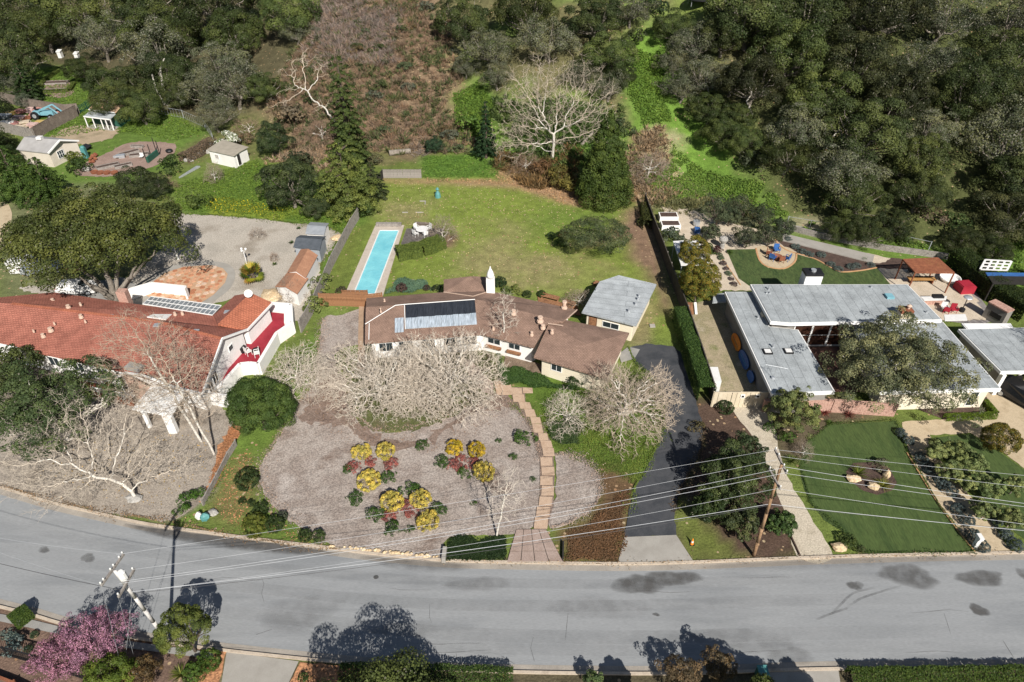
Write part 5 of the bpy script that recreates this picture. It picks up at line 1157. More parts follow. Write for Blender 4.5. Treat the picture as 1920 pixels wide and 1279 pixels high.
for s in (0,.3,.62,.8,1): q = MB(); p = A.lerp(B,s)+nn*1.6; q.bar(p, p+Vector((0,0,2.05)), .14, .14); q.build('post', m_fascia, t_)
on_wall(A, B, .6, 1.8, .05, 2.0, t_, side=1, mg=m_glass, bars=3, name='door')
q = MB(); q.slab([A+Vector((0,0,.1)),B+Vector((0,0,.1)),B+nn*1.9+Vector((0,0,.1)),A+nn*1.9+Vector((0,0,.1))], .1); q.build('porch_floor', m_conc, t_)
# grey cottage on the left
ct_ = thing('grey_cottage', 'small beige cottage with a grey gabled roof at the left', 'cottage', F(95,290))
rim_roof(ct_, [[(45,257,3.7),(112,262,3.7),(90,287,2.5),(30,280,2.5)],[(45,257,3.7),(62,254,2.5),(148,263,2.5),(112,262,3.7)]], .15, mat('grey_cottage_roof', [(.27,.26,.25),(.34,.33,.32)], 1, 5))
wc = walls(ct_, [(32,280,2.5),(90,287,2.5),(112,262,3.6),(147,264,2.5),(62,254,2.5)], .2, mat('beige_wall', [(.52,.46,.38),(.60,.54,.46)], 1))
q = MB(); q.bar(F(90,288,2.5), F(112,263,3.72), .12, .25); q.bar(F(112,263,3.72), F(148,264,2.52), .12, .25); q.build('eave_board', m_fascia, ct_)
on_wall(wc[1], wc[2], .72, 1.3, .8, 2.1, ct_, bars=3, rows=2, side=1)
q = MB(); p = F(75,260,3.7); q.box(p+Vector((0,0,.15)), (.8,.8,.4)); q.build('skylight', m_whitep, ct_)
# lamp posts on the gravel yard
lp0 = None
for (px,py,lab) in ((464,499,'white three-globe lamp post beside the fan palm'),(334,486,'white three-globe lamp post at the edge of the big oak shade')):
    p = F(px,py)
    if lp0 is None:
        lp0 = thing('lamp_post', lab, 'lamp post', (0,0,0), 'white lamp posts on the gravel yard')
        q = MB(); q.lathe((0,0,0), [(.14,0),(.12,.2),(.06,.35),(.05,2.2),(.07,2.3)], 8); q.build('post', m_whitep, lp0)
        for k in range(3):
            a = k*2.09+.4; q = MB(); q.bar((0,0,2.1),(.32*math.cos(a),.32*math.sin(a),2.25),.04,.04); q.build('arm', m_whitep, lp0)
            q = MB(); q.lathe((.32*math.cos(a),.32*math.sin(a),2.25), [(.06,0),(.14,.08),(.17,.18),(.14,.28),(.05,.34)], 8); q.build('globe', m_whitep, lp0, True)
        lp0.location = p
    else: copy_tree(lp0, loc=p, label=lab)
# ------------------------------------------------------------------ far left garden: planters, tractor, scrap
def trough(lab, px, py, l, w, rz, m=None, name='planter_box', h=.45, soil=True):
    p = F(px,py); t = thing(name, lab, 'planter', p, rz=0); q = MB()
    d = Vector((math.cos(rz),math.sin(rz),0)); n = Vector((-d.y,d.x,0))
    for s in (-1,1): q.bar(p+n*(s*w/2)-d*(l/2)+Vector((0,0,h/2)), p+n*(s*w/2)+d*(l/2)+Vector((0,0,h/2)), .07, h); q.bar(p+d*(s*(l/2-.04))-n*(w/2-.04)+Vector((0,0,h/2)), p+d*(s*(l/2-.04))+n*(w/2-.04)+Vector((0,0,h/2)), .07, h)
    q.build('sides', m or m_greyw, t); q = MB(); q.box(p+Vector((0,0,h*.45)), (l-.1,w-.1,h*.8), rz); q.build('soil', m_bark, t); return t
for (px,py,l,w,rz,lab) in [(243,289,3.2,1.0,.75,'long dark trough planter with a yellow pot in the garden plot'),(262,293,3.0,1.0,.3,'trough planter right of the dark one in the garden plot'),(203,314,3.4,1.0,.6,'trough planter at the front of the garden plot'),(258,277,2.2,.5,-.1,'short narrow planter at the back of the garden plot'),(232,313,2.6,.9,.6,'half-hidden trough planter behind the small dark oak')]: trough(lab, px, py, l, w, rz)
for i, (px,py) in enumerate([(178,325),(188,326),(201,326),(215,326)]):
    p = F(px,py); q = MB(); q.lathe(p, [(.5,0),(.62,.35),(.55,.37),(.5,.3)], 9); solo(q, 'terracotta_tub', m_rust, 'round rusty tub on the front rim of the garden plot, %s from the left' % ORD_[i] if False else 'round rusty tub on the front rim of the garden plot, number %s from the left' % ('one','two','three','four')[i], 'planter', 'rusty tubs in a row')
tr = thing('bean_trellis', 'tall dark-posted trellis with green mesh in the garden plot', 'trellis', F(280,300))
for (px,py) in ((276,305),(285,297),(293,284),(300,290)): p = F(px,py); q = MB(); q.bar(p, p+Vector((0,0,2.4)), .1, .1); q.build('post', m_dark, tr)
q = MB(); A, B = F(278,306), F(297,291); q.bar(A+Vector((0,0,.5)), B+Vector((0,0,.5)), .3, .9); q.build('mesh_panel', m_green, tr)
q = MB(); p = F(227,296); q.box(p+Vector((0,0,.4)), (1.4,.9,.25), .3); q.box(p+Vector((.2,0,.2)), (.9,.6,.4), .3); q.tube(p+Vector((-.9,-.3,.25)), p+Vector((-.9,-.1,.25)), .25, n=8); solo(q, 'wheelbarrow', m_metal, 'silver wheelbarrow in the middle of the garden plot', 'wheelbarrow')
q = MB(); p = F(266,297); q.box(p+Vector((0,0,.35)), (.6,.6,.06)); q.box(p+Vector((0,.3,.6)), (.6,.06,.5)); solo(q, 'garden_chair', m_whitep, 'white garden chair in the garden plot', 'chair')
q = MB(); p = F(318,286); q.lathe(p, [(.4,0),(.6,.3),(.5,.5),(.1,.55)], 9); solo(q, 'covered_tub', m_black, 'dark round covered tub right of the garden plot', 'tub')
q = MB(); p = F(164,262+14); q.slab([F(150,280,.1)+Vector((0,0,.3)),F(160,284,.1)+Vector((0,0,.3)),F(172,276,.5)+Vector((0,0,.3)),F(162,272,.5)+Vector((0,0,.3))], .08); q.box(p+Vector((0,0,.2)),(1.2,.6,.4)); solo(q, 'folded_tarpaulin', m_black, 'folded dark blue tarpaulin on the grass by the cottage', 'tarpaulin')
q = MB(); p = F(162,296); q.box(p+Vector((0,0,.9)), (.7,.6,1.8)); q.lathe(p+Vector((0,0,1.8)), [(.38,0),(.3,.2),(.05,.3)], 8); solo(q, 'compost_bin', m_teal, 'upright green bin next to the citrus bushes', 'bin')
q = MB(); 
for k in range(9): rr_ = random.Random(k+50); p = F(174+rr_.uniform(-5,6),299+rr_.uniform(-6,8)); q.blob(p+Vector((0,0,.3)), rr_.uniform(.2,.45), k, 6)
solo(q, 'flower_pots', m_rust, 'jumble of flower pots beside the upright green bin', 'pots')
q = MB(); p = F(163,321); q.blob(p+Vector((0,0,.3)), .6, 3, 8, (1.2,.8,.8)); solo(q, 'grey_rock', m_stoneg, 'grey rock at the lower left of the garden plot', 'rock')
tc = thing('tractor', 'pale blue tractor with a raised front loader in the scrap yard', 'tractor', F(85,222)); p = F(88,222)
for (dx,dy,r) in ((-1.5,-.8,.75),(-1.5,.9,.75),(1.3,-.8,.5),(1.3,.8,.5)):
    q = MB(); q.tube(p+Vector((dx,dy-.2,r)), p+Vector((dx,dy+.2,r)), r, n=14); o = q.build('wheel', m_black, tc); q = MB(); q.tube(p+Vector((dx,dy-.23,r)), p+Vector((dx,dy+.23,r)), r*.5, n=10); q.build('rim', m_metal, o)
q = MB(); q.box(p+Vector((.5,0,1.1)), (2.6,.9,.8)); q.box(p+Vector((-1.2,0,1.2)), (1.2,1.3,.7)); q.build('body', m_ltblue, tc)
q = MB(); q.box(p+Vector((-1.2,0,1.7)), (.5,.5,.1)); q.box(p+Vector((-1.45,0,1.95)), (.08,.5,.5)); q.build('seat', m_black, tc)
q = MB()
for s in (-1,1): q.bar(p+Vector((-.8,s*.65,1.5)), p+Vector((1.6,s*.65,2.4)), .14, .22); q.bar(p+Vector((1.6,s*.65,2.4)), p+Vector((3.0,s*.65,1.0)), .14, .22)
q.build('loader_arms', m_ltblue, tc); q = MB(); q.box(p+Vector((3.1,0,.8)), (.7,1.9,.6)); q.build('bucket', m_ltblue, tc)
colr = [mat('scrap_red', [(.33,.13,.11),(.48,.25,.22)], 1.5, 5, .7, .2, 5), mat('scrap_pink', [(.45,.30,.27),(.58,.42,.38)], 1.5, 5, .7, .2, 5), mat('scrap_tan', [(.45,.36,.26),(.58,.50,.38)], 1.5, 5, .8, .2, 5), m_yell, m_metal, m_rust]
wd = ['front','near','middle','far','back']; rr_ = random.Random(4)
nm_ = ['faded red','pale pink','tan','yellow','silver','rusty']
k = 0
for (px,py) in [(40,212),(58,210),(74,209),(100,208),(112,212),(122,214),(36,222),(52,224),(64,220),(108,221),(50,234),(66,238),(82,234),(38,243),(60,248),(20,215),(8,222),(24,228),(28,236)]:
    ci = [0,1,0,1,0,5,1,5,0,0,2,1,3,2,2,3,4,2,0][k]; p = F(px,py); q = MB(); lx = rr_.uniform(1.4,2.6); rz = rr_.uniform(-.3,.4)
    for s in range(rr_.randrange(2,4)): q.box(p+Vector((rr_.gauss(0,.12),rr_.gauss(0,.12),.15+.22*s)), (lx*rr_.uniform(.8,1),1.5*rr_.uniform(.7,1),.16), rz+rr_.gauss(0,.06))
    solo(q, 'scrap_stack', colr[ci], ('%s sheet metal in the scrap yard, %s' % (nm_[ci], ['behind the tractor, left','second, behind tractor','just left of the tractor loader','right of the tractor by the back fence','rightmost but one by the back fence','rightmost against the back fence','in the left middle','left of the tractor wheel','against the tractor wheel','right of the tractor body','in front of the tractor at the left','in front of the tractor','nearest the lower right corner','near the front fence at the left','nearest the front fence corner','at the back left','at the far left edge','left, behind the white one','left, in the middle'][k])), 'scrap stack', 'stacks of sheet metal in the scrap yard'); k += 1
q = MB(); p = F(14,236); q.box(p+Vector((0,0,.5)), (2.6,1.2,.5), -.3); q.lathe(p+Vector((1,0,.3)), [(.5,0),(.5,.5)], 10); solo(q, 'old_boat_hull', m_whitep, 'white upturned hull at the left of the scrap yard', 'boat hull')
q = MB(); q.slab([F(375,311,.3),F(342,329,.3),F(335,332,.3),F(368,311,.3)], .25); solo(q, 'roof_sheets', m_metal, 'pile of pale corrugated sheets lying in the rough grass', 'metal sheets')
q = MB(); q.slab([F(393,268,.3),F(408,266,.3),F(402,273,.3),F(392,273,.3)], .15); solo(q, 'white_board', m_whitep, 'white board lying at the end of the dry hedge', 'board')
q = MB()
for k in range(26): rr_ = random.Random(k); t = rr_.random(); p = G(345+t*45+rr_.gauss(0,3), 308-t*22+rr_.gauss(0,2)); q.blob(p+Vector((0,0,.15)), rr_.uniform(.15,.4), k, 6)
tag(q.build('stone_row', m_stoneg), kind='stuff')
# brick pieces of the oval patio: a crazy paving of broken bricks, each piece its own
poly = world_poly([(272,552),(285,530),(308,512),(345,500),(395,497),(418,503),(427,514),(422,530),(400,553),(370,572),(300,572)], 0); pv = sheet('brick_patio', [(272,552),(285,530),(308,512),(345,500),(395,497),(418,503),(427,514),(422,530),(400,553),(370,572),(300,572)], mat('patio_sand', [(.40,.24,.14),(.50,.33,.21)], 1))
rs_ = np.random.default_rng(6); lo, hi = poly.min(0), poly.max(0); cell = .78; cnt = 0; zt = _lay[0]+.05; bm_ = [mat('patio_piece_%d'%i, [c, tuple(x*.8 for x in c)], 1.5, 5, .9, .2, 6) for i, c in enumerate([(.48,.22,.12),(.56,.30,.18),(.60,.44,.33),(.40,.17,.09)])]; rest = [MB() for _ in bm_]; meshes = []
for i in range(int((hi[0]-lo[0])/cell)+1):
    for j in range(int((hi[1]-lo[1])/cell)+1):
        x = lo[0]+(i+.5+rs_.uniform(-.18,.18))*cell; y = lo[1]+(j+.5+rs_.uniform(-.18,.18)+(i%2)*.5)*cell
        if sdist(np.array([x]),np.array([y]),poly)[0] < .3: continue
        n_ = rs_.integers(4,7); a0 = rs_.uniform(0,6.28); r = cell*.44; ps = [(x+math.cos(a0+6.283*k/n_)*r*rs_.uniform(.85,1.12), y+math.sin(a0+6.283*k/n_)*r*rs_.uniform(.85,1.12)) for k in range(n_)]; ci = int(rs_.integers(0,4))
        if cnt < 300: q = MB(); q.prism(ps, zt-.05, zt+rs_.uniform(-.01,.02)); q.build('paving_piece', bm_[ci], pv); cnt += 1
        else: rest[0].prism(ps, zt-.05, zt)
if rest[0].v: rest[0].build('paving_pieces', bm_[0], pv, kind='stuff')
# ------------------------------------------------------------------ back lawn and slope objects
q = MB(); A, B = G(730,292), G(770,287); q.tube(A+Vector((0,0,.45)), B+Vector((0,0,.4)), .48, .40, 10); solo(q, 'felled_log', m_trunk, 'thick felled log lying below the brown slope', 'log')
q = MB(); rr_ = random.Random(8)
for k in range(60): p = G(rr_.uniform(775,800), rr_.uniform(265,295)); d = Vector((rr_.gauss(0,1),rr_.gauss(0,1),abs(rr_.gauss(0,.5)))).normalized()*rr_.uniform(.7,1.9); q.tube(p+Vector((0,0,.1)), p+d+Vector((0,0,.2)), .05, .02, 4)
tag(q.build('brush_pile', m_brnw), kind='stuff')
q = MB(); A, B = G(1090,272), G(1112,256); q.tube(A, B+Vector((0,0,.8)), .25, .18, 8); solo(q, 'leaning_log', m_trunk, 'grey log leaning left of the cone-shaped evergreen top', 'log')
q = MB(); p = F(821,370); q.lathe(p, [(.45,0),(.4,.6),(.12,1.1),(.3,1.3),(.05,1.6)], 8); solo(q, 'teal_umbrella', m_teal, 'closed teal umbrella standing alone on the back lawn', 'umbrella')
q = MB(); A, B, C_ = F(787,378), F(798,378), F(797,384)
for a, b in ((A,B),(B,C_)): q.bar(a+Vector((0,0,.08)), b+Vector((0,0,.08)), .12, .12)
q.bar(F(779,399)+Vector((0,0,.06)), F(794,399)+Vector((0,0,.06)), .12, .12); q.bar(F(754,399)+Vector((0,0,.06)), F(765,399)+Vector((0,0,.06)), .12, .12); tag(q.build('pale_boards', m_conc), kind='stuff')
q = MB(); p = F(1223,612); q.box(p+Vector((0,0,.08)), (.6,.5,.16)); solo(q, 'stepping_block', m_conc, 'square pale block on the grass right of the garage', 'paving block')
for (px,py,r,m_,lab,sq) in [(1598,900,.55,m_stone,'sandstone boulder at the left front of the lawn island',(1.2,.7,.6)),(1636,915,.5,m_stone,'rounded sandstone boulder in the middle of the lawn island',(1,.9,.7)),(1660,894,.45,m_stone,'pointed sandstone boulder at the right of the lawn island',(.7,.7,1.2)),(1574,1029,.6,m_stone,'pale sandstone rock by the kerb at the gravel path',(1.2,.7,.5)),
    (515,556,1.4,m_stone,'large flat tan rock at the corner of the red roof',(1.3,.9,.35)),(252,937,.6,m_stoneg,'grey rock at the foot of the sprawling sycamore',(1.2,.8,.5)),(400,963,.45,m_stoneg,'small grey rock right of the low fence end',(1,.8,.5)),(632,448,.8,m_stone,'pale rock beside the small white shed',(1,1,.4))]:
    p = F(px,py); q = MB(); q.blob(p+Vector((0,0,r*sq[2]*.6)), r, int(px), 8, sq); solo(q, 'boulder', m_, lab, 'boulder')
rr_ = random.Random(3); q = MB()
for k in range(70):
    t = rr_.random(); x, y = (620+t*200, 1024+t*22); q.blob(F(x,y+rr_.gauss(0,1.2))+Vector((0,0,.06)), rr_.uniform(.08,.2), k, 6)
tag(q.build('edging_stones', m_stone), kind='stuff')
q = MB(); A, B = F(832,1056), F(835,1033); q.bar(A+Vector((0,0,.3)), B+Vector((0,0,.3)), .3, .6); solo(q, 'low_concrete_wall', m_conc, 'short white retaining wall end left of the ivy bed', 'wall')
q = MB(); A, B = F(1055,1052), F(1056,1020); q.bar(A+Vector((0,0,.2)), B+Vector((0,0,.2)), .12, .45); solo(q, 'low_dark_wall', m_dark, 'low dark timber edge right of the front walk', 'edging')
q = MB(); p = F(375,972); q.blob(p+Vector((0,0,.35)), .3, 2, 8, (1,.9,1.4)); solo(q, 'garden_ornament', m_whitep, 'white painted stone near the kerb under the low fence', 'garden ornament')
q = MB(); p = F(386,975); q.blob(p+Vector((0,0,.35)), .38, 5, 8, (1,.9,1.2)); solo(q, 'garden_ornament', m_teal, 'blue-grey lidded box near the kerb right of the white stone', 'utility box')
# ------------------------------------------------------------------ right garden furniture
for i, (py) in enumerate((412,428)):
    p = F(1252+i*4,py); t = thing('planter_box', 'white raised planter box by the fence, the %s one' % ('upper','lower')[i], 'planter', p); q = MB(); q.box(p+Vector((0,0,.4)), (2.6,1.5,.8)); q.build('box', m_wwall, t); q = MB(); q.box(p+Vector((0,0,.81)), (2.3,1.2,.04)); q.build('soil', m_bark, t)
q = MB(); q.slab([F(1262,452,2.5),F(1310,449,2.5),F(1330,497,2.4),F(1277,497,2.4)], .12); cn = solo(q, 'shade_canopy', m_whitep, 'white flat shade canopy behind the golden-green trees', 'canopy')
for k, (px,py) in enumerate(((1264,455),(1308,452),(1326,495),(1279,494))): p = F(px,py,2.4); q = MB(); q.tube((p.x-cn.location.x,p.y-cn.location.y,-cn.location.z), (p.x-cn.location.x,p.y-cn.location.y,-.02+2.4-cn.location.z), .05, n=6); o = q.build('post', m_metal, None); o.parent = cn
q = MB(); p = F(1353,466); q.lathe(p, [(.35,0),(.3,.7),(.2,.9),(.5,1.1),(.6,1.4),(.5,1.65),(.1,1.8)], 12); solo(q, 'ball_finial', m_stoneg, 'grey stone ball on a pedestal at the terrace corner', 'garden ornament')
fp = thing('fire_pit', 'round rusty fire bowl in the middle of the sandy circle', 'fire pit', F(1455,487)); p = F(1455,487); q = MB(); q.lathe(p, [(.25,0),(.3,.15),(.75,.45),(.8,.5),(.7,.48),(.3,.3)], 14); q.build('bowl', m_rust, fp)
for i, (px,py,rz,lab) in enumerate([(1455,474,0,'blue chair with a pale cushion behind the fire bowl'),(1447,489,2.4,'blue chair left of the fire bowl'),(1474,490,-2.3,'blue chair right of the fire bowl'),(1463,493,3.1,'dark rusty chair in front of the fire bowl'),(1441,480,1.2,'dark rusty chair at the far left of the fire bowl')]):
    m_ = m_blue if 'blue' in lab else m_rust; t = thing('adirondack_chair', lab, 'chair', (0,0,0), 'chairs round the fire bowl'); chair_parts(t, m_); t.location = F(px,py); t.rotation_euler = (0,0,rz); t.scale = (1.4,1.4,1.2)
q = MB(); p = F(1306,437); q.box(p+Vector((0,0,.4)), (.7,.7,.8)); solo(q, 'folding_chair', m_blue, 'blue folding seat beside the small olive shrub', 'chair'); q = MB(); p = F(1305,424); q.lathe(p, [(.3,0),(.5,.3),(.5,.8),(.4,.82)], 10); solo(q, 'grey_urn', m_metal, 'grey round urn beside the blue folding seat', 'urn')
# rusted steel pergola with a mesh roof
pg = thing('steel_pergola', 'rust-coloured steel pergola with a mesh roof over the long table', 'pergola', F(1735,520))
HT = 2.9; A_, B_, C_, D_ = F(1716,511,HT), F(1789,512,HT), F(1758,484,HT), F(1693,487,HT); q = MB()
for a, b in ((A_,B_),(B_,C_),(C_,D_),(D_,A_)): q.bar(a, b, .12, .16)
q.build('beam', m_rust, pg)
for t in (.25,.5,.75): q = MB(); q.bar(A_.lerp(B_,t), D_.lerp(C_,t), .08, .12); q.build('rafter', m_rust, pg)
for p in (A_,B_,C_,D_): q = MB(); q.bar(Vector((p.x,p.y,0)), p, .12, .12); q.build('post', m_rust, pg)
q = MB()
for k in range(40): t = (k+.5)/40; q.bar(A_.lerp(D_,t)+Vector((0,0,.08)), B_.lerp(C_,t)+Vector((0,0,.08)), .03, .03)
q.build('mesh_bars', m_rust, pg, kind='stuff')
lt = thing('long_table', 'long orange-brown dining table under the steel pergola', 'table', F(1728,524)); A, B = F(1704,521,.75), F(1754,521,.75); q = MB(); q.slab([F(1700,518,.78),F(1750,518,.78),F(1756,525,.78),F(1706,525,.78)], .08); q.build('tabletop', mat('oiled_table', [(.34,.17,.05),(.42,.23,.08)], 1.5), lt)
for s in (.1,.9): q = MB(); p = A.lerp(B,s); q.box((p.x,p.y,.35), (.15,.7,.7)); q.build('leg', m_rust, lt)
c0 = None
for r_, (py, rz) in enumerate(((528,math.pi),(514,0))):
    for k in range(5):
        lb = 'black wire chair on the %s side of the long table, %s from the left' % (('near','far')[r_], ORD2[k] if False else ('first','second','third','fourth','fifth')[k]); loc = F(1711+k*9.5-(6 if r_ else 0), py)
        if c0 is None: c0 = thing('wire_chair', lb, 'chair', (0,0,0), 'black chairs at the long table'); chair_parts(c0, m_black); c0.location = loc; c0.rotation_euler = (0,0,rz)
        else: copy_tree(c0, loc=loc, rz=rz, label=lb)
q = MB(); p = F(1779,527); q.lathe(p, [(.9,0),(1.25,.5),(1.2,.6),(1.1,.58),(.9,.35)], 18); solo(q, 'round_planter', m_wwall, 'wide white ring planter at the right end of the long table', 'planter')
q = MB(); p = F(1805,546); q.box(p+Vector((0,0,.55)), (1.7,1.6,1.0), .1); q.box(p+Vector((0,0,1.08)), (1.5,1.4,.1), .1); solo(q, 'red_cover', m_red, 'square table under a red cover near the hedge', 'covered table')
bb = thing('outdoor_kitchen', 'white-topped brick outdoor kitchen with a grill beside the flat roof', 'outdoor kitchen', F(1752,562)); q = MB(); q.slab([F(1725,556,.95),F(1776,555,.95),F(1774,562,.95),F(1733,563,.95)], .1); q.build('counter', m_whitep, bb)
q = MB(); q.prism([(F(x,y,.85).x,F(x,y,.85).y) for x,y in ((1728,557),(1774,556),(1772,561),(1735,562))], 0, .84); q.build('base', m_brick, bb); q = MB(); p = F(1758,557,.95); q.box(p+Vector((0,0,.12)), (1.2,.6,.24)); q.build('grill', m_black, bb)
of = thing('outdoor_fireplace', 'pale outdoor fireplace with a red tiled top at the right', 'fireplace', F(1865,595)); A, B = F(1845,592), F(1880,612); q = MB(); q.bar(A+Vector((0,0,1.0)), B+Vector((0,0,1.0)), 1.0, 2.0); q.build('body', m_hw, of); q = MB(); q.bar(A+Vector((0,0,2.08)), B+Vector((0,0,2.08)), 1.2, .16); q.build('top', m_brick, of)
nn = Vector((-(B-A).y,(B-A).x,0)).normalized(); nn = nn if nn.y < 0 else -nn; q = MB(); q.bar(A.lerp(B,.3)+nn*.5+Vector((0,0,1.0)), A.lerp(B,.85)+nn*.5+Vector((0,0,1.0)), .06, .6); q.build('opening', m_dark, of)
ph = thing('patio_heater', 'tall patio heater with a dish top on the stone patio', 'patio heater', F(1802,585)); p = F(1802,585); q = MB(); q.lathe(p, [(.3,0),(.3,.5),(.05,.55),(.05,2.0)], 10); q.build('stand', m_black, ph); q = MB(); q.lathe(p+Vector((0,0,2.0)), [(.12,0),(.5,.02),(.45,.1),(.1,.2)], 14); q.build('hood', m_metal, ph)
for (px,py,m_,lab) in [(1772,588,m_red,'red lounge chair on the stone patio, the left one'),(1786,586,m_red,'red lounge chair on the stone patio, the right one'),(1768,583,m_whitep,'white lounge chair on the stone patio')]:
    t = thing('lounge_chair', lab, 'chair', (0,0,0)); chair_parts(t, m_); t.location = F(px,py); t.scale = (1.3,1.3,1.1); t.rotation_euler = (0,0,px*.7)
q = MB(); q.slab([F(1770,590,2.2),F(1810,589,2.2),F(1814,600,2.2),F(1772,601,2.2)], .1); solo(q, 'white_awning', m_whitep, 'small white awning between the flat roof and the garage', 'awning')
# neighbour's structure at far right
wl = thing('white_lattice', 'white gridded shade frame behind the tall hedge', 'shade frame', F(1868,500)); A_, B_, C_, D_ = F(1838,505,2.4), F(1888,507,2.4), F(1897,490,2.9), F(1848,487,2.9); q = MB()
for i in range(5): q.bar(A_.lerp(B_,i/4), D_.lerp(C_,i/4), .22, .08)
for i in range(4): q.bar(A_.lerp(D_,i/3), B_.lerp(C_,i/3), .22, .08)
q.build('frame', m_whitep, wl)
for p in (A_,B_,C_,D_): q = MB(); q.bar(Vector((p.x,p.y,0)), p, .1, .1); q.build('post', m_dark, wl)
pd = thing('blue_pergola', 'dark pergola with blue slats at the right edge', 'pergola', F(1890,540)); A_, B_, C_, D_ = F(1862,532,2.4), F(1960,534,2.4), F(1955,513,2.4), F(1848,512,2.4)
for i in range(10): q = MB(); q.bar(A_.lerp(D_,i/9), B_.lerp(C_,i/9), .12, .1); q.build('slat', m_blue if i in (7,8,9) else m_dark, pd)
for p in (A_,B_,C_,D_): q = MB(); q.bar(Vector((p.x,p.y,0)), p, .14, .14); q.build('post', m_dark, pd)
# side yard: white tent box, surfboards, planks
q = MB(); p = F(1343,713); q.prism([(F(x,y,1.5).x,F(x,y,1.5).y) for x,y in ((1331,688),(1346,688),(1353,715),(1339,716))], 0, 1.5); hb = solo(q, 'white_playhouse', m_whitep, 'small white box shed against the fence in the side yard', 'shed'); q = MB(); q.box((F(1345,719,.9).x-hb.location.x, F(1345,721,0).y-hb.location.y-.02+.3, .9), (.7,.05,.4)); 
o = q.build('opening', m_dark, None); o.parent = hb
def F_T(py):
    best = 0
    for k in range(101):
        p = wg[0].lerp(wg[5], k/100); v = math.atan2(CAM_H, p.y)-PITCH
        if 639.5+FPX*math.tan(v) <= py+6: best = k/100
    return best
def board_shape(name, lab, a, b, w, m, m2=None):
    """board leaning on the grey wall, standing on its long edge"""
    A = wg[0].lerp(wg[5],a); B = wg[0].lerp(wg[5],b); A.z = B.z = 0; d = B-A; L_ = d.length; d.normalize(); n = Vector((-d.y,d.x,0)); n = n if n.x < 0 else -n; up = (Vector((0,0,1))-n*.35).normalized(); q = MB(); c = (A+B)/2+up*(w/2)+n*.55
    nk = 22; out = [c+d*(L_/2*math.cos(6.283*k/nk))+up*(w/2*math.copysign(abs(math.sin(6.283*k/nk))**.8, math.sin(6.283*k/nk))) for k in range(nk)]
    th = n*.07; q.add(out+[p+th for p in out], [tuple(range(nk)), tuple(range(2*nk-1,nk-1,-1))]+[(k,(k+1)%nk,nk+(k+1)%nk,nk+k) for k in range(nk)]); q2 = solo(q, name, m, lab, 'paddle board')
    if m2: s = MB(); o0 = q2.location; s.bar(c-d*L_*.36+th*1.06-o0, c+d*L_*.36+th*1.06-o0, .12, .02); o = s.build('stripe', m2, None); o.parent = q2
board_shape('paddle_board', 'orange and yellow paddle board leaning on the grey house wall', F_T(628), F_T(658), 1.15, m_orange, m_yell)
board_shape('paddle_board', 'long blue paddle board with a pale stripe leaning on the wall', F_T(661), F_T(694), 1.15, m_blue, m_ltblue)
board_shape('paddle_board', 'short bright blue board leaning on the wall near the fence', F_T(698), F_T(717), .95, m_blue)
q = MB(); A, B = F(1424,726), F(1431,708); q.bar(A+Vector((0,0,.6)), B+Vector((0,0,.9)), .7, .06); solo(q, 'white_door', m_whitep, 'white panel leaning at the end of the grey house wall', 'panel')
for i, (px) in enumerate((1293,1298,1305)): q = MB(); q.bar(F(px,592)+Vector((0,0,.2)), F(px-3,575)+Vector((0,0,.6)), .28, .08); solo(q, 'timber_plank', m_wood if i < 2 else m_fascia, ('red-brown plank against the fence, the left one','red-brown plank against the fence, the right one','pale plank beside the two red-brown ones')[i], 'plank')
q = MB(); q.prism([(F(x,y,1.4).x,F(x,y,1.4).y) for x,y in ((1338,552),(1359,550),(1362,566),(1336,568))], 1.3, 1.45); q.bar(F(1338,566), F(1338,566)+Vector((0,0,1.3)), .1, .1); q.bar(F(1356,566), F(1356,566)+Vector((0,0,1.3)), .1, .1); solo(q, 'grey_lean_to', m_greyroof, 'small grey lean-to at the upper left corner of the grey house', 'lean-to')
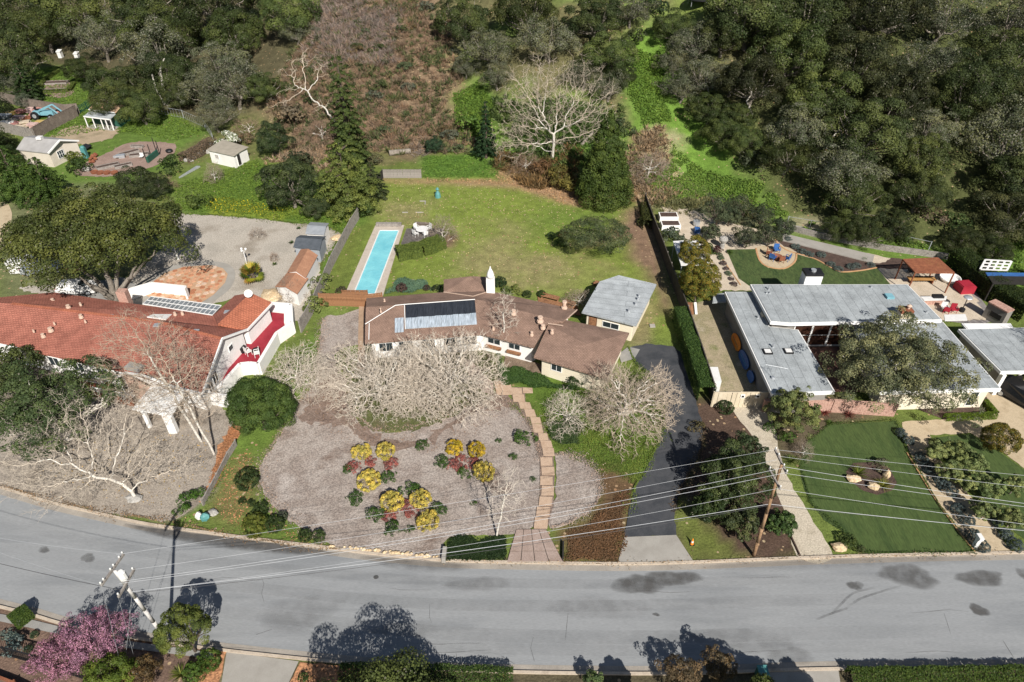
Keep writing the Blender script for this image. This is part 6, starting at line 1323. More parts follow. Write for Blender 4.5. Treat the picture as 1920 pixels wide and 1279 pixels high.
# ------------------------------------------------------------------ vehicles
def car(lab, p, rz, m, L_=4.9, W_=1.95, H_=1.75, name='parked_car', cat='car', suv=True):
    t = thing(name, lab, cat, (0,0,0)); q = MB()
    prof = [(-L_/2,.35),(-L_/2,.95),(-L_/2+.1,1.05),(-L_*.42,H_*.93),(-L_*.36,H_),(L_*.10,H_),(L_*.24,1.12),(L_*.44,1.0),(L_/2,.8),(L_/2,.35)]
    n = len(prof); vs = []
    for sy, ins in ((-1,0),(1,0)):
        for x, z in prof: vs.append((x, sy*(W_/2-(.22 if z > 1.15 else .0)), z))
    fs = [tuple(range(n)), tuple(range(2*n-1,n-1,-1))]+[(k,n+k,n+(k+1)%n,(k+1)%n) for k in range(n)]; q.add(vs, fs); q.build('body', m, t)
    for sx in (-1,1):
        for sy in (-1,1):
            q = MB(); q.tube((sx*L_*.31,sy*(W_/2-.2),.36),(sx*L_*.31,sy*(W_/2+.02),.36),.36,n=16); o = q.build('wheel', m_black, t); q = MB(); q.tube((sx*L_*.31,sy*(W_/2-.15),.36),(sx*L_*.31,sy*(W_/2+.035),.36),.24,n=12); q.build('rim', m_metal, o)
    q = MB(); q.add([(L_*.105,-W_/2+.26,H_-.04),(L_*.105,W_/2-.26,H_-.04),(L_*.235,W_/2-.2,1.17),(L_*.235,-W_/2+.2,1.17)], [(0,1,2,3)]); 
    for v in range(4): x,y,z = q.v[v]; q.v[v] = (x+.03,y,z+.03)
    q.build('windscreen', m_glass, t)
    for sy in (-1,1): q = MB(); q.add([(-L_*.37,sy*(W_/2-.20),H_-.15),(L_*.08,sy*(W_/2-.20),H_-.15),(L_*.19,sy*(W_/2-.17),1.2),(-L_*.42,sy*(W_/2-.17),1.2)], [(0,1,2,3) if sy < 0 else (3,2,1,0)]); q.build('side_window', m_glass, t)
    for sy in (-1,1): q = MB(); q.box((L_/2-.04,sy*(W_/2-.3),.75), (.1,.4,.16)); q.build('headlight', m_whitep, t); 
    for sy in (-1,1): q = MB(); q.box((-L_/2+.02,sy*(W_/2-.2),.9), (.1,.25,.25)); q.build('tail_light', m_red, t)
    t.location = p; t.rotation_euler = (0,0,rz); return t
m_carb = mat('black_car_paint', [(.008,.009,.012),(.012,.013,.016)], 1, rough=.2, spec=.6)
car('black sport utility car parked at the right edge in front of the open garage', F(1912,752), -1.0, m_carb)
for (px,py,m_,lab) in ((1892,709,m_black,'dark motorcycle with a white fairing in the open garage'),(1912,705,m_teal,'teal-tanked motorcycle further right in the open garage')):
    t = thing('motorcycle', lab, 'motorcycle', (0,0,0))
    for sx in (-1,1): q = MB(); q.tube((sx*.75,-.07,.33),(sx*.75,.07,.33),.33,n=14); q.build('wheel', m_black, t)
    q = MB(); q.bar((-.75,0,.4),(.1,0,.75),.12,.2); q.bar((.75,0,.35),(.5,0,1.0),.1,.1); q.build('frame', m_metal, t); q = MB(); q.blob((.15,0,.85), .32, 3, 8, (1.2,.6,.6)); q.build('tank', m_, t); q = MB(); q.blob((.6,0,.95), .25, 4, 8); q.build('fairing', m_whitep, t); q = MB(); q.box((-.4,0,.8),(.7,.28,.1)); q.build('seat', m_black, t); q = MB(); q.bar((.5,-.38,1.05),(.5,.38,1.05),.04,.04); q.build('handlebar', m_metal, t)
    t.location = F(px,py); t.rotation_euler = (0,0,-.5)
for (px,py,rz,m_,lab,l) in [(150,548,.1,m_whitep,'white car half hidden behind the red roof under the big oak',4.4),(82,510,.15,mat('silver_car', [(.45,.47,.5),(.55,.57,.6)], 1, rough=.3, metal=.4),'silver car under the left side of the big oak',4.4)]: car(lab, F(px,py), rz, m_, l, 1.8, 1.5)
q = MB(); q.box(F(50,508)+Vector((0,0,1.0)), (3.0,1.8,1.6), .1); solo(q, 'small_trailer', m_whitep, 'small white trailer at the far left under the big oak', 'trailer')
q = MB(); q.slab([F(118,500,2.3),F(150,494,2.3),F(160,506,2.3),F(130,512,2.3)], .1); solo(q, 'carport_roof', m_wood, 'small red-brown roof glimpsed through the big oak', 'roof')
# ------------------------------------------------------------------ street things
mb_ = thing('mail_box', 'white mail box on a post at the left of the front path', 'mail box', F(1826,1024)); p = F(1826,1026); q = MB(); q.box(p+Vector((0,0,.55)), (.3,.3,1.1)); q.build('post', m_whitep, mb_); q = MB(); q.box(p+Vector((0,.05,1.2)), (.35,.55,.3)); q.build('box', m_whitep, mb_)
tc_ = thing('traffic_cone', 'small orange and white traffic cone beside the asphalt drive', 'traffic cone', F(1297,1020)); p = F(1297,1020); q = MB(); q.box(p+Vector((0,0,.02)), (.36,.36,.04)); q.build('base', m_black, tc_); q = MB(); q.lathe(p+Vector((0,0,.04)), [(.15,0),(.11,.22)], 12); q.build('lower_cone', m_orange, tc_); q = MB(); q.lathe(p+Vector((0,0,.26)), [(.11,0),(.08,.16)], 12); q.build('white_band', m_whitep, tc_); q = MB(); q.lathe(p+Vector((0,0,.42)), [(.08,0),(.03,.25)], 12); q.build('tip', m_orange, tc_)
wb = thing('wheelie_bin', 'green wheeled bin at the bottom edge beside the driveway', 'bin', F(1425,1270)); p = F(1425,1272); q = MB(); q.box(p+Vector((0,0,.5)), (.6,.7,.95)); q.build('body', m_green, wb); q = MB(); q.box(p+Vector((0,0,1.0)), (.66,.78,.09)); q.build('lid', m_teal, wb)
# ------------------------------------------------------------------ utility poles and wires
def pole(lab, base, top, arms, m, r0=.145, r1=.095):
    t = thing('utility_pole', lab, 'utility pole', base); q = MB(); n = 6
    for i in range(n): q.tube(base.lerp(top,i/n), base.lerp(top,(i+1)/n), r0+(r1-r0)*i/n, r0+(r1-r0)*(i+1)/n, 10, cap=True)
    q.build('shaft', m, t, True)
    for a, b, ins in arms:
        q = MB(); q.bar(a, b, .12, .14); o = q.build('crossarm', m_greyw, t)
        for s in ins:
            p = a.lerp(b, s); q = MB(); q.lathe(p+Vector((0,0,.07)), [(.03,0),(.03,.08),(.075,.10),(.045,.15),(.07,.17),(.03,.24)], 8); q.build('insulator', m_whitep, o, True)
    return t
LB, LT = F(318,1206,0), F(215,1070,10.3)
def Hh(px, py, h): return F(px, py, h)
la = (Hh(232,1039,10.1), Hh(190,1098,10.1)); lb_ = (Hh(252,1067,9.2), Hh(222,1120,9.2))
pl = pole('leaning pale utility pole with two crossarms at the lower left', LB, LT, [(la[0],la[1],(.02,.16,.42,.55,.86,.98)), (lb_[0],lb_[1],(.05,.45,.95))], mat('pole_wood', [(.42,.40,.38),(.58,.55,.52)], 1.5, 5, .9, .2, 8))
q = MB(); p = Hh(234,1086,9.3); q.lathe(p, [(.2,0),(.24,.1),(.24,.7),(.15,.8)], 10); q.build('transformer', m_whitep, pl)
RB, RT = F(1413,1042,0), F(1465,872,10.3)
ra = (Hh(1453,843,10.1), Hh(1475,888,10.1)); rb_ = (Hh(1442,879,9.1), Hh(1463,917,9.1))
pole('brown utility pole with two crossarms between the drive and the gravel path', RB, RT, [(ra[0],ra[1],(.03,.28,.72,.97)), (rb_[0],rb_[1],(.04,.96))], mat('pole_brown', [(.22,.13,.07),(.30,.19,.11)], 1.5, 5, .9, .3, 8))
m_wire = mat('wire_grey', [(.28,.29,.31),(.36,.37,.38)], 1, rough=.5); m_wired = mat('wire_dark', [(.03,.03,.035),(.05,.05,.05)], 1, rough=.6)
def wire(a, b, sag, r, lab, m=None, n=26):
    a = Vector(a); b = Vector(b); q = MB(); P_ = []
    for i in range(n+1): t = i/n; p = a.lerp(b,t); p.z -= sag*4*t*(1-t); P_.append(p)
    for i in range(n): q.tube(P_[i], P_[i+1], r, r, 4, cap=False)
    return solo(q, 'power_line', m or m_wire, lab, 'power line', 'overhead power lines')
spans = [((218,1040,10.4),(1453,843,10.4),.02,0.0102,'uppermost thin wire between the two poles'),
 ((250,1068,9.5),(1458,862,10.4),.4,0.0110,'second wire from the top between the two poles'),
 ((228,1090,9.7),(1470,877,10.4),.5,0.0145,'third wire from the top between the two poles'),
 ((224,1094,9.5),(1475,886,10.4),.5,0.0145,'fourth wire from the top between the two poles'),
 ((246,1110,8.4),(1463,915,9.2),.5,0.0110,'fifth wire from the top between the two poles')]
for a, b, s, r, lab in spans: wire(F(*a), F(*b), s+.2, r, lab)
wire(LB.lerp(LT,.74), RB.lerp(RT,.60), .5, .02, 'pale lowest cable between the two poles'); wire(LB.lerp(LT,.72), RB.lerp(RT,.585), .7, 0.0153, 'dark lowest cable between the two poles', m_wired)
for (a, y1, h, r, lab) in [(ra[0],888,10.2,0.0110,'uppermost wire right of the brown pole'),(ra[0].lerp(ra[1],.28),910,10.2,0.0110,'second wire right of the brown pole'),(ra[0].lerp(ra[1],.72),941,10.2,0.0161,'third thicker wire right of the brown pole'),(ra[1],947,10.2,0.0136,'fourth wire right of the brown pole'),(rb_[1],980,9.2,0.0136,'fifth wire right of the brown pole'),(RB.lerp(RT,.60),992,6.3,0.0204,'lowest pale cable right of the brown pole'),(RB.lerp(RT,.585),990,6.2,0.0153,'lowest dark cable right of the brown pole')]:
    b = F(1935,y1,h); wire(a, a+(b-a)*1.8, .25, r, lab, m_wired if 'dark' in lab else None)
for (a, b, r, lab, m_) in [(la[0],(-30,1000,10.2),0.0085,'faint upper wire running left from the pale pole',None),(la[1],(-30,1022,10.2),0.0085,'faint lower wire running left from the pale pole',None),(LB.lerp(LT,.74),(-30,1046,7.6),0.0170,'dark cable running left from the pale pole',m_wired)]:
    b = F(*b); wire(a, a+(b-a)*1.5, .3, r, lab, m_)
for k, (px,py) in enumerate(((226,1246),(235,1238),(252,1235))): wire((la[1],lb_[0],lb_[1])[k], F(px,py,1.5), .02, 0.0093, 'guy wire dropping to the shrubs from the pale pole, the %s one' % ('left','middle','right')[k])
for k, (px,py) in enumerate(((1402,1300),(1426,1300))): pass
# far-off bits
t = thing('trampoline', 'dark round trampoline on the hilltop lawn at the top edge', 'trampoline', G(1312,6)); p = G(1312,6); q = MB(); q.lathe(p+Vector((0,0,.7)), [(2.4,0),(2.4,.12),(2.2,.14)], 18); q.build('mat', m_black, t)
for k in range(5): a = k*1.257; q = MB(); q.tube(p+Vector((2.2*math.cos(a),2.2*math.sin(a),-.3)), p+Vector((2.2*math.cos(a),2.2*math.sin(a),.75)), .06, n=5); q.build('leg', m_metal, t)
for (px,py,lab) in ((115,108,'small white hut glimpsed under the left wood'),(147,112,'second small white hut under the left wood')): p = G(px,py); q = MB(); q.box(p+Vector((0,0,.7)), (.8,1.0,1.4)); q.slab([p+Vector((-.5,-.6,1.45)),p+Vector((.5,-.6,1.45)),p+Vector((.5,.6,1.7)),p+Vector((-.5,.6,1.7))], .1); solo(q, 'white_hut', m_whitep, lab, 'hut')
for (px,py,lab) in ((104,157,'far raised garden bed, the upper one'),(104,172,'far raised garden bed, the lower one')): trough(lab, px, py, 5.0, 1.6, .15, m_greyw, h=.4)
# ------------------------------------------------------------------ woods on the hillside: every crown a tree of its own
ORD = ['first','second','third','fourth','fifth','sixth','seventh','eighth','ninth','tenth','eleventh','twelfth']
def wood(rows, desc, where, group, col, kinds, grey=.3, hk=.8):
    rr = random.Random(len(where)*31)
    for ri, (rname, pts) in enumerate(rows):
        pts = sorted(pts)
        if len(pts) > 5: pts = [(a, b, c*1.2) for a, b, c in pts[ri%2::2]]
        for i, (px,py,rp) in enumerate(pts):
            px += rr.gauss(0,5); py += rr.gauss(0,5); rp *= rr.uniform(.9,1.15)
            base, r = crown_at(px, py, rp, hk)
            g = rr.random() < grey; pr = rr.choice(OAKL if g else kinds); c = OAKGREY if g else rr.choice(col)
            nm = 'oak_tree'; cv = rr.choice((.7,.9,1.1,1.35))
            put(pr, nm, '%s oak, %s of %s, %s from left' % ('grey lichened' if g else desc, rname, where, ORD[i]), 'tree', base, r/5.0*rr.uniform(.92,1.06), r/5.0*rr.uniform(.8,1.1), tuple(x*cv for x in c), group, seed=int(px*3+py))
wood([('topmost row', [(1400,20,62),(1462,40,55),(1525,22,58),(1592,40,60),(1655,20,58),(1715,45,52),(1775,20,60),(1845,30,62),(1910,20,60),(1975,30,60)]),
      ('second row from the top', [(1415,85,52),(1478,100,56),(1545,95,58),(1610,105,60),(1680,100,56),(1745,105,52),(1808,95,55),(1872,100,60),(1940,100,60)]),
      ('third row from the top', [(1420,150,50),(1485,165,54),(1550,165,58),(1620,170,58),(1688,170,55),(1750,175,50),(1815,165,52),(1880,170,58),(1945,180,56)]),
      ('fourth row from the top', [(1440,210,45),(1498,235,54),(1562,235,56),(1628,240,58),(1695,240,55),(1752,240,42),(1835,240,52),(1900,250,58)]),
      ('fifth row from the top', [(1478,290,42),(1530,305,52),(1592,305,56),(1658,310,56),(1718,300,44),(1855,315,52),(1918,325,56)]),
      ('second row from the bottom', [(1545,365,42),(1600,370,50),(1660,372,52),(1715,362,40),(1838,380,46),(1895,395,52)]),
      ('lowest row', [(1585,418,30),(1632,425,36),(1678,415,34),(1815,440,40),(1865,455,36)])],
     'dark evergreen', 'the big right wood', 'oaks of the wood on the right hillside', [OAKD,OAKD,OAKG,(.05,.058,.024)], OAK, .13)
wood([('upper row', [(1262,45,34),(1310,72,45),(1362,62,42)]), ('middle row', [(1268,105,40),(1322,130,46),(1378,140,42)]),
      ('lower row', [(1275,165,38),(1332,190,44),(1385,205,38)]), ('lowest row', [(1352,245,36),(1398,262,32)])],
     'dark olive', 'the clump beside the green gully', 'oaks beside the green gully', [OAKG], OAK, .7)
wood([('top row', [(870,35,40),(925,22,45),(985,20,48),(1050,18,48),(1112,28,48),(1165,42,40),(1180,5,35)]),
      ('middle row', [(868,85,36),(918,78,42),(975,75,46),(1035,70,48),(1098,78,48),(1150,92,42)]),
      ('lowest row', [(878,118,28),(930,125,30),(1090,130,38),(1140,150,36),(1168,128,30)])],
     'dark green', 'the top centre clump', 'oaks of the clump at top centre', [OAKD,OAKG,OAKD], OAK, .35)
wood([('topmost row', [(20,10,55),(80,-5,60),(150,15,52),(215,15,55),(280,10,55),(345,12,55),(410,10,52),(475,20,50),(530,25,42)]),
      ('second row', [(25,60,52),(85,50,48),(240,55,50),(305,50,52),(370,55,52),(435,55,50),(500,65,48),(550,45,30)]),
      ('third row', [(15,105,42),(70,100,30),(185,75,42),(225,105,44),(290,100,48),(350,105,46),(410,110,46),(470,105,38)]),
      ('fourth row', [(165,128,32),(200,155,42),(262,150,46)]),
      ('lowest row', [(215,188,38),(265,192,34),(18,150,34)])],
     'dark evergreen', 'the upper left wood', 'oaks of the wood at upper left', [OAKD,OAKG,OAKG], OAK, .25)
for k_, (px,py) in enumerate([(2030,60),(2110,120),(2020,190),(2100,250),(2030,320),(2120,370),(2040,430),(2200,80),(2210,200),(2200,320),(-90,30),(-110,110),(-60,190),(-80,260)]):
    base, r = crown_at(px, py, 62); put(OAK[k_%5], 'oak_tree', 'evergreen oak beyond the %s frame edge, number %s' % ('left' if px < 0 else 'right', ORD[k_%10]), 'tree', base, r/5, r/5, OAKD, 'oaks beyond the frame edges')
for (px,py,rp,c,lab,pr,s) in [
    (385,170,42,OAKGREY,'grey-green oak over the chain link fence, left of the pale forked trunk', OAKL[0],1),
    (440,160,48,OAKGREY,'spreading grey-green oak with pale forked limbs above the white flowering bush', OAKL[1],1),
    (495,165,32,OAKG,'grey-green oak leaning right beside the brown slope', OAK[1],1),
    (402,215,34,OAKGREY,'drooping grey-leaved oak low behind the lawn corner', OAKL[2],1),
    (325,150,40,OAKD,'dark oak with a tall pale trunk showing above the back lawn', OAK[2],1.2),
    (330,180,26,OAKD,'low dark oak bough right of the tall pale trunk', OAK[3],1),
    (512,262,30,(.035,.055,.022),'dark rounded evergreen between the white flat shed and the brown slope', OAK[0],1.1),
    (545,345,52,(.05,.07,.028),'dark round oak at the top edge of the gravel yard', OAK[4],1),
    (590,385,22,(.05,.07,.028),'small dark oak bough beside the gravel yard', OAK[2],1),
    (252,335,34,(.042,.058,.022),'small dark oak between the garden plot and the big spreading oak', OAK[1],.9),
    (285,345,26,(.042,.058,.022),'small dark bush-like oak next to the bare shrub by the garden plot', OAK[3],.9),
    (815,270,15,(.03,.06,.03),'small dark round evergreen at the foot of the brown slope', OAK[2],1.1),
    (42,182,18,(.06,.085,.05),'bluish shrubby tree behind the old board fence', OAKL[0],.8),
    (5,262,20,OAKD,'dark tree at the left edge below the scrap yard', OAK[4],1),
    (10,300,24,(.05,.08,.02),'bushy cypress at the left edge', OAK[2],1.1)]:
    base, r = crown_at(px, py, rp, .8); put(pr, 'oak_tree' if 'oak' in lab else 'evergreen_tree', lab, 'tree', base, r/5*1.1, r/5*1.1*s, c)
# pale trunks showing under the left wood
def pale_trunk(pts, lab, rad=.35):
    b = G(*pts[0]); segs = []; P_ = [np.array(b)-np.array([0,0,.3])]
    for (px,py) in pts[1:]:
        h = top_h(b, py); u = (px-960)/FPX; q = Vector((0,b.y,b.z+h)); q.x = u*depth(q); P_.append(np.array(q))
    for i in range(len(P_)-1): segs.append((P_[i],P_[i+1],rad*(1-.25*i),rad*(1-.25*(i+1))))
    V, Fc = seg_arrays([(a-np.array(b), c-np.array(b), r0, r1) for a,c,r0,r1 in segs], 8)
    o = link('tree_trunk', np_mesh('tree_trunk', V, Fc, m_white), None, b); tag(o, lab, 'tree trunk')
pale_trunk([(316,198),(306,165),(300,130),(308,110)], 'tall pale trunk leaning left out of the lawn edge under the wood')
pale_trunk([(310,196),(292,165),(285,140)], 'thinner pale trunk leaning further left beside the tall one', .26)
pale_trunk([(425,205),(433,185),(440,168)], 'short pale forked trunk of the grey-green oak')
pale_trunk([(430,200),(470,195),(502,203)], 'long pale limb reaching right above the green bank', .2)

for pts_, lab_ in [([(1412,215),(1400,190),(1410,175),(1404,160)],'twisted pale dead limb at the left edge of the big right wood'),([(1330,170),(1322,150),(1328,135)],'pale twisted limb low in the gully-side clump'),([(1345,215),(1360,200),(1378,196)],'pale crooked limb right of the other in the gully-side clump'),([(1560,255),(1590,225),(1602,208)],'long grey limb crossing the middle of the big right wood')]: pale_trunk(pts_, lab_, .16)
# special evergreens
BIGOAK = oak_proto(91, R_=9.9, H=6.6, n=62000, ncl=330, clr=1.15, leaf=.22, lump=.16, rzf=.36, zmin=-.25, inner=.25, m=m_oak)
BIGOAK['trunk'] = None; big_ = put(BIGOAK, 'spreading_oak', 'huge spreading oak over the red-roofed house, its crown wider than the gravel oval', 'tree', Vector((F(180,455,6).x, F(180,455,6).y, 0)), 1.0, 1.0, (.078,.095,.026), rz=0)
segs = []
c0 = np.array(F(218,560)); off = np.array(F(180,455,6)); rs_ = np.random.default_rng(5)
for (px,py,h,r0) in [(150,520,4.5,.4),(190,480,6,.42),(255,500,5.5,.36),(120,470,6,.3),(230,440,7,.3),(290,470,6,.26),(170,540,3.6,.3)]:
    a = c0+np.array([rs_.normal(0,.2),rs_.normal(0,.2),-.2]); e = np.array(F(px,py,h)); mid = a*.55+e*.45+np.array([0,0,.2]); limb_segs(segs, a, mid, r0, r0*.7, rs_, 4, .1); limb_segs(segs, segs[-1][1], e, r0*.7, r0*.25, rs_, 5, .2)
mesh_ = seg_mesh('trunk', [(a-c0,b-c0,r0,r1) for a,b,r0,r1 in segs], m_trunk)
link('trunk', mesh_, big_, Vector(c0)-big_.location)
def single(seed, px, py, rp, lab, name='evergreen_tree', col=MIDG, n=20000, ncl=110, clr=.2, leaf=.15, m=None, hk=.85, rzf=.8, Hm=None, lump=.15, inner=.5, zmin=-.4, trunk=True, mt=None, rx=1.0, cone=0):
    base, r = crown_at(px, py, rp, hk)
    pr = oak_proto(seed, R_=r, H=(Hm if Hm else r*hk+.3), n=n, ncl=ncl, clr=clr*r, leaf=leaf, m=m or m_oak, lump=lump, rzf=rzf, inner=inner, zmin=zmin, trunk=trunk, mt=mt or m_trunkd)
    t = put(pr, name, lab, 'tree' if 'tree' in name or 'oak' in name else 'shrub', base, 1, 1, col, rz=0); t.scale = (rx,1,1); return t
single(101, 92, 755, 112, 'evergreen oak in front of the left end of the red-roofed house', 'oak_tree', (.075,.105,.04), n=26000, ncl=200, clr=.12, leaf=.17, rzf=.6, inner=.15, hk=.75, lump=.3, mt=m_white)
single(102, 20, 690, 50, 'lower oak at the left edge beside the red-roofed house', 'oak_tree', (.05,.068,.022), n=9000, leaf=.17, hk=.75)
single(103, 485, 762, 55, 'dense round dark-green tree between the red-floored deck and the mulch bed', 'evergreen_tree', (.058,.095,.024), n=34000, ncl=150, clr=.2, leaf=.12, m=m_leaf, rzf=1.05, inner=.75, lump=.05)
single(104, 1690, 680, 132, 'large loose olive-grey tree filling the courtyard of the grey-roofed house', 'courtyard_tree', (.15,.155,.08), n=46000, ncl=330, clr=.095, leaf=.15, m=m_oak, rzf=.55, inner=.2, hk=.62, mt=m_white, lump=.25)
single(105, 1490, 770, 46, 'light green feathery tree in front of the cream board fence', 'feathery_tree', (.15,.175,.06), n=16000, ncl=120, clr=.16, leaf=.13, m=m_leaf, inner=.3, lump=.25, rzf=1.0)
single(106, 1375, 900, 58, 'dark leafy tree between the asphalt drive and the gravel path, behind the wires', 'evergreen_tree', (.055,.078,.028), n=22000, ncl=140, clr=.19, leaf=.13, rzf=1.15, inner=.4, lump=.25)
single(107, 1395, 850, 38, 'smaller dark tree above the one behind the wires', 'evergreen_tree', (.048,.068,.028), n=9000, leaf=.13, rzf=1.1, inner=.4)
single(108, 1330, 950, 34, 'dark shrubby tree at the lower end of the asphalt drive', 'evergreen_tree', (.04,.06,.02), n=7000, leaf=.13, inner=.4, lump=.3)
single(109, 1390, 975, 34, 'grey-green shrub tree left of the utility pole foot', 'evergreen_tree', (.07,.085,.035), n=7000, leaf=.12, inner=.3, lump=.3)
single(110, 1466, 978, 24, 'small bright evergreen right of the utility pole', 'evergreen_tree', (.05,.085,.025), n=5000, leaf=.13, rzf=1.1, lump=.25)
single(111, 1300, 488, 26, 'upper of the two golden-green trees by the white canopy', 'golden_tree', (.10,.115,.022), n=15000, ncl=120, clr=.2, leaf=.12, m=m_orfl, rzf=1.35, Hm=2.8, inner=.8, lump=.07)
single(112, 1311, 540, 33, 'lower and larger of the two golden-green trees inside the boundary fence', 'golden_tree', (.11,.125,.022), n=20000, ncl=140, clr=.2, leaf=.12, m=m_orfl, rzf=1.35, Hm=3.0, inner=.8, lump=.07)
single(113, 350, 1195, 44, 'round olive-green tree at the foot of the near utility pole', 'evergreen_tree', (.10,.125,.03), n=16000, ncl=110, clr=.17, leaf=.09, m=m_leaf, rzf=1.0, Hm=2.9, inner=.75, lump=.06)
single(114, 180, 1195, 62, 'pink blossoming tree at lower left beside the street', 'blossom_tree', (.42,.20,.29), n=17000, ncl=170, clr=.14, leaf=.075, m=m_pink, rzf=.6, inner=.2, lump=.2, Hm=2.6)
single(115, 110, 1235, 52, 'lower half-hidden pink blossoming tree over the dark railing', 'blossom_tree', (.40,.19,.27), n=12000, ncl=130, clr=.15, leaf=.075, m=m_pink, rzf=.6, inner=.2, Hm=2.2)
single(116, 205, 1268, 46, 'glossy yellow-green tree at the bottom edge under the wires', 'evergreen_tree', (.09,.12,.02), n=10000, ncl=80, leaf=.11, m=m_leaf, Hm=2.0)
single(117, 265, 1262, 34, 'brownish shrub tree left of the near concrete driveway', 'evergreen_tree', (.11,.075,.035), n=6000, leaf=.09, inner=.2, Hm=1.6)
single(118, 1880, 818, 30, 'large clipped round bush on the corner of the gravel drive', 'round_bush', (.075,.085,.018), n=14000, ncl=90, clr=.2, leaf=.09, m=m_orfl, inner=.85, lump=.03, trunk=False, zmin=-.6)
single(119, 1118, 438, 46, 'wide low clipped shrub alone on the back lawn', 'round_bush', (.085,.105,.045), n=16000, ncl=110, clr=.2, leaf=.12, m=m_oak, inner=.8, lump=.08, rzf=.5, trunk=False, zmin=-.6, rx=1.25)
for i, (px,py,rp) in enumerate([(1345,392,30),(1385,385,24),(1430,405,26),(1332,432,18),(1400,440,24),(1440,438,22),(1470,425,20),(1370,405,18)]):
    single(120+i, px, py, rp, ['largest dark olive shrub at the left of the sandy terrace','olive shrub behind the largest one','round dark olive shrub near the white concrete ramp','small olive shrub next to the blue chair and urn','dark olive shrub in the middle of the sandy terrace front row','olive shrub right of the middle one','grey olive shrub at the left end of the curved rim','small olive shrub between the two big ones'][i], 'olive_shrub', (.062,.078,.042), n=5000, ncl=60, clr=.25, leaf=.12, inner=.4, lump=.25)
for i, (px,py,rp) in enumerate([(1762,842,22),(1800,838,24),(1782,880,22),(1830,870,26),(1815,902,20),(1862,912,24),(1848,950,22),(1900,965,24),(1905,905,20)]):
    single(140+i, px, py, rp, ['feathery young tree at the top left of the small lawn','feathery young tree at the top of the small lawn','feathery young tree beside the path bend','broad feathery tree in the middle of the small lawn','feathery tree below the middle of the small lawn','feathery tree on the right of the small lawn under the wires','feathery tree over the front path near the street','feathery tree low on the right by the blue-grey bushes','feathery tree at the right frame edge under the wires'][i], 'feathery_tree', (.20,.24,.09), n=6500, ncl=60, clr=.2, leaf=.10, m=m_leaf, inner=.2, lump=.3, mt=m_trunk)
# conifers
CON1 = cone_proto(1, 1.0, 4.0, n=11000, tiers=17, leaf=.10, gap=.45)
def conifer(pr, bx, by, ty, wpx, lab, col, name='conifer_tree'):
    b = G(bx, by); h = top_h(b, ty); r = wpx*mpp(b)/2
    t = put(pr, name, lab, 'tree', b, 1, 1, col); t.scale = (r, r, h/4.0); return t
def cone_real(seed, bx, by, ty, wpx, lab, col, n=16000, leaf=.2, **k):
    b = G(bx, by); h = top_h(b, ty); r = wpx*mpp(b)/2
    return put(cone_proto(seed, r, h, n=n, leaf=leaf, **k), 'conifer_tree', lab, 'tree', b, 1, 1, col)
cone_real(2, 662, 315, 96, 84, 'tall ragged cypress standing against the brown slope', (.055,.08,.022), n=26000, tiers=15, leaf=.22, gap=.45, narrow=.45)
cone_real(3, 655, 392, 262, 150, 'broad low cypress with layered boughs beside the pool garden', (.11,.14,.035), n=26000, tiers=9, leaf=.2, gap=.4, narrow=.4)
cone_real(13, 702, 372, 300, 60, 'small ragged cypress at the end of the board fence', (.06,.075,.028), n=9000, tiers=8, leaf=.2, gap=.5, narrow=.6)
cone_real(4, 912, 296, 185, 52, 'narrow dark conifer left of the big bare sycamore', (.022,.045,.018), n=9000, tiers=12, leaf=.2, gap=.3)
b_ = G(1130,378); h_ = top_h(b_,210); r_ = 50*mpp(b_); rs_ = np.random.default_rng(5); fz = 1-np.sqrt(rs_.uniform(0,1,520)); az = rs_.uniform(0,6.28,520); rz_ = r_*np.clip(1-fz,0,1)**.8*np.clip(fz*9+.6,0,1)*rs_.uniform(.72,1.06,520); C = np.stack([np.cos(az)*rz_, np.sin(az)*rz_, fz*h_*.97+.3],1); cr_ = .75*(1.15-.6*fz); kk = rs_.integers(0,520,46000); q = rs_.normal(0,1,(46000,3)); q /= np.linalg.norm(q,axis=1)[:,None]; q = q+.7*np.stack([np.cos(az),np.sin(az),.5+0*az],1)[kk]; q /= np.linalg.norm(q,axis=1)[:,None]; P = C[kk]+q*(cr_[kk]*rs_.uniform(.7,1.05,46000))[:,None]; t = rs_.uniform(0,1,520)[kk]*.7+rs_.uniform(0,.3,46000)
V, Fc, tt = leaves(P, q, .19, rs_, tint=t); put(proto(np_mesh('crown', V, Fc, m_leaf, [('tint','POINT','FLOAT',tt)]), CON1['trunk'] if 'CON1' in globals() else None), 'conifer_tree', 'big fat cone-shaped evergreen at the back edge of the lawn', 'tree', b_, 1, 1, (.062,.095,.022))
cone_real(6, 45, 372, 270, 96, 'bushy bright-green cypress at the left edge', (.055,.095,.02), n=16000, tiers=9, leaf=.2, gap=.25, narrow=.6, flatb=.4)
cone_real(7, 100, 382, 292, 90, 'bushy green cypress in front of the grey cottage', (.055,.095,.02), n=16000, tiers=9, leaf=.2, gap=.25, narrow=.6, flatb=.4)
cone_real(8, 60, 190, 110, 60, 'dark cypress at the left under the wood', (.03,.05,.015), n=8000, tiers=9, leaf=.24, gap=.3)

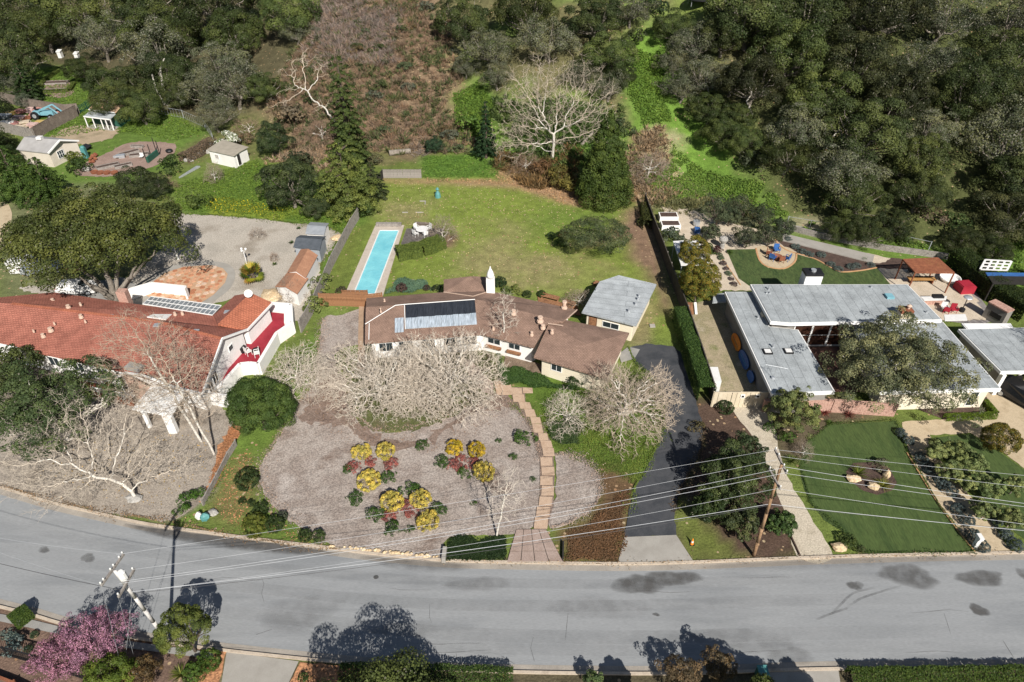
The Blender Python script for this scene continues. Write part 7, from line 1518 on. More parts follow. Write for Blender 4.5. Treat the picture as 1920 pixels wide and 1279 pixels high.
# bare trees
BA = bare_dome(201, 4.9, 4.3, 4200, .9, 3, .0135, .22, .42); BB = bare_dome(202, 4.4, 4.0, 2200, .9, 3, .012, .22, .42); BC = bare_dome(203, 3.4, 4.2, 900, 1.0)
BT = (1.22,1.18,1.12,1); BY = (.98,.89,.79,1); BG = (.62,.54,.48,1); BBR = (.55,.42,.33,1)
def bare(pr, px, py, lab, s=1.0, sz=None, tint=BT, rz=None, hill_=False, name='bare_tree', cat='tree', group=None):
    b = G(px,py) if hill_ else F(px,py)
    t = put(pr, name, lab, cat, b, s, sz, MIDG, group, rz, crown='branches')
    for ch in t.children:
        if ch.name.startswith('branches'): ch.color = tint
    return t
bare(BA, 714, 744, 'wide pale bare tree, the left one of the two in front of the brown house', 1.05, 1.28, BT, .3)
bare(BA, 848, 731, 'wide pale bare tree, the right one of the two in front of the brown house', 1.1, 1.32, BT, 2.6)
bare(BB, 784, 752, 'smaller pale bare tree squeezed between the two wide ones', .85, .9, BT, 1.0)
bare(BA, 1172, 778, 'big yellowish bare tree overhanging the asphalt drive', 1.0, 1.1, BY, 4.1)
bare(BC, 1062, 790, 'small bare tree beside the stepping stone path', .8, .75, BT, 1.6)
bare(BC, 560, 725, 'white bare tree right of the red-floored deck', 1.15, 1.15, (1.15,1.12,1.05,1), .8)
bare(BC, 592, 730, 'low bare tree at the edge of the mulch beside the white one', .75, .8, BT, 2.2)
bare(BC, 830, 452, 'bare upright tree at the corner of the pool deck', .6, 1.0, BG, 0)
bare(BC, 1085, 572, 'small bare shrub left of the grey-roofed garage', .62, .5, BG, 0, name='bare_shrub', cat='shrub')
bare(BC, 483, 446, 'leafless twiggy bush alone on the gravel yard', .38, .4, BG, 0, name='bare_shrub', cat='shrub')
bare(BC, 308, 356, 'leafless shrub at the corner of the garden plot', .65, .6, BBR, 0, name='bare_shrub', cat='shrub')
bare(BC, 404, 340, 'small leafless tree in front of the white flat-roofed shed', .5, .8, BG, 1, name='bare_tree')
bare(BC, 545, 560, 'bare tree in front of the white brown-roofed sheds', .6, .7, BG, 2)
bare(BC, 515, 488, 'tiny leafless shrub on the gravel near the lamp post', .22, .3, BBR, 2, name='bare_shrub', cat='shrub')
bare(BC, 1505, 855, 'small leafless shrub in the bed left of the clipped lawn', .3, .45, BG, 2, name='bare_shrub', cat='shrub')
def upright(seed, h, r, natt, base, lean=(0,0), step=.3, tipr=.013, twig=3, twl=.45, stem=None, mt=None, kill=1.35, tops=.15, rmax=.3):
    rs = np.random.default_rng(seed); z = rs.uniform(base,h,natt); f = (z-base)/(h-base); rad = r*np.sqrt(np.clip(np.sin(np.clip(f*.92+.12,0,1)*math.pi),.03,1))*np.sqrt(rs.uniform(0,1,natt)); a = rs.uniform(0,6.28,natt)
    lx, ly = lean; att = np.stack([np.cos(a)*rad+lx*(z/h), np.sin(a)*rad+ly*(z/h), z],1)
    tr = [(0,0,-.3)]+[(lx*k/8*.8+rs.normal(0,.05), ly*k/8*.8+rs.normal(0,.05), h*k/8*.85) for k in range(1, stem or 7)]
    return split_bare(grow(seed, att, tr, step, step*kill, 3.5, 60, tipr, twig, twl, wob=.16, grav=.12, rmax=rmax), mt=mt, r=.05)
B_ = F(945,664); bare(upright(301, top_h(B_,545), 1.75, 330, 2.2, mt=m_white, step=.3, tops=.1, rmax=.13), 945, 664, 'slender white birch standing against the brown shingle roof', 1, 1, (1.1,1.05,1.0,1), 0, name='birch_tree')
B_ = F(930,1006); bare(upright(302, 7.6, 1.7, 300, 2.4, lean=(1.2,.4), mt=m_white, rmax=.15), 930, 1006, 'white birch leaning over the ivy bed beside the front walk', 1, 1, (1.15,1.12,1.08,1), 0, name='birch_tree')
B_ = F(378,828); bare(upright(303, 14.5, 4.4, 900, 5.0, lean=(-2.2,0), step=.36, tipr=.011, twl=.7, rmax=.24), 378, 828, 'tall bare grey-trunked sycamore before the red roof, left of the pair', 1, 1, (.85,.76,.66,1), 0, name='sycamore_tree')
B_ = F(402,852); bare(upright(304, 13.5, 3.6, 650, 5.0, lean=(-1.4,0), step=.36, tipr=.011, twl=.7, rmax=.24), 402, 852, 'tall bare grey-trunked sycamore by the leaf litter, right of the pair', 1, 1, (.85,.76,.66,1), 0, name='sycamore_tree')
# sprawling white sycamore, its boughs hanging low over the front gravel
rs_ = np.random.default_rng(77); b0 = F(258,938)
att = []
for (px,py,h,sx) in [(270,880,3,2.0),(200,885,2.8,2.2),(150,900,2.4,2.0),(85,905,2.0,1.8),(40,890,2.2,1.8),(240,835,4,2.3),(165,825,4.4,2.4),(95,830,4,2.4),(330,870,3,1.8),(130,770,5.5,2.2),(30,850,3,2),(230,770,5.2,1.8)]:
    p = np.array(F(px,py,h))-np.array(b0); att.append(p+rs_.normal(0,1,(150,3))*np.array([sx*.55,sx*.55,sx*.3]))
bare(split_bare(grow(77, np.concatenate(att), [(0,0,-.3),(-.3,.2,.9),(-.9,.4,1.6),(-1.8,.5,2.1),(-2.8,.4,2.4)], .27, .34, 5, 100, .009, 3, .6, wob=.26, rmax=.24), mt=m_white, r=.04), 258, 938, 'sprawling white-barked sycamore reaching left over the front gravel', 1, 1, (1.15,1.1,1.02,1), 0, name='sycamore_tree')
# big pale sycamore on the slope behind the lawn
B_ = G(1035,300); H_ = top_h(B_, 95); rs_ = np.random.default_rng(88)
att = np.concatenate([dome(rs_, 1300, 9.0, 6.0, H_*.52, (0,0,H_*.45), .3, -.55), dome(rs_, 260, 4, 4, 3, (-6,-1.5,3.2), .2, -.6)])
bare(split_bare(grow(88, att, [(0,0,-.4),(.1,0,1.3),(.2,0,2.8),(.1,0,4.2)], .42, .6, 6, 90, .015, 3, .8, wob=.25, rmax=.34), mt=m_white, r=.06), 1035, 300, 'big pale bare sycamore on the slope behind the back lawn', 1, 1, (1.02,.95,.85,1), 0, True, name='sycamore_tree')
b0 = G(645,245); rs_ = np.random.default_rng(99); att = []
for (px,py,h,s) in [(560,160,3,1.6),(545,130,4,1.4),(600,200,2,1.0),(570,110,5,1.2),(530,190,2,1.2),(600,130,4,1.3)]:
    p = np.array(G(px,py,h))-np.array(b0); att.append(p+rs_.normal(0,1,(30,3))*s*.6)
bare(split_bare(grow(99, np.concatenate(att), [(0,0,-.3),(-.8,.3,.9),(-1.8,.7,1.7)], .5, .7, 8, 80, .026, 2, .7, wob=.2, rmax=.36), mt=m_white, r=.07), 645, 245, 'fallen-looking white dead tree leaning left on the brown slope', 1, 1, (1.1,1.02,.9,1), 0, True, name='dead_tree')
bare(BC, 1215, 330, 'grey leafless thicket right of the cone-shaped evergreen', 1.1, .9, BG, .5, True, name='bare_shrub', cat='shrub')
bare(BC, 985, 322, 'brownish leafless shrub under the big sycamore', .9, .8, BBR, .9, True, name='bare_shrub', cat='shrub')
bare(BC, 605, 262, 'brown leafless thicket below the dead tree', 1.1, .9, BBR, 1.9, True, name='bare_shrub', cat='shrub')
bare(BC, 468, 250, 'reddish leafless thicket above the white flowering bush', .9, .7, BBR, 2.9, True, name='bare_shrub', cat='shrub')
single(151, 1275, 1264, 34, 'brownish leafy shrub at the bottom edge, the left and lower one', 'brown_shrub', (.14,.105,.06), n=7000, leaf=.09, inner=.4, Hm=1.6, lump=.3)
single(152, 1345, 1252, 30, 'brownish leafy shrub at the bottom edge beside the green bin', 'brown_shrub', (.13,.10,.055), n=6000, leaf=.09, inner=.4, Hm=1.8, lump=.3)
single(153, 1112, 1275, 16, 'small ragged green shrub at the bottom edge under the slim shadow', 'green_shrub', (.09,.13,.05), n=3000, leaf=.08, inner=.4, Hm=1.2, lump=.3)
# trees outside the frame whose shadows lie on the street and roofs
SH = [(-7.6,17.0,4.2,6.6,'tree below the frame shading the middle of the street'),(15.4,18.0,2.3,5.0,'tree below the frame shading the right of the street'),(19.5,18.0,1.7,4.2,'slim tree below the frame right of the other'),(8.0,19.2,.9,3.4,'small tree below the frame near the kerb')]
for i, (x,y,r,h,lab) in enumerate(SH):
    pr = oak_proto(400+i, R_=r, H=h-r*.8, n=int(11000*r), ncl=90, clr=.27*r, leaf=.15, lump=.12, inner=.3, zmin=-.7, rzf=.8); put(pr, 'evergreen_tree', lab, 'tree', Vector((x,y,0)), 1, 1, OAKG, rz=0)
bare(BA, 2060, 735, 'bare tree right of the frame shading the grey garage roof', 1.2, 1.9, BG, 0)
pr = LOOSE[0]; put(pr, 'oak_tree', 'oak right of the frame beyond the garage', 'tree', F(2050,600), 1, 1, OAKG)
# ------------------------------------------------------------------ shrubs
YEL = (.50,.41,.09); RED = (.30,.10,.085); GRN = (.055,.105,.022)
clus = {'upper left':[(678,843,18),(723,843,19),(692,896,22)], 'upper right':[(852,836,18),(894,840,19),(907,881,21)], 'lower':[(735,938,22),(789,933,22),(802,972,23)]}
wh = {'upper left':['back left','back right','front'],'upper right':['back left','back right','front'],'lower':['back left','back right','front']}
k_ = 0
for cl, L_ in clus.items():
    for (px,py,rp), w_ in zip(L_, wh[cl]):
        put_bush(BUSH[k_%3], 'golden_shrub', 'round golden-yellow shrub at the %s of the %s cluster on the mulch bed' % (w_, cl), 'shrub', px, py+4, rp, YEL if k_ not in (3,4) else (.46,.33,.03), group='golden shrubs on the mulch bed', zs=.95); o_ = list(COL.objects)[-1]; r_ = random.Random(k_); o_.scale = (o_.scale[0]*r_.uniform(.88,1.1), o_.scale[1]*r_.uniform(.88,1.1), o_.scale[2]*r_.uniform(.85,1.15)); k_ += 1
for o in [o for o in COL.objects if o.name.startswith('golden_shrub')]:
    o.data.materials.clear() if False else None
for (px,py,rp,lab) in [(664,874,13,'pinkish red shrub on the left of the upper left golden cluster'),(695,866,12,'red shrub in the middle of the upper left golden cluster'),(733,870,13,'pinkish red shrub on the right of the upper left golden cluster'),
    (852,873,14,'pinkish red shrub below the back left bush of the upper right golden cluster'),(884,868,13,'red shrub in the middle of the upper right golden cluster'),(865,858,9,'small red shrub between the two back bushes of the upper right golden cluster'),
    (762,946,12,'red shrub between the two back bushes of the lower golden cluster'),(772,962,12,'dark red shrub left of the front bush of the lower golden cluster'),(731,966,14,'pinkish red shrub at the lower left of the lower golden cluster')]:
    o = put_bush(BUSHF[k_%3], 'red_shrub', lab, 'shrub', px, py, rp, RED, group='red shrubs among the golden ones', zs=.8); k_ += 1
for (px,py,rp,lab) in [(790,833,12,'low green plant alone between the two upper golden clusters'),(985,822,19,'spiky green plant near the top of the stepping path'),(935,826,6,'tiny green tuft left of the spiky plant'),(664,934,15,'green plant alone on the left of the mulch bed'),(768,916,17,'green shrub behind the lower golden cluster'),
    (703,965,17,'green shrub at the left of the lower golden cluster'),(738,990,16,'green shrub below the lower golden cluster'),(768,992,9,'tiny green plant left of the front golden bush in the lower cluster'),(828,866,14,'green shrub left of the upper right golden cluster'),(727,893,14,'green shrub right of the front bush in the upper left golden cluster'),
    (870,888,12,'green shrub left of the front bush in the upper right golden cluster'),(963,856,8,'small green plant left of the stepping stones'),(1000,898,6,'small green tuft beside the lower stepping stones'),(888,943,6,'small green tuft left of the leaning birch'),(822,955,15,'grey-green shrub right of the lower golden cluster'),(651,878,10,'green shrub at the far left of the upper left golden cluster')]:
    put_bush(BUSHF[k_%3], 'green_shrub', lab, 'shrub', px, py, rp, GRN, group='green plants on the mulch bed', zs=.75); k_ += 1
CLIP = (.040,.062,.020)
for (px,py,rp,lab,c) in [(463,900,23,'largest clipped dark bush beside the low fence',CLIP),(454,940,8,'tiny clipped bush, left of a pair below the largest clipped bush',CLIP),(471,943,8,'tiny clipped bush, right of a pair below the largest clipped bush',CLIP),(489,955,15,'clipped dark bush behind the yellowish one',CLIP),(478,985,25,'wide clipped yellowish bush near the kerb',(.11,.13,.025)),
    (515,984,18,'clipped dark bush right of the yellowish one',CLIP),(530,968,11,'small clipped grey bush above the dark one near the kerb',(.06,.075,.05)),(572,1004,14,'clipped dark bush at the lower left corner of the mulch bed',CLIP),(598,1005,13,'looser bush right of the clipped one at the mulch bed corner',(.06,.09,.03)),
    (938,530,13,'clipped round bush beside the white chimney',(.03,.055,.02)),(988,552,9,'small clipped bush behind the brown roof ridge',CLIP),(1016,552,9,'small clipped bush left of the redwood bench',CLIP),(968,545,11,'yellow-green bush right of the white chimney',(.14,.17,.04)),(950,545,10,'light green bush between the round bush and the yellow-green one',(.12,.16,.05)),
    (1034,443,9,'small round bush at the left of the lawn shrub group',(.03,.055,.02)),(1056,440,10,'orange-brown round bush in the lawn shrub group',(.16,.09,.03)),(1053,455,11,'clipped green round bush at the front of the lawn shrub group',(.045,.085,.02)),
    (1212,415,15,'dark hedge bush against the boundary fence by the back lawn',(.055,.06,.02)),(375,378,20,'dark shrub in the wild grass above the gravel yard',(.07,.10,.025)),(142,298,17,'upper of the two citrus bushes by the grey cottage',(.09,.11,.02)),(150,312,20,'lower of the two citrus bushes by the grey cottage',(.05,.08,.02)),
    (318,312,22,'dark green shrub between the garden plot and the dry hedge',(.055,.085,.025)),(684,395,18,'dark green bush at the end of the neighbour fence',(.045,.075,.02)),(697,370,14,'small ragged bush at the corner of the back fence',(.05,.07,.025)),(600,535,22,'grey-white flowering bush in the neighbour yard corner',(.14,.17,.06)),
    (590,575,22,'pale flowering shrub at the top of the mulch path',(.17,.20,.06)),(640,545,10,'small dry bush by the redwood fence',(.10,.09,.05)),(753,540,11,'dry purple-brown bush in the groundcover by the pool',(.10,.065,.055)),(800,540,7,'small dark bush at the end of the groundcover',(.07,.05,.04)),
    (820,540,9,'dark shrub under the back extension roof',(.03,.04,.02)),(1051,693,15,'green bush against the white front wall',(.08,.12,.03)),(1075,722,17,'dark leafy bush below the white front wall',(.035,.06,.02)),
    (1360,765,16,'dark bush at the bottom of the clipped hedge',(.035,.06,.02)),(1305,800,14,'dry bush at the edge of the asphalt drive',(.10,.085,.04)),(1475,820,14,'green shrub beside the gravel path',(.06,.11,.02)),(1445,800,12,'bright green shrub on the left of the gravel path top',(.06,.12,.02)),
    (1590,1015,16,'loose shrub at the lower corner of the clipped lawn',(.07,.10,.03)),(1612,1030,9,'small bush by the kerb right of the pale rock',(.06,.075,.03)),(352,935,16,'ragged bright green patch of shrubs by the low fence',(.06,.12,.02)),(340,955,14,'bright green clump near the kerb',(.06,.12,.02)),(372,925,12,'bright green clump against the low fence end',(.06,.12,.02)),
    (30,1210,20,'silvery shrub at the lower left corner',(.14,.18,.17)),(15,1190,14,'upper silvery shrub at the lower left corner',(.13,.17,.15)),(64,1190,8,'small round bush, upper one on the bare soil',(.05,.08,.04)),(53,1217,8,'small round bush, lower one on the bare soil',(.05,.08,.04)),
    (390,1240,24,'clipped bright green bush right of the pole tree',(.065,.11,.02)),(365,1262,24,'clipped bright green bush at the bottom edge',(.06,.105,.02)),(572,1272,12,'small green bush at the bottom edge by the driveway',(.06,.10,.025)),
    (1650,872,14,'dry grey shrub on the lawn island',(.13,.13,.08)),(1345,470,10,'purple-leaved shrub beside the lattice',(.07,.03,.03)),(1330,462,7,'small bright clipped bush left of the purple shrub',(.06,.10,.02)),(1336,473,7,'small bright clipped bush below the purple shrub',(.06,.10,.02)),(1368,473,6,'small clipped bush right of the purple shrub',(.06,.10,.02)),
    (1262,440,18,'silver-green shrub below the white planter boxes',(.09,.11,.07)),(1275,447,12,'silver-green shrub right of the larger one by the planters',(.09,.11,.07))]:
    put_bush(BUSH[k_%3] if ('clipped' in lab or 'round' in lab) else BUSHF[k_%3], 'shrub', lab, 'shrub', px, py, rp, c); k_ += 1
# blue-grey mounds
for i, (px,py,rp) in enumerate([(1478,449,8),(1492,463,9),(1504,472,9),(1518,477,9),(1540,478,9),(1558,496,9),(1572,505,9),(1595,500,9),(1607,498,8),(1633,497,8)]):
    put_bush(BUSH[i%3], 'blue_mound', 'small blue-grey mound in the curved bed behind the back turf, %s from the left' % ORD[i], 'shrub', px, py, rp, (.11,.14,.13), group='blue-grey mounds of the curved bed', zs=.7)
for i, (px,py,rp) in enumerate([(1352,484,7),(1356,494,7),(1361,504,6),(1366,513,7),(1371,523,6),(1376,533,7),(1349,478,6)]):
    put_bush(BUSH[i%3], 'purple_mound', 'small mound in the strip left of the back turf, %s from the top' % ORD[(i+1)%7], 'shrub', px, py, rp, (.11,.08,.08) if i%3 else (.10,.14,.08), group='mounds of the strip left of the back turf', zs=.8)
for i, (px,py,rp) in enumerate([(1690,812,11),(1704,826,11),(1727,860,14),(1742,878,14),(1765,905,15),(1782,920,14),(1796,955,14),(1812,975,15),(1825,1003,14),(1840,1024,15)]):
    put_bush(BUSH[i%3], 'lavender_bush', 'dark blue-grey cushion bush on the left edge of the front path, %s from the house' % ORD[i], 'shrub', px, py, rp, (.08,.105,.105), group='cushion bushes left of the front path', zs=.9)
for i, (px,py,rp) in enumerate([(1850,955,10),(1868,978,11),(1885,1002,14),(1903,1022,15)]):
    put_bush(BUSH[i%3], 'lavender_bush', 'dark blue-grey cushion bush on the right edge of the front path, %s from the house' % ORD[i], 'shrub', px, py, rp, (.085,.11,.11), group='cushion bushes right of the front path', zs=.9)
base, r = crown_at(428, 258, 20, .6); put(oak_proto(88, R_=1.0, H=.5, n=2600, ncl=22, clr=.3, leaf=.12, m=m_whfl, trunk=False, rzf=.7), 'white_flowering_bush', 'white flowering bush at the corner of the back lawn', 'shrub', base, r, r, (.16,.2,.08), crown='foliage'); list(COL.objects)[-1]
# ------------------------------------------------------------------ hedges
def hedge(name, lab, pts, w, h, col, n=9000, leaf=.11, m=None, hill_=False, cat='hedge'):
    L_ = [(G(*p) if hill_ else F(*p)) for p in pts]; rs = np.random.default_rng(int(pts[0][0])); P=[]; Q=[]
    seg = [(L_[i], L_[i+1]) for i in range(len(L_)-1)]; ls = np.array([(b-a).length for a,b in seg]); k = rs.choice(len(seg), n, p=ls/ls.sum())
    A = np.array([list(s[0]) for s in seg])[k]; B = np.array([list(s[1]) for s in seg])[k]; t = rs.uniform(-.01,1.01,(n,1)); c = A+(B-A)*t
    d = (B-A)/np.linalg.norm(B-A,axis=1)[:,None]; nn = np.stack([-d[:,1],d[:,0],0*d[:,0]],1)
    ph = rs.uniform(0,1,n); per = w+2*h; s = ph*per
    side = np.where(s < h, -1, np.where(s < h+w, 0, 1))[:,None]
    zz = np.where(s < h, s, np.where(s < h+w, h, per-s)); off = np.where(s < h, -w/2, np.where(s < h+w, s-h-w/2, w/2))
    bump = .06*np.sin(c[:,0]*2.3+c[:,1]*1.7)+rs.normal(0,.05,n)
    zc = np.minimum(zz, h)*(1-.10*(np.abs(off)/(w/2))**4); P = c+nn*(off*(1+bump))[:,None]; P[:,2] += zc*(1+bump*.6); Q = nn*side+np.array([0,0,1])*(side==0)+rs.normal(0,.15,(n,3)); 
    b = L_[0]; P = P-np.array(list(b)); ends = rs.uniform(0,1,n) < .04
    me = fol_mesh(P, Q, leaf, rs, m or m_leaf, rs.uniform(0,1,n)); o = link(name, me, None, b); o.color = (*col,1); return tag(o, lab, cat)
hedge('clipped_hedge', 'long clipped green hedge along the asphalt drive', [(1272,600),(1296,670),(1322,752)], 1.5, 1.9, (.055,.10,.026), 30000)
hedge('clipped_hedge', 'clipped rectangular hedge below the pool deck', [(746,484),(790,476),(829,461)], 2.0, 1.4, (.11,.15,.035), 20000)
hedge('clipped_hedge', 'bright low box hedge in front of the right bed', [(1770,787),(1864,783)], .55, .6, (.09,.14,.015), 4000, .09)
hedge('clipped_hedge', 'bright low box hedge turning up towards the house', [(1864,780),(1843,757)], .55, .6, (.09,.14,.015), 2500, .09)
hedge('clipped_hedge', 'green hedge along the bottom street edge in the middle', [(640,1268),(760,1270),(960,1276)], 1.0, 1.0, (.05,.085,.02), 12000, .1)
hedge('clipped_hedge', 'green hedge along the bottom street edge at the right', [(1590,1274),(1700,1273),(1850,1272),(1960,1270)], 1.0, .8, (.06,.095,.02), 14000, .11)
hedge('clipped_hedge', 'clipped oblong hedge at the lower left corner', [(30,1176),(62,1152)], .8, 1.1, (.055,.09,.02), 5000, .08)
hedge('dry_hedge', 'dry brown hedge running down to the white flat-roofed shed', [(345,305),(375,290),(400,272)], 1.8, 1.4, (.16,.12,.085), 9000, .14, hill_=True)
hedge('tall_hedge', 'tall dark hedge behind the rust-coloured pergola', [(1790,495),(1830,530),(1870,565),(1925,600)], 2.4, 2.3, (.035,.052,.016), 26000, .15)
hedge('boundary_hedge', 'dark ivy hedge against the upper boundary fence', [(1208,398),(1214,432)], 1.4, 1.6, (.05,.058,.018), 5000, .13)
hedge('low_hedge', 'low hedge round the far garden plot, upper one', [(68,176),(88,150),(110,135)], .8, .6, (.09,.12,.03), 3000, .2)
hedge('low_hedge', 'low hedge round the far garden plot, lower one', [(78,176),(130,172),(140,158)], .8, .6, (.09,.12,.03), 3000, .2)
# ground-hugging foliage that nobody could count
def cover(name, pts, n, col, leaf=.16, hgt=.35, m=None, gap=0):
    poly = world_poly(pts); rs = np.random.default_rng(int(abs(pts[0][0]))+n); lo = poly.min(0); hi = poly.max(0)
    x = rs.uniform(lo[0],hi[0],n*4); y = rs.uniform(lo[1],hi[1],n*4); s = sdist(x,y,poly)+.35*np.sin(x*1.9)*np.sin(y*1.3)
    if gap: s = np.where(fbm(x,y,.22,4)+.5*fbm(x,y,.8,6) < gap-1, -9, s)
    ok = np.nonzero(s > rs.uniform(-.1,.5,len(s)))[0][:n]; x = x[ok]; y = y[ok]
    if len(x) == 0: return
    lump = .5+.5*fbm(x,y,.9,5); P = np.stack([x,y,T(x,y)+.05+hgt*np.clip(lump,0,1.2)*rs.uniform(.5,1,len(x))],1)
    o0 = np.array([poly[:,0].mean(), poly[:,1].mean(), 0]); Q = np.tile([0,0,1.],(len(x),1))
    me = fol_mesh(P-o0, Q, leaf, rs, m or m_leaf, np.clip(.3+.4*lump+rs.uniform(-.3,.3,len(x)),0,1)); o = link(name, me, None, Vector(o0)); o.color = (*col,1); tag(o, kind='stuff'); return o
cover('ivy', [(835,1054),(840,1018),(860,1010),(945,1006),(950,1053)], 7000, (.022,.04,.014), .12, .35)
cover('groundcover', [(1055,1054),(1060,1000),(1110,975),(1165,930),(1186,915),(1178,960),(1160,1056)], 9000, (.15,.085,.045), .10, .25)
cover('juniper', [(934,668),(952,690),(1000,700),(1040,716),(1080,735),(1010,728),(950,722),(932,700)], 9000, (.05,.095,.025), .15, .6)
cover('juniper', [(1030,795),(1075,780),(1095,800),(1085,835),(1050,835),(1028,815)], 6000, (.055,.085,.03), .13, .6)
cover('groundcover', [(722,553),(740,530),(760,520),(800,530),(810,545),(770,548)], 6000, (.10,.17,.11), .13, .2)
cover('flower_border', [(830,545),(850,540),(840,550)], 400, (.1,.13,.05), .13, .3)
cover('green_weeds', [(1180,280),(1240,250),(1290,300),(1420,340),(1470,380),(1550,430),(1800,470),(1880,430),(1925,400),(1925,520),(1700,470),(1560,450),(1440,420),(1330,370),(1240,385),(1200,330)], 40000, (.13,.21,.04), .25, .4, None, .85)
cover('green_weeds', [(1195,95),(1240,100),(1260,230),(1205,240),(1175,170)], 6000, (.12,.20,.035), .30, .4)
cover('green_weeds', [(850,175),(900,150),(930,190),(915,260),(850,260)], 6000, (.12,.20,.035), .30, .4)
cover('green_weeds', [(960,200),(1120,200),(1160,280),(1100,320),(960,300)], 10000, (.08,.15,.03), .32, .5)
cover('green_weeds', [(792,293),(900,288),(940,316),(930,334),(792,334)], 5000, (.11,.20,.035), .2, .15)
cover('meadow_grass', [(60,130),(150,120),(200,200),(330,215),(395,250),(330,265),(200,245),(90,262),(60,200)], 10000, (.12,.19,.03), .28, .15)
cover('meadow_grass', [(320,395),(330,345),(480,300),(520,330),(600,400),(690,400),(640,440),(560,415),(420,400)], 11000, (.12,.185,.03), .22, .15)
cover('yellow_wildflowers', [(385,385),(400,368),(450,375),(520,385),(535,400),(470,404),(400,398)], 900, (.12,.18,.03), .18, .25, m_yefl)
cover('front_grass', [(935,745),(1000,770),(1120,800),(1240,830),(1190,910),(1120,880),(1045,850)], 9000, (.13,.175,.035), .11, .08)
cover('fallen_leaves', [(700,340),(930,335),(1090,368),(1185,390),(1180,450),(1100,470),(1090,520),(950,540),(760,535),(850,450),(700,420)], 2600, (.42,.35,.20), .17, .03)
cover('fallen_leaves', [(930,318),(962,322),(1090,366),(1150,390),(1060,385),(950,345),(800,342),(800,334),(925,336)], 2600, (.42,.27,.15), .2, .05)
cover('fallen_leaves', [(430,850),(470,850),(485,910),(470,960),(560,1000),(600,1018),(420,985),(395,955)], 900, (.42,.22,.12), .12, .03)
cover('fallen_leaves', [(100,830),(420,800),(400,880),(300,960),(60,900)], 500, (.45,.30,.10), .12, .03)
cover('fallen_leaves', [(430,800),(448,805),(400,930),(382,945),(400,880)], 2200, (.38,.18,.09), .12, .06)
cover('fallen_leaves', [(1215,260),(1262,262),(1258,300),(1300,340),(1290,365),(1210,365)], 2500, (.45,.36,.24), .22, .06)
cover('fallen_leaves', [(590,640),(640,690),(660,780),(820,830),(960,745),(960,770),(840,850),(640,840),(560,760)], 1500, (.24,.16,.11), .11, .03)
def edge_cover(name, pts, n, col, leaf=.09, sd=.22, closed=True):
    L_ = [F(*p) for p in pts]; rs = np.random.default_rng(n); m_ = len(L_) if closed else len(L_)-1; k = rs.integers(0, m_, n); w = np.array([(L_[(i+1)%len(L_)]-L_[i]).length for i in range(m_)]); k = rs.choice(m_, n, p=w/w.sum())
    A = np.array([list(L_[i]) for i in k]); B = np.array([list(L_[(i+1)%len(L_)]) for i in k]); P = A+(B-A)*rs.uniform(0,1,(n,1)); P[:,:2] += rs.normal(0,sd,(n,2))*(1+.8*np.sin(P[:,:1]*1.3+P[:,1:2]*.9)); P[:,2] = rs.uniform(.12,.16,n); o0 = P.mean(0); o0[2] = 0
    o = link(name, fol_mesh(P-o0, np.tile([0,0,1.],(n,1)), leaf, rs, m_leaf, rs.uniform(0,1,n)), None, Vector(o0)); o.color = (*col,1); tag(o, kind='stuff')
MUL = [(606,598),(598,650),(592,705),(556,765),(512,835),(487,875),(492,915),(520,958),(560,985),(608,1018)]
edge_cover('loose_chips', MUL, 3500, (.34,.27,.23), .10, .28, False); edge_cover('loose_chips', [(1012,860),(998,805),(968,765),(925,741),(880,752),(830,782),(760,808),(700,806),(660,770),(648,700),(640,655)], 3000, (.32,.25,.21), .10, .3, False)
edge_cover('loose_chips', [(1040,854),(1068,852),(1098,864),(1120,888),(1128,915),(1118,945),(1092,970),(1060,984),(1032,990)], 1800, (.36,.29,.25), .10, .2, False)
edge_cover('grass_fringe', [(1556,796),(1680,789),(1702,850),(1760,948),(1828,1037),(1624,1038),(1585,1000),(1520,945),(1500,870),(1512,830)], 3500, (.05,.085,.02), .09, .10); edge_cover('grass_fringe', [(1178,652),(1190,680),(1225,710),(1246,770),(1240,820),(1215,870),(1190,915),(1178,960)], 2500, (.12,.17,.035), .10, .2, False)
edge_cover('grass_fringe', [(318,400),(420,405),(500,412),(560,420),(622,428),(640,440),(600,500)], 1800, (.12,.16,.04), .14, .3, False); edge_cover('grass_fringe', [(430,845),(410,905),(384,945)], 500, (.12,.17,.035), .1, .15, False); edge_cover('loose_chips', [(1318,800),(1316,840),(1296,880),(1275,925),(1264,960)], 1200, (.12,.09,.06), .1, .2, False)
edge_cover('fallen_leaves', [(0,911),(100,940),(200,962),(322,978),(400,998),(520,1018),(640,1032)], 2200, (.26,.18,.11), .10, .22, False); edge_cover('fallen_leaves', [(830,1052),(950,1056),(1160,1059),(1500,1048),(1920,1038)], 900, (.30,.22,.14), .09, .16, False)
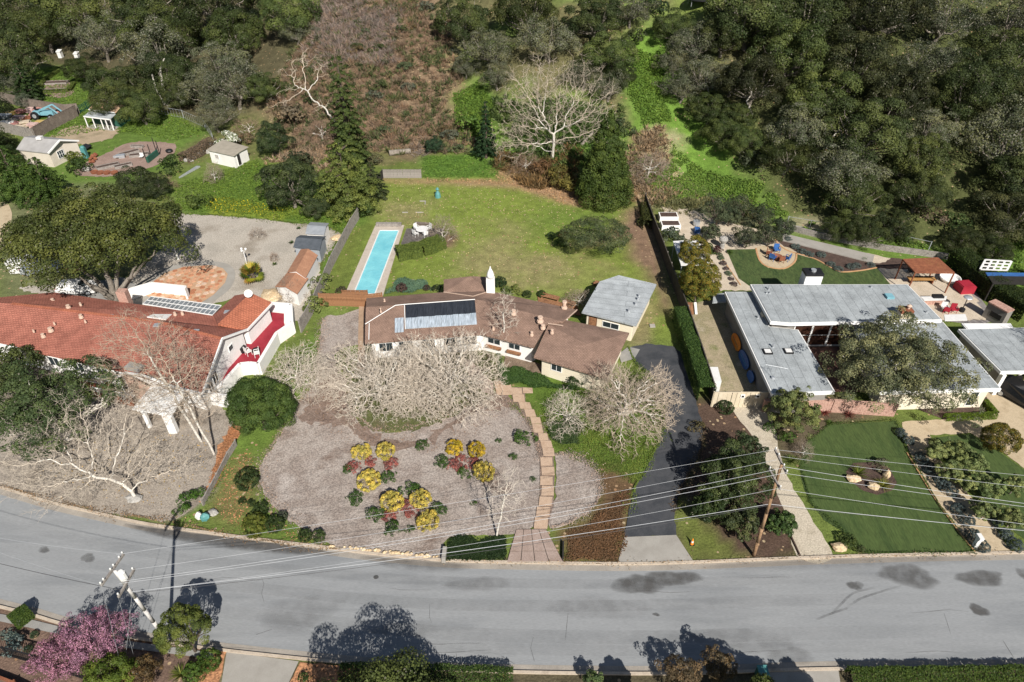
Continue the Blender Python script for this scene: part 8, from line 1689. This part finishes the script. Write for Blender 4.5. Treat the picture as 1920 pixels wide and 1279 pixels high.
# brush on the slopes: tufts of bare twigs, and small bushes among them
def brush(name, pts, n, col, seed=3, hh=1.3, nb=16, w=.05, gr=.2):
    poly = world_poly(pts); rs = np.random.default_rng(seed); lo = poly.min(0); hi = poly.max(0)
    x = rs.uniform(lo[0],hi[0],n*5); y = rs.uniform(lo[1],hi[1],n*5); s = sdist(x,y,poly)+2*np.sin(x*.5)*np.sin(y*.4); ok = np.nonzero(s > rs.uniform(-1,2,len(s)))[0][:n]
    x = x[ok]; y = y[ok]; n = len(x); c = np.stack([x,y,T(x,y)],1); sc = rs.uniform(.5,1.3,n)*(1+.3*fbm(x,y,.3,9))
    d = rs.normal(0,1,(n,nb,3)); d[:,:,2] = np.abs(d[:,:,2])*1.1+.25; d /= np.linalg.norm(d,axis=2)[:,:,None]
    L_ = (sc[:,None]*hh*rs.uniform(.5,1,(n,nb)))[:,:,None]; p0 = c[:,None,:]+rs.normal(0,.12,(n,nb,3))*np.array([1,1,.2]); p1 = p0+d*L_
    u = np.cross(d, rs.normal(0,1,(n,nb,3))); u /= np.linalg.norm(u,axis=2)[:,:,None]; ww = w*sc[:,None,None]
    mid = (p0+p1)/2+rs.normal(0,.08,(n,nb,3)); V = np.stack([p0, mid+u*ww*.6, p1+u*ww*.1, mid-u*ww*.6],2).reshape(-1,3)
    o0 = np.array([poly[:,0].mean(), poly[:,1].mean(), 0]); me = np_mesh(name, V-o0, np.arange(len(V)).reshape(-1,4), m_leaf, [('tint','POINT','FLOAT',np.repeat(rs.uniform(0,1,n*nb)*.5+np.repeat(rs.uniform(0,.5,n),nb),4))])
    o = link(name, me, None, Vector(o0)); o.color = (*col,1); return tag(o, kind='stuff')
SL = [(575,-40),(790,-40),(850,60),(845,190),(900,285),(780,288),(560,280),(500,210),(560,90)]
brush('dry_brush', SL, 3600, (.25,.175,.12), 3, 1.3, 18, .06); brush('grey_brush', [(570,-40),(680,-30),(760,60),(740,120),(600,130),(560,40)], 1700, (.30,.24,.21), 4, 1.5, 24, .055)
brush('dry_brush', [(1190,250),(1250,240),(1260,370),(1200,385),(1170,330)], 500, (.30,.22,.14), 6, 1.0, 14, .09)
brush('dry_brush', [(930,290),(1090,300),(1100,370),(960,330)], 600, (.20,.13,.06), 7, 1.2, 16, .09)
brush('green_brush', SL, 1200, (.10,.12,.05), 8, 1.2, 26, .14); brush('green_brush', [(900,200),(1160,200),(1200,370),(1100,350),(940,310)], 500, (.09,.13,.04), 9, 1.2, 26, .14)
brush('dry_stalks', [(520,260),(640,285),(700,300),(600,330),(520,300)], 400, (.30,.22,.15), 10, 1.0, 14, .09)
brush('tall_weeds', [(1200,372),(1330,366),(1440,412),(1300,405)], 350, (.16,.16,.07), 11, .8, 18, .08)
rr_ = random.Random(12); SB = []
for i in range(34):
    px, py = rr_.uniform(560,860), rr_.uniform(-5,285)
    if px < 600 and py > 200: continue
    g = G(px,py); s = rr_.uniform(.7,1.7)
    o = link('scrub_bush', BUSHF[i%3]['crown'], None, g); o.scale=(s,s,s*.8); o.color = rr_.choice([(.09,.12,.06,1),(.12,.13,.09,1),(.13,.10,.05,1),(.06,.08,.03,1)]); SB.append((px,py,o))
for bi, (lo_, hi_, bn) in enumerate(((-9,70,'topmost'),(70,140,'upper'),(140,210,'middle'),(210,400,'lowest'))):
    for j_, (px,py,o) in enumerate(sorted([s_ for s_ in SB if lo_ <= s_[1] < hi_], key=lambda s_: s_[0])): tag(o, 'low scrub bush in the %s band of the brown slope, %s from left' % (bn, (ORD+['thirteenth','fourteenth','fifteenth'])[j_]), 'bush', 'scrub bushes on the brown slope')
for i, (px,py,rp,lab,c) in enumerate([(1045,330,26,'yellow-green shrub at the foot of the big sycamore',(.13,.11,.03)),(1070,345,22,'yellowish shrub left of the cone-shaped evergreen',(.15,.13,.035)),(1015,318,22,'reddish brown shrub under the big sycamore',(.14,.08,.04)),(960,300,18,'brownish shrub left of the big sycamore trunk',(.12,.09,.04)),
    (1170,240,20,'dark shrub in the green gully',(.05,.07,.03)),(1190,70,20,'dark shrub at the top of the green gully',(.04,.05,.02)),(1225,12,26,'dark round bush at the top edge next to the hilltop lawn',(.035,.055,.02)),(880,230,24,'leafy green bush on the slope left of the dark conifer',(.09,.16,.03)),(460,262,16,'dry brown bush right of the white flowering bush',(.14,.10,.06)),
    (560,300,22,'brushy dark bush right of the white flat-roofed shed',(.06,.07,.035)),(545,215,30,'dry grey-brown bush at the left edge of the brown slope',(.15,.12,.08)),(700,300,18,'mossy bush on the brush pile',(.10,.10,.05)),(1420,300,26,'grey-green bush hanging over the green slope',(.08,.09,.05)),(1745,400,26,'brown-grey bush between the two parts of the wood',(.11,.085,.06)),(1790,420,26,'green bush above the tall hedge',(.06,.09,.03)),(1700,450,18,'low bush on the green slope above the ramp',(.07,.10,.03))]):
    put_bush(BUSHF[i%3], 'shrub', lab, 'shrub', px, py, rp, c, hill_=True, zs=.9)
# palm and grass tufts
def blades(name, lab, cat, p, n, L_, w, col, seed=1, up=.5, m=None, arch=.5, kind=None, trunk=None, group=None):
    rs = np.random.default_rng(seed); a = rs.uniform(0,6.28,n); e = rs.uniform(up-.35,up+.5,n); V=[]; Fc=[]; k=0
    for i in range(n):
        d = np.array([math.cos(a[i])*math.cos(e[i]), math.sin(a[i])*math.cos(e[i]), math.sin(e[i])]); s = np.array([-math.sin(a[i]),math.cos(a[i]),0]); l = L_*rs.uniform(.7,1.15); p0 = np.zeros(3)
        for j in range(3):
            q = d*l*(j+1)/3-np.array([0,0,arch*l*((j+1)/3)**2*.6]); w0 = w*(1,.95,.6)[j]; w1 = w*(.95,.6,.05)[j]
            V += [p0-s*w0, p0+s*w0, q+s*w1, q-s*w1]; Fc.append((k,k+1,k+2,k+3)); k += 4; p0 = q
    me = np_mesh(name, np.array(V), np.array(Fc), m or m_leaf, [('tint','POINT','FLOAT',np.repeat(rs.uniform(0,1,n),12))])
    return me
P_ = F(477,528); pt = thing('fan_palm', 'stubby yellow-green fan palm on the gravel yard', 'palm tree', P_)
mb = MB(); mb.lathe(P_, [(.30,-.1),(.34,.5),(.28,.9),(.2,1.2)], 9); mb.build('trunk', m_trunkd, pt, True)
for k in range(46):
    rr_ = random.Random(k); a = rr_.uniform(0,6.28); e = rr_.uniform(-.6,1.3); fr = []
    V=[]; Fc=[]; n=11; L_=rr_.uniform(.75,.95); d = np.array([math.cos(a)*math.cos(e), math.sin(a)*math.cos(e), math.sin(e)]); s = np.array([-math.sin(a),math.cos(a),0]); u = np.cross(d,s); c = d*.8+np.array([0,0,1.15])
    for j in range(n):
        t = (j/(n-1)-.5)*3.6; q = c+(d*math.cos(t)+s*math.sin(t))*L_*(1-.15*abs(t)/1.8)+u*(-.12*abs(t)); w_ = np.cross(u,q-c); w_ /= np.linalg.norm(w_)
        V += [c, (c+q)/2-w_*.07, q, (c+q)/2+w_*.07]; Fc.append((4*j,4*j+1,4*j+2,4*j+3))
    V += [np.array([0,0,1.05])-s*.02, np.array([0,0,1.05])+s*.02, c+s*.02, c-s*.02]; Fc.append((4*n,4*n+1,4*n+2,4*n+3))
    o = link('frond', np_mesh('frond', np.array(V), np.array(Fc), m_leaf, [('tint','POINT','FLOAT',np.full(len(V), rr_.random()))]), pt); cc = rr_.choice([(.20,.20,.02),(.13,.16,.025),(.28,.24,.05),(.09,.13,.02),(.30,.18,.05)]) ; o.color = (*cc,1)
for (px,py,L_,lab,c) in [(1608,885,1.25,'spiky grass tuft on the left of the lawn island',(.10,.13,.02)),(1655,907,1.1,'yellow-green grass tuft on the right of the lawn island',(.16,.17,.03)),(1482,862,1.0,'dark green grass tuft beside the gravel path',(.07,.10,.02)),(1545,770,.9,'red spiky plant below the brick wall',(.20,.06,.05)),(1590,775,.9,'dark red spiky plant right of the other red one',(.14,.05,.04)),
    (1555,790,.6,'low green tuft above the clipped lawn',(.06,.10,.02)),(1608,452,.9,'small sword-leaved plant in the curved bed',(.06,.11,.03)),(1620,485,.7,'small sword-leaved plant at the ramp end',(.06,.11,.03)),(560,425,.5,'small green plant at the edge of the gravel yard',(.05,.09,.03)),(547,452,.6,'small dark green tuft alone on the gravel',(.05,.08,.025)),(515,492,.5,'low weedy tuft on the gravel near the lamp',(.08,.12,.03)),(340,1262,1.0,'low yellow grass tuft at the bottom edge',(.12,.14,.03))]:
    b = F(px,py+4); o = link('grass_tuft', blades('grass_tuft', lab, 'plant', b, 90, L_, .022, c, int(px), .7), None, b); o.color = (*c,1); tag(o, lab, 'plant')
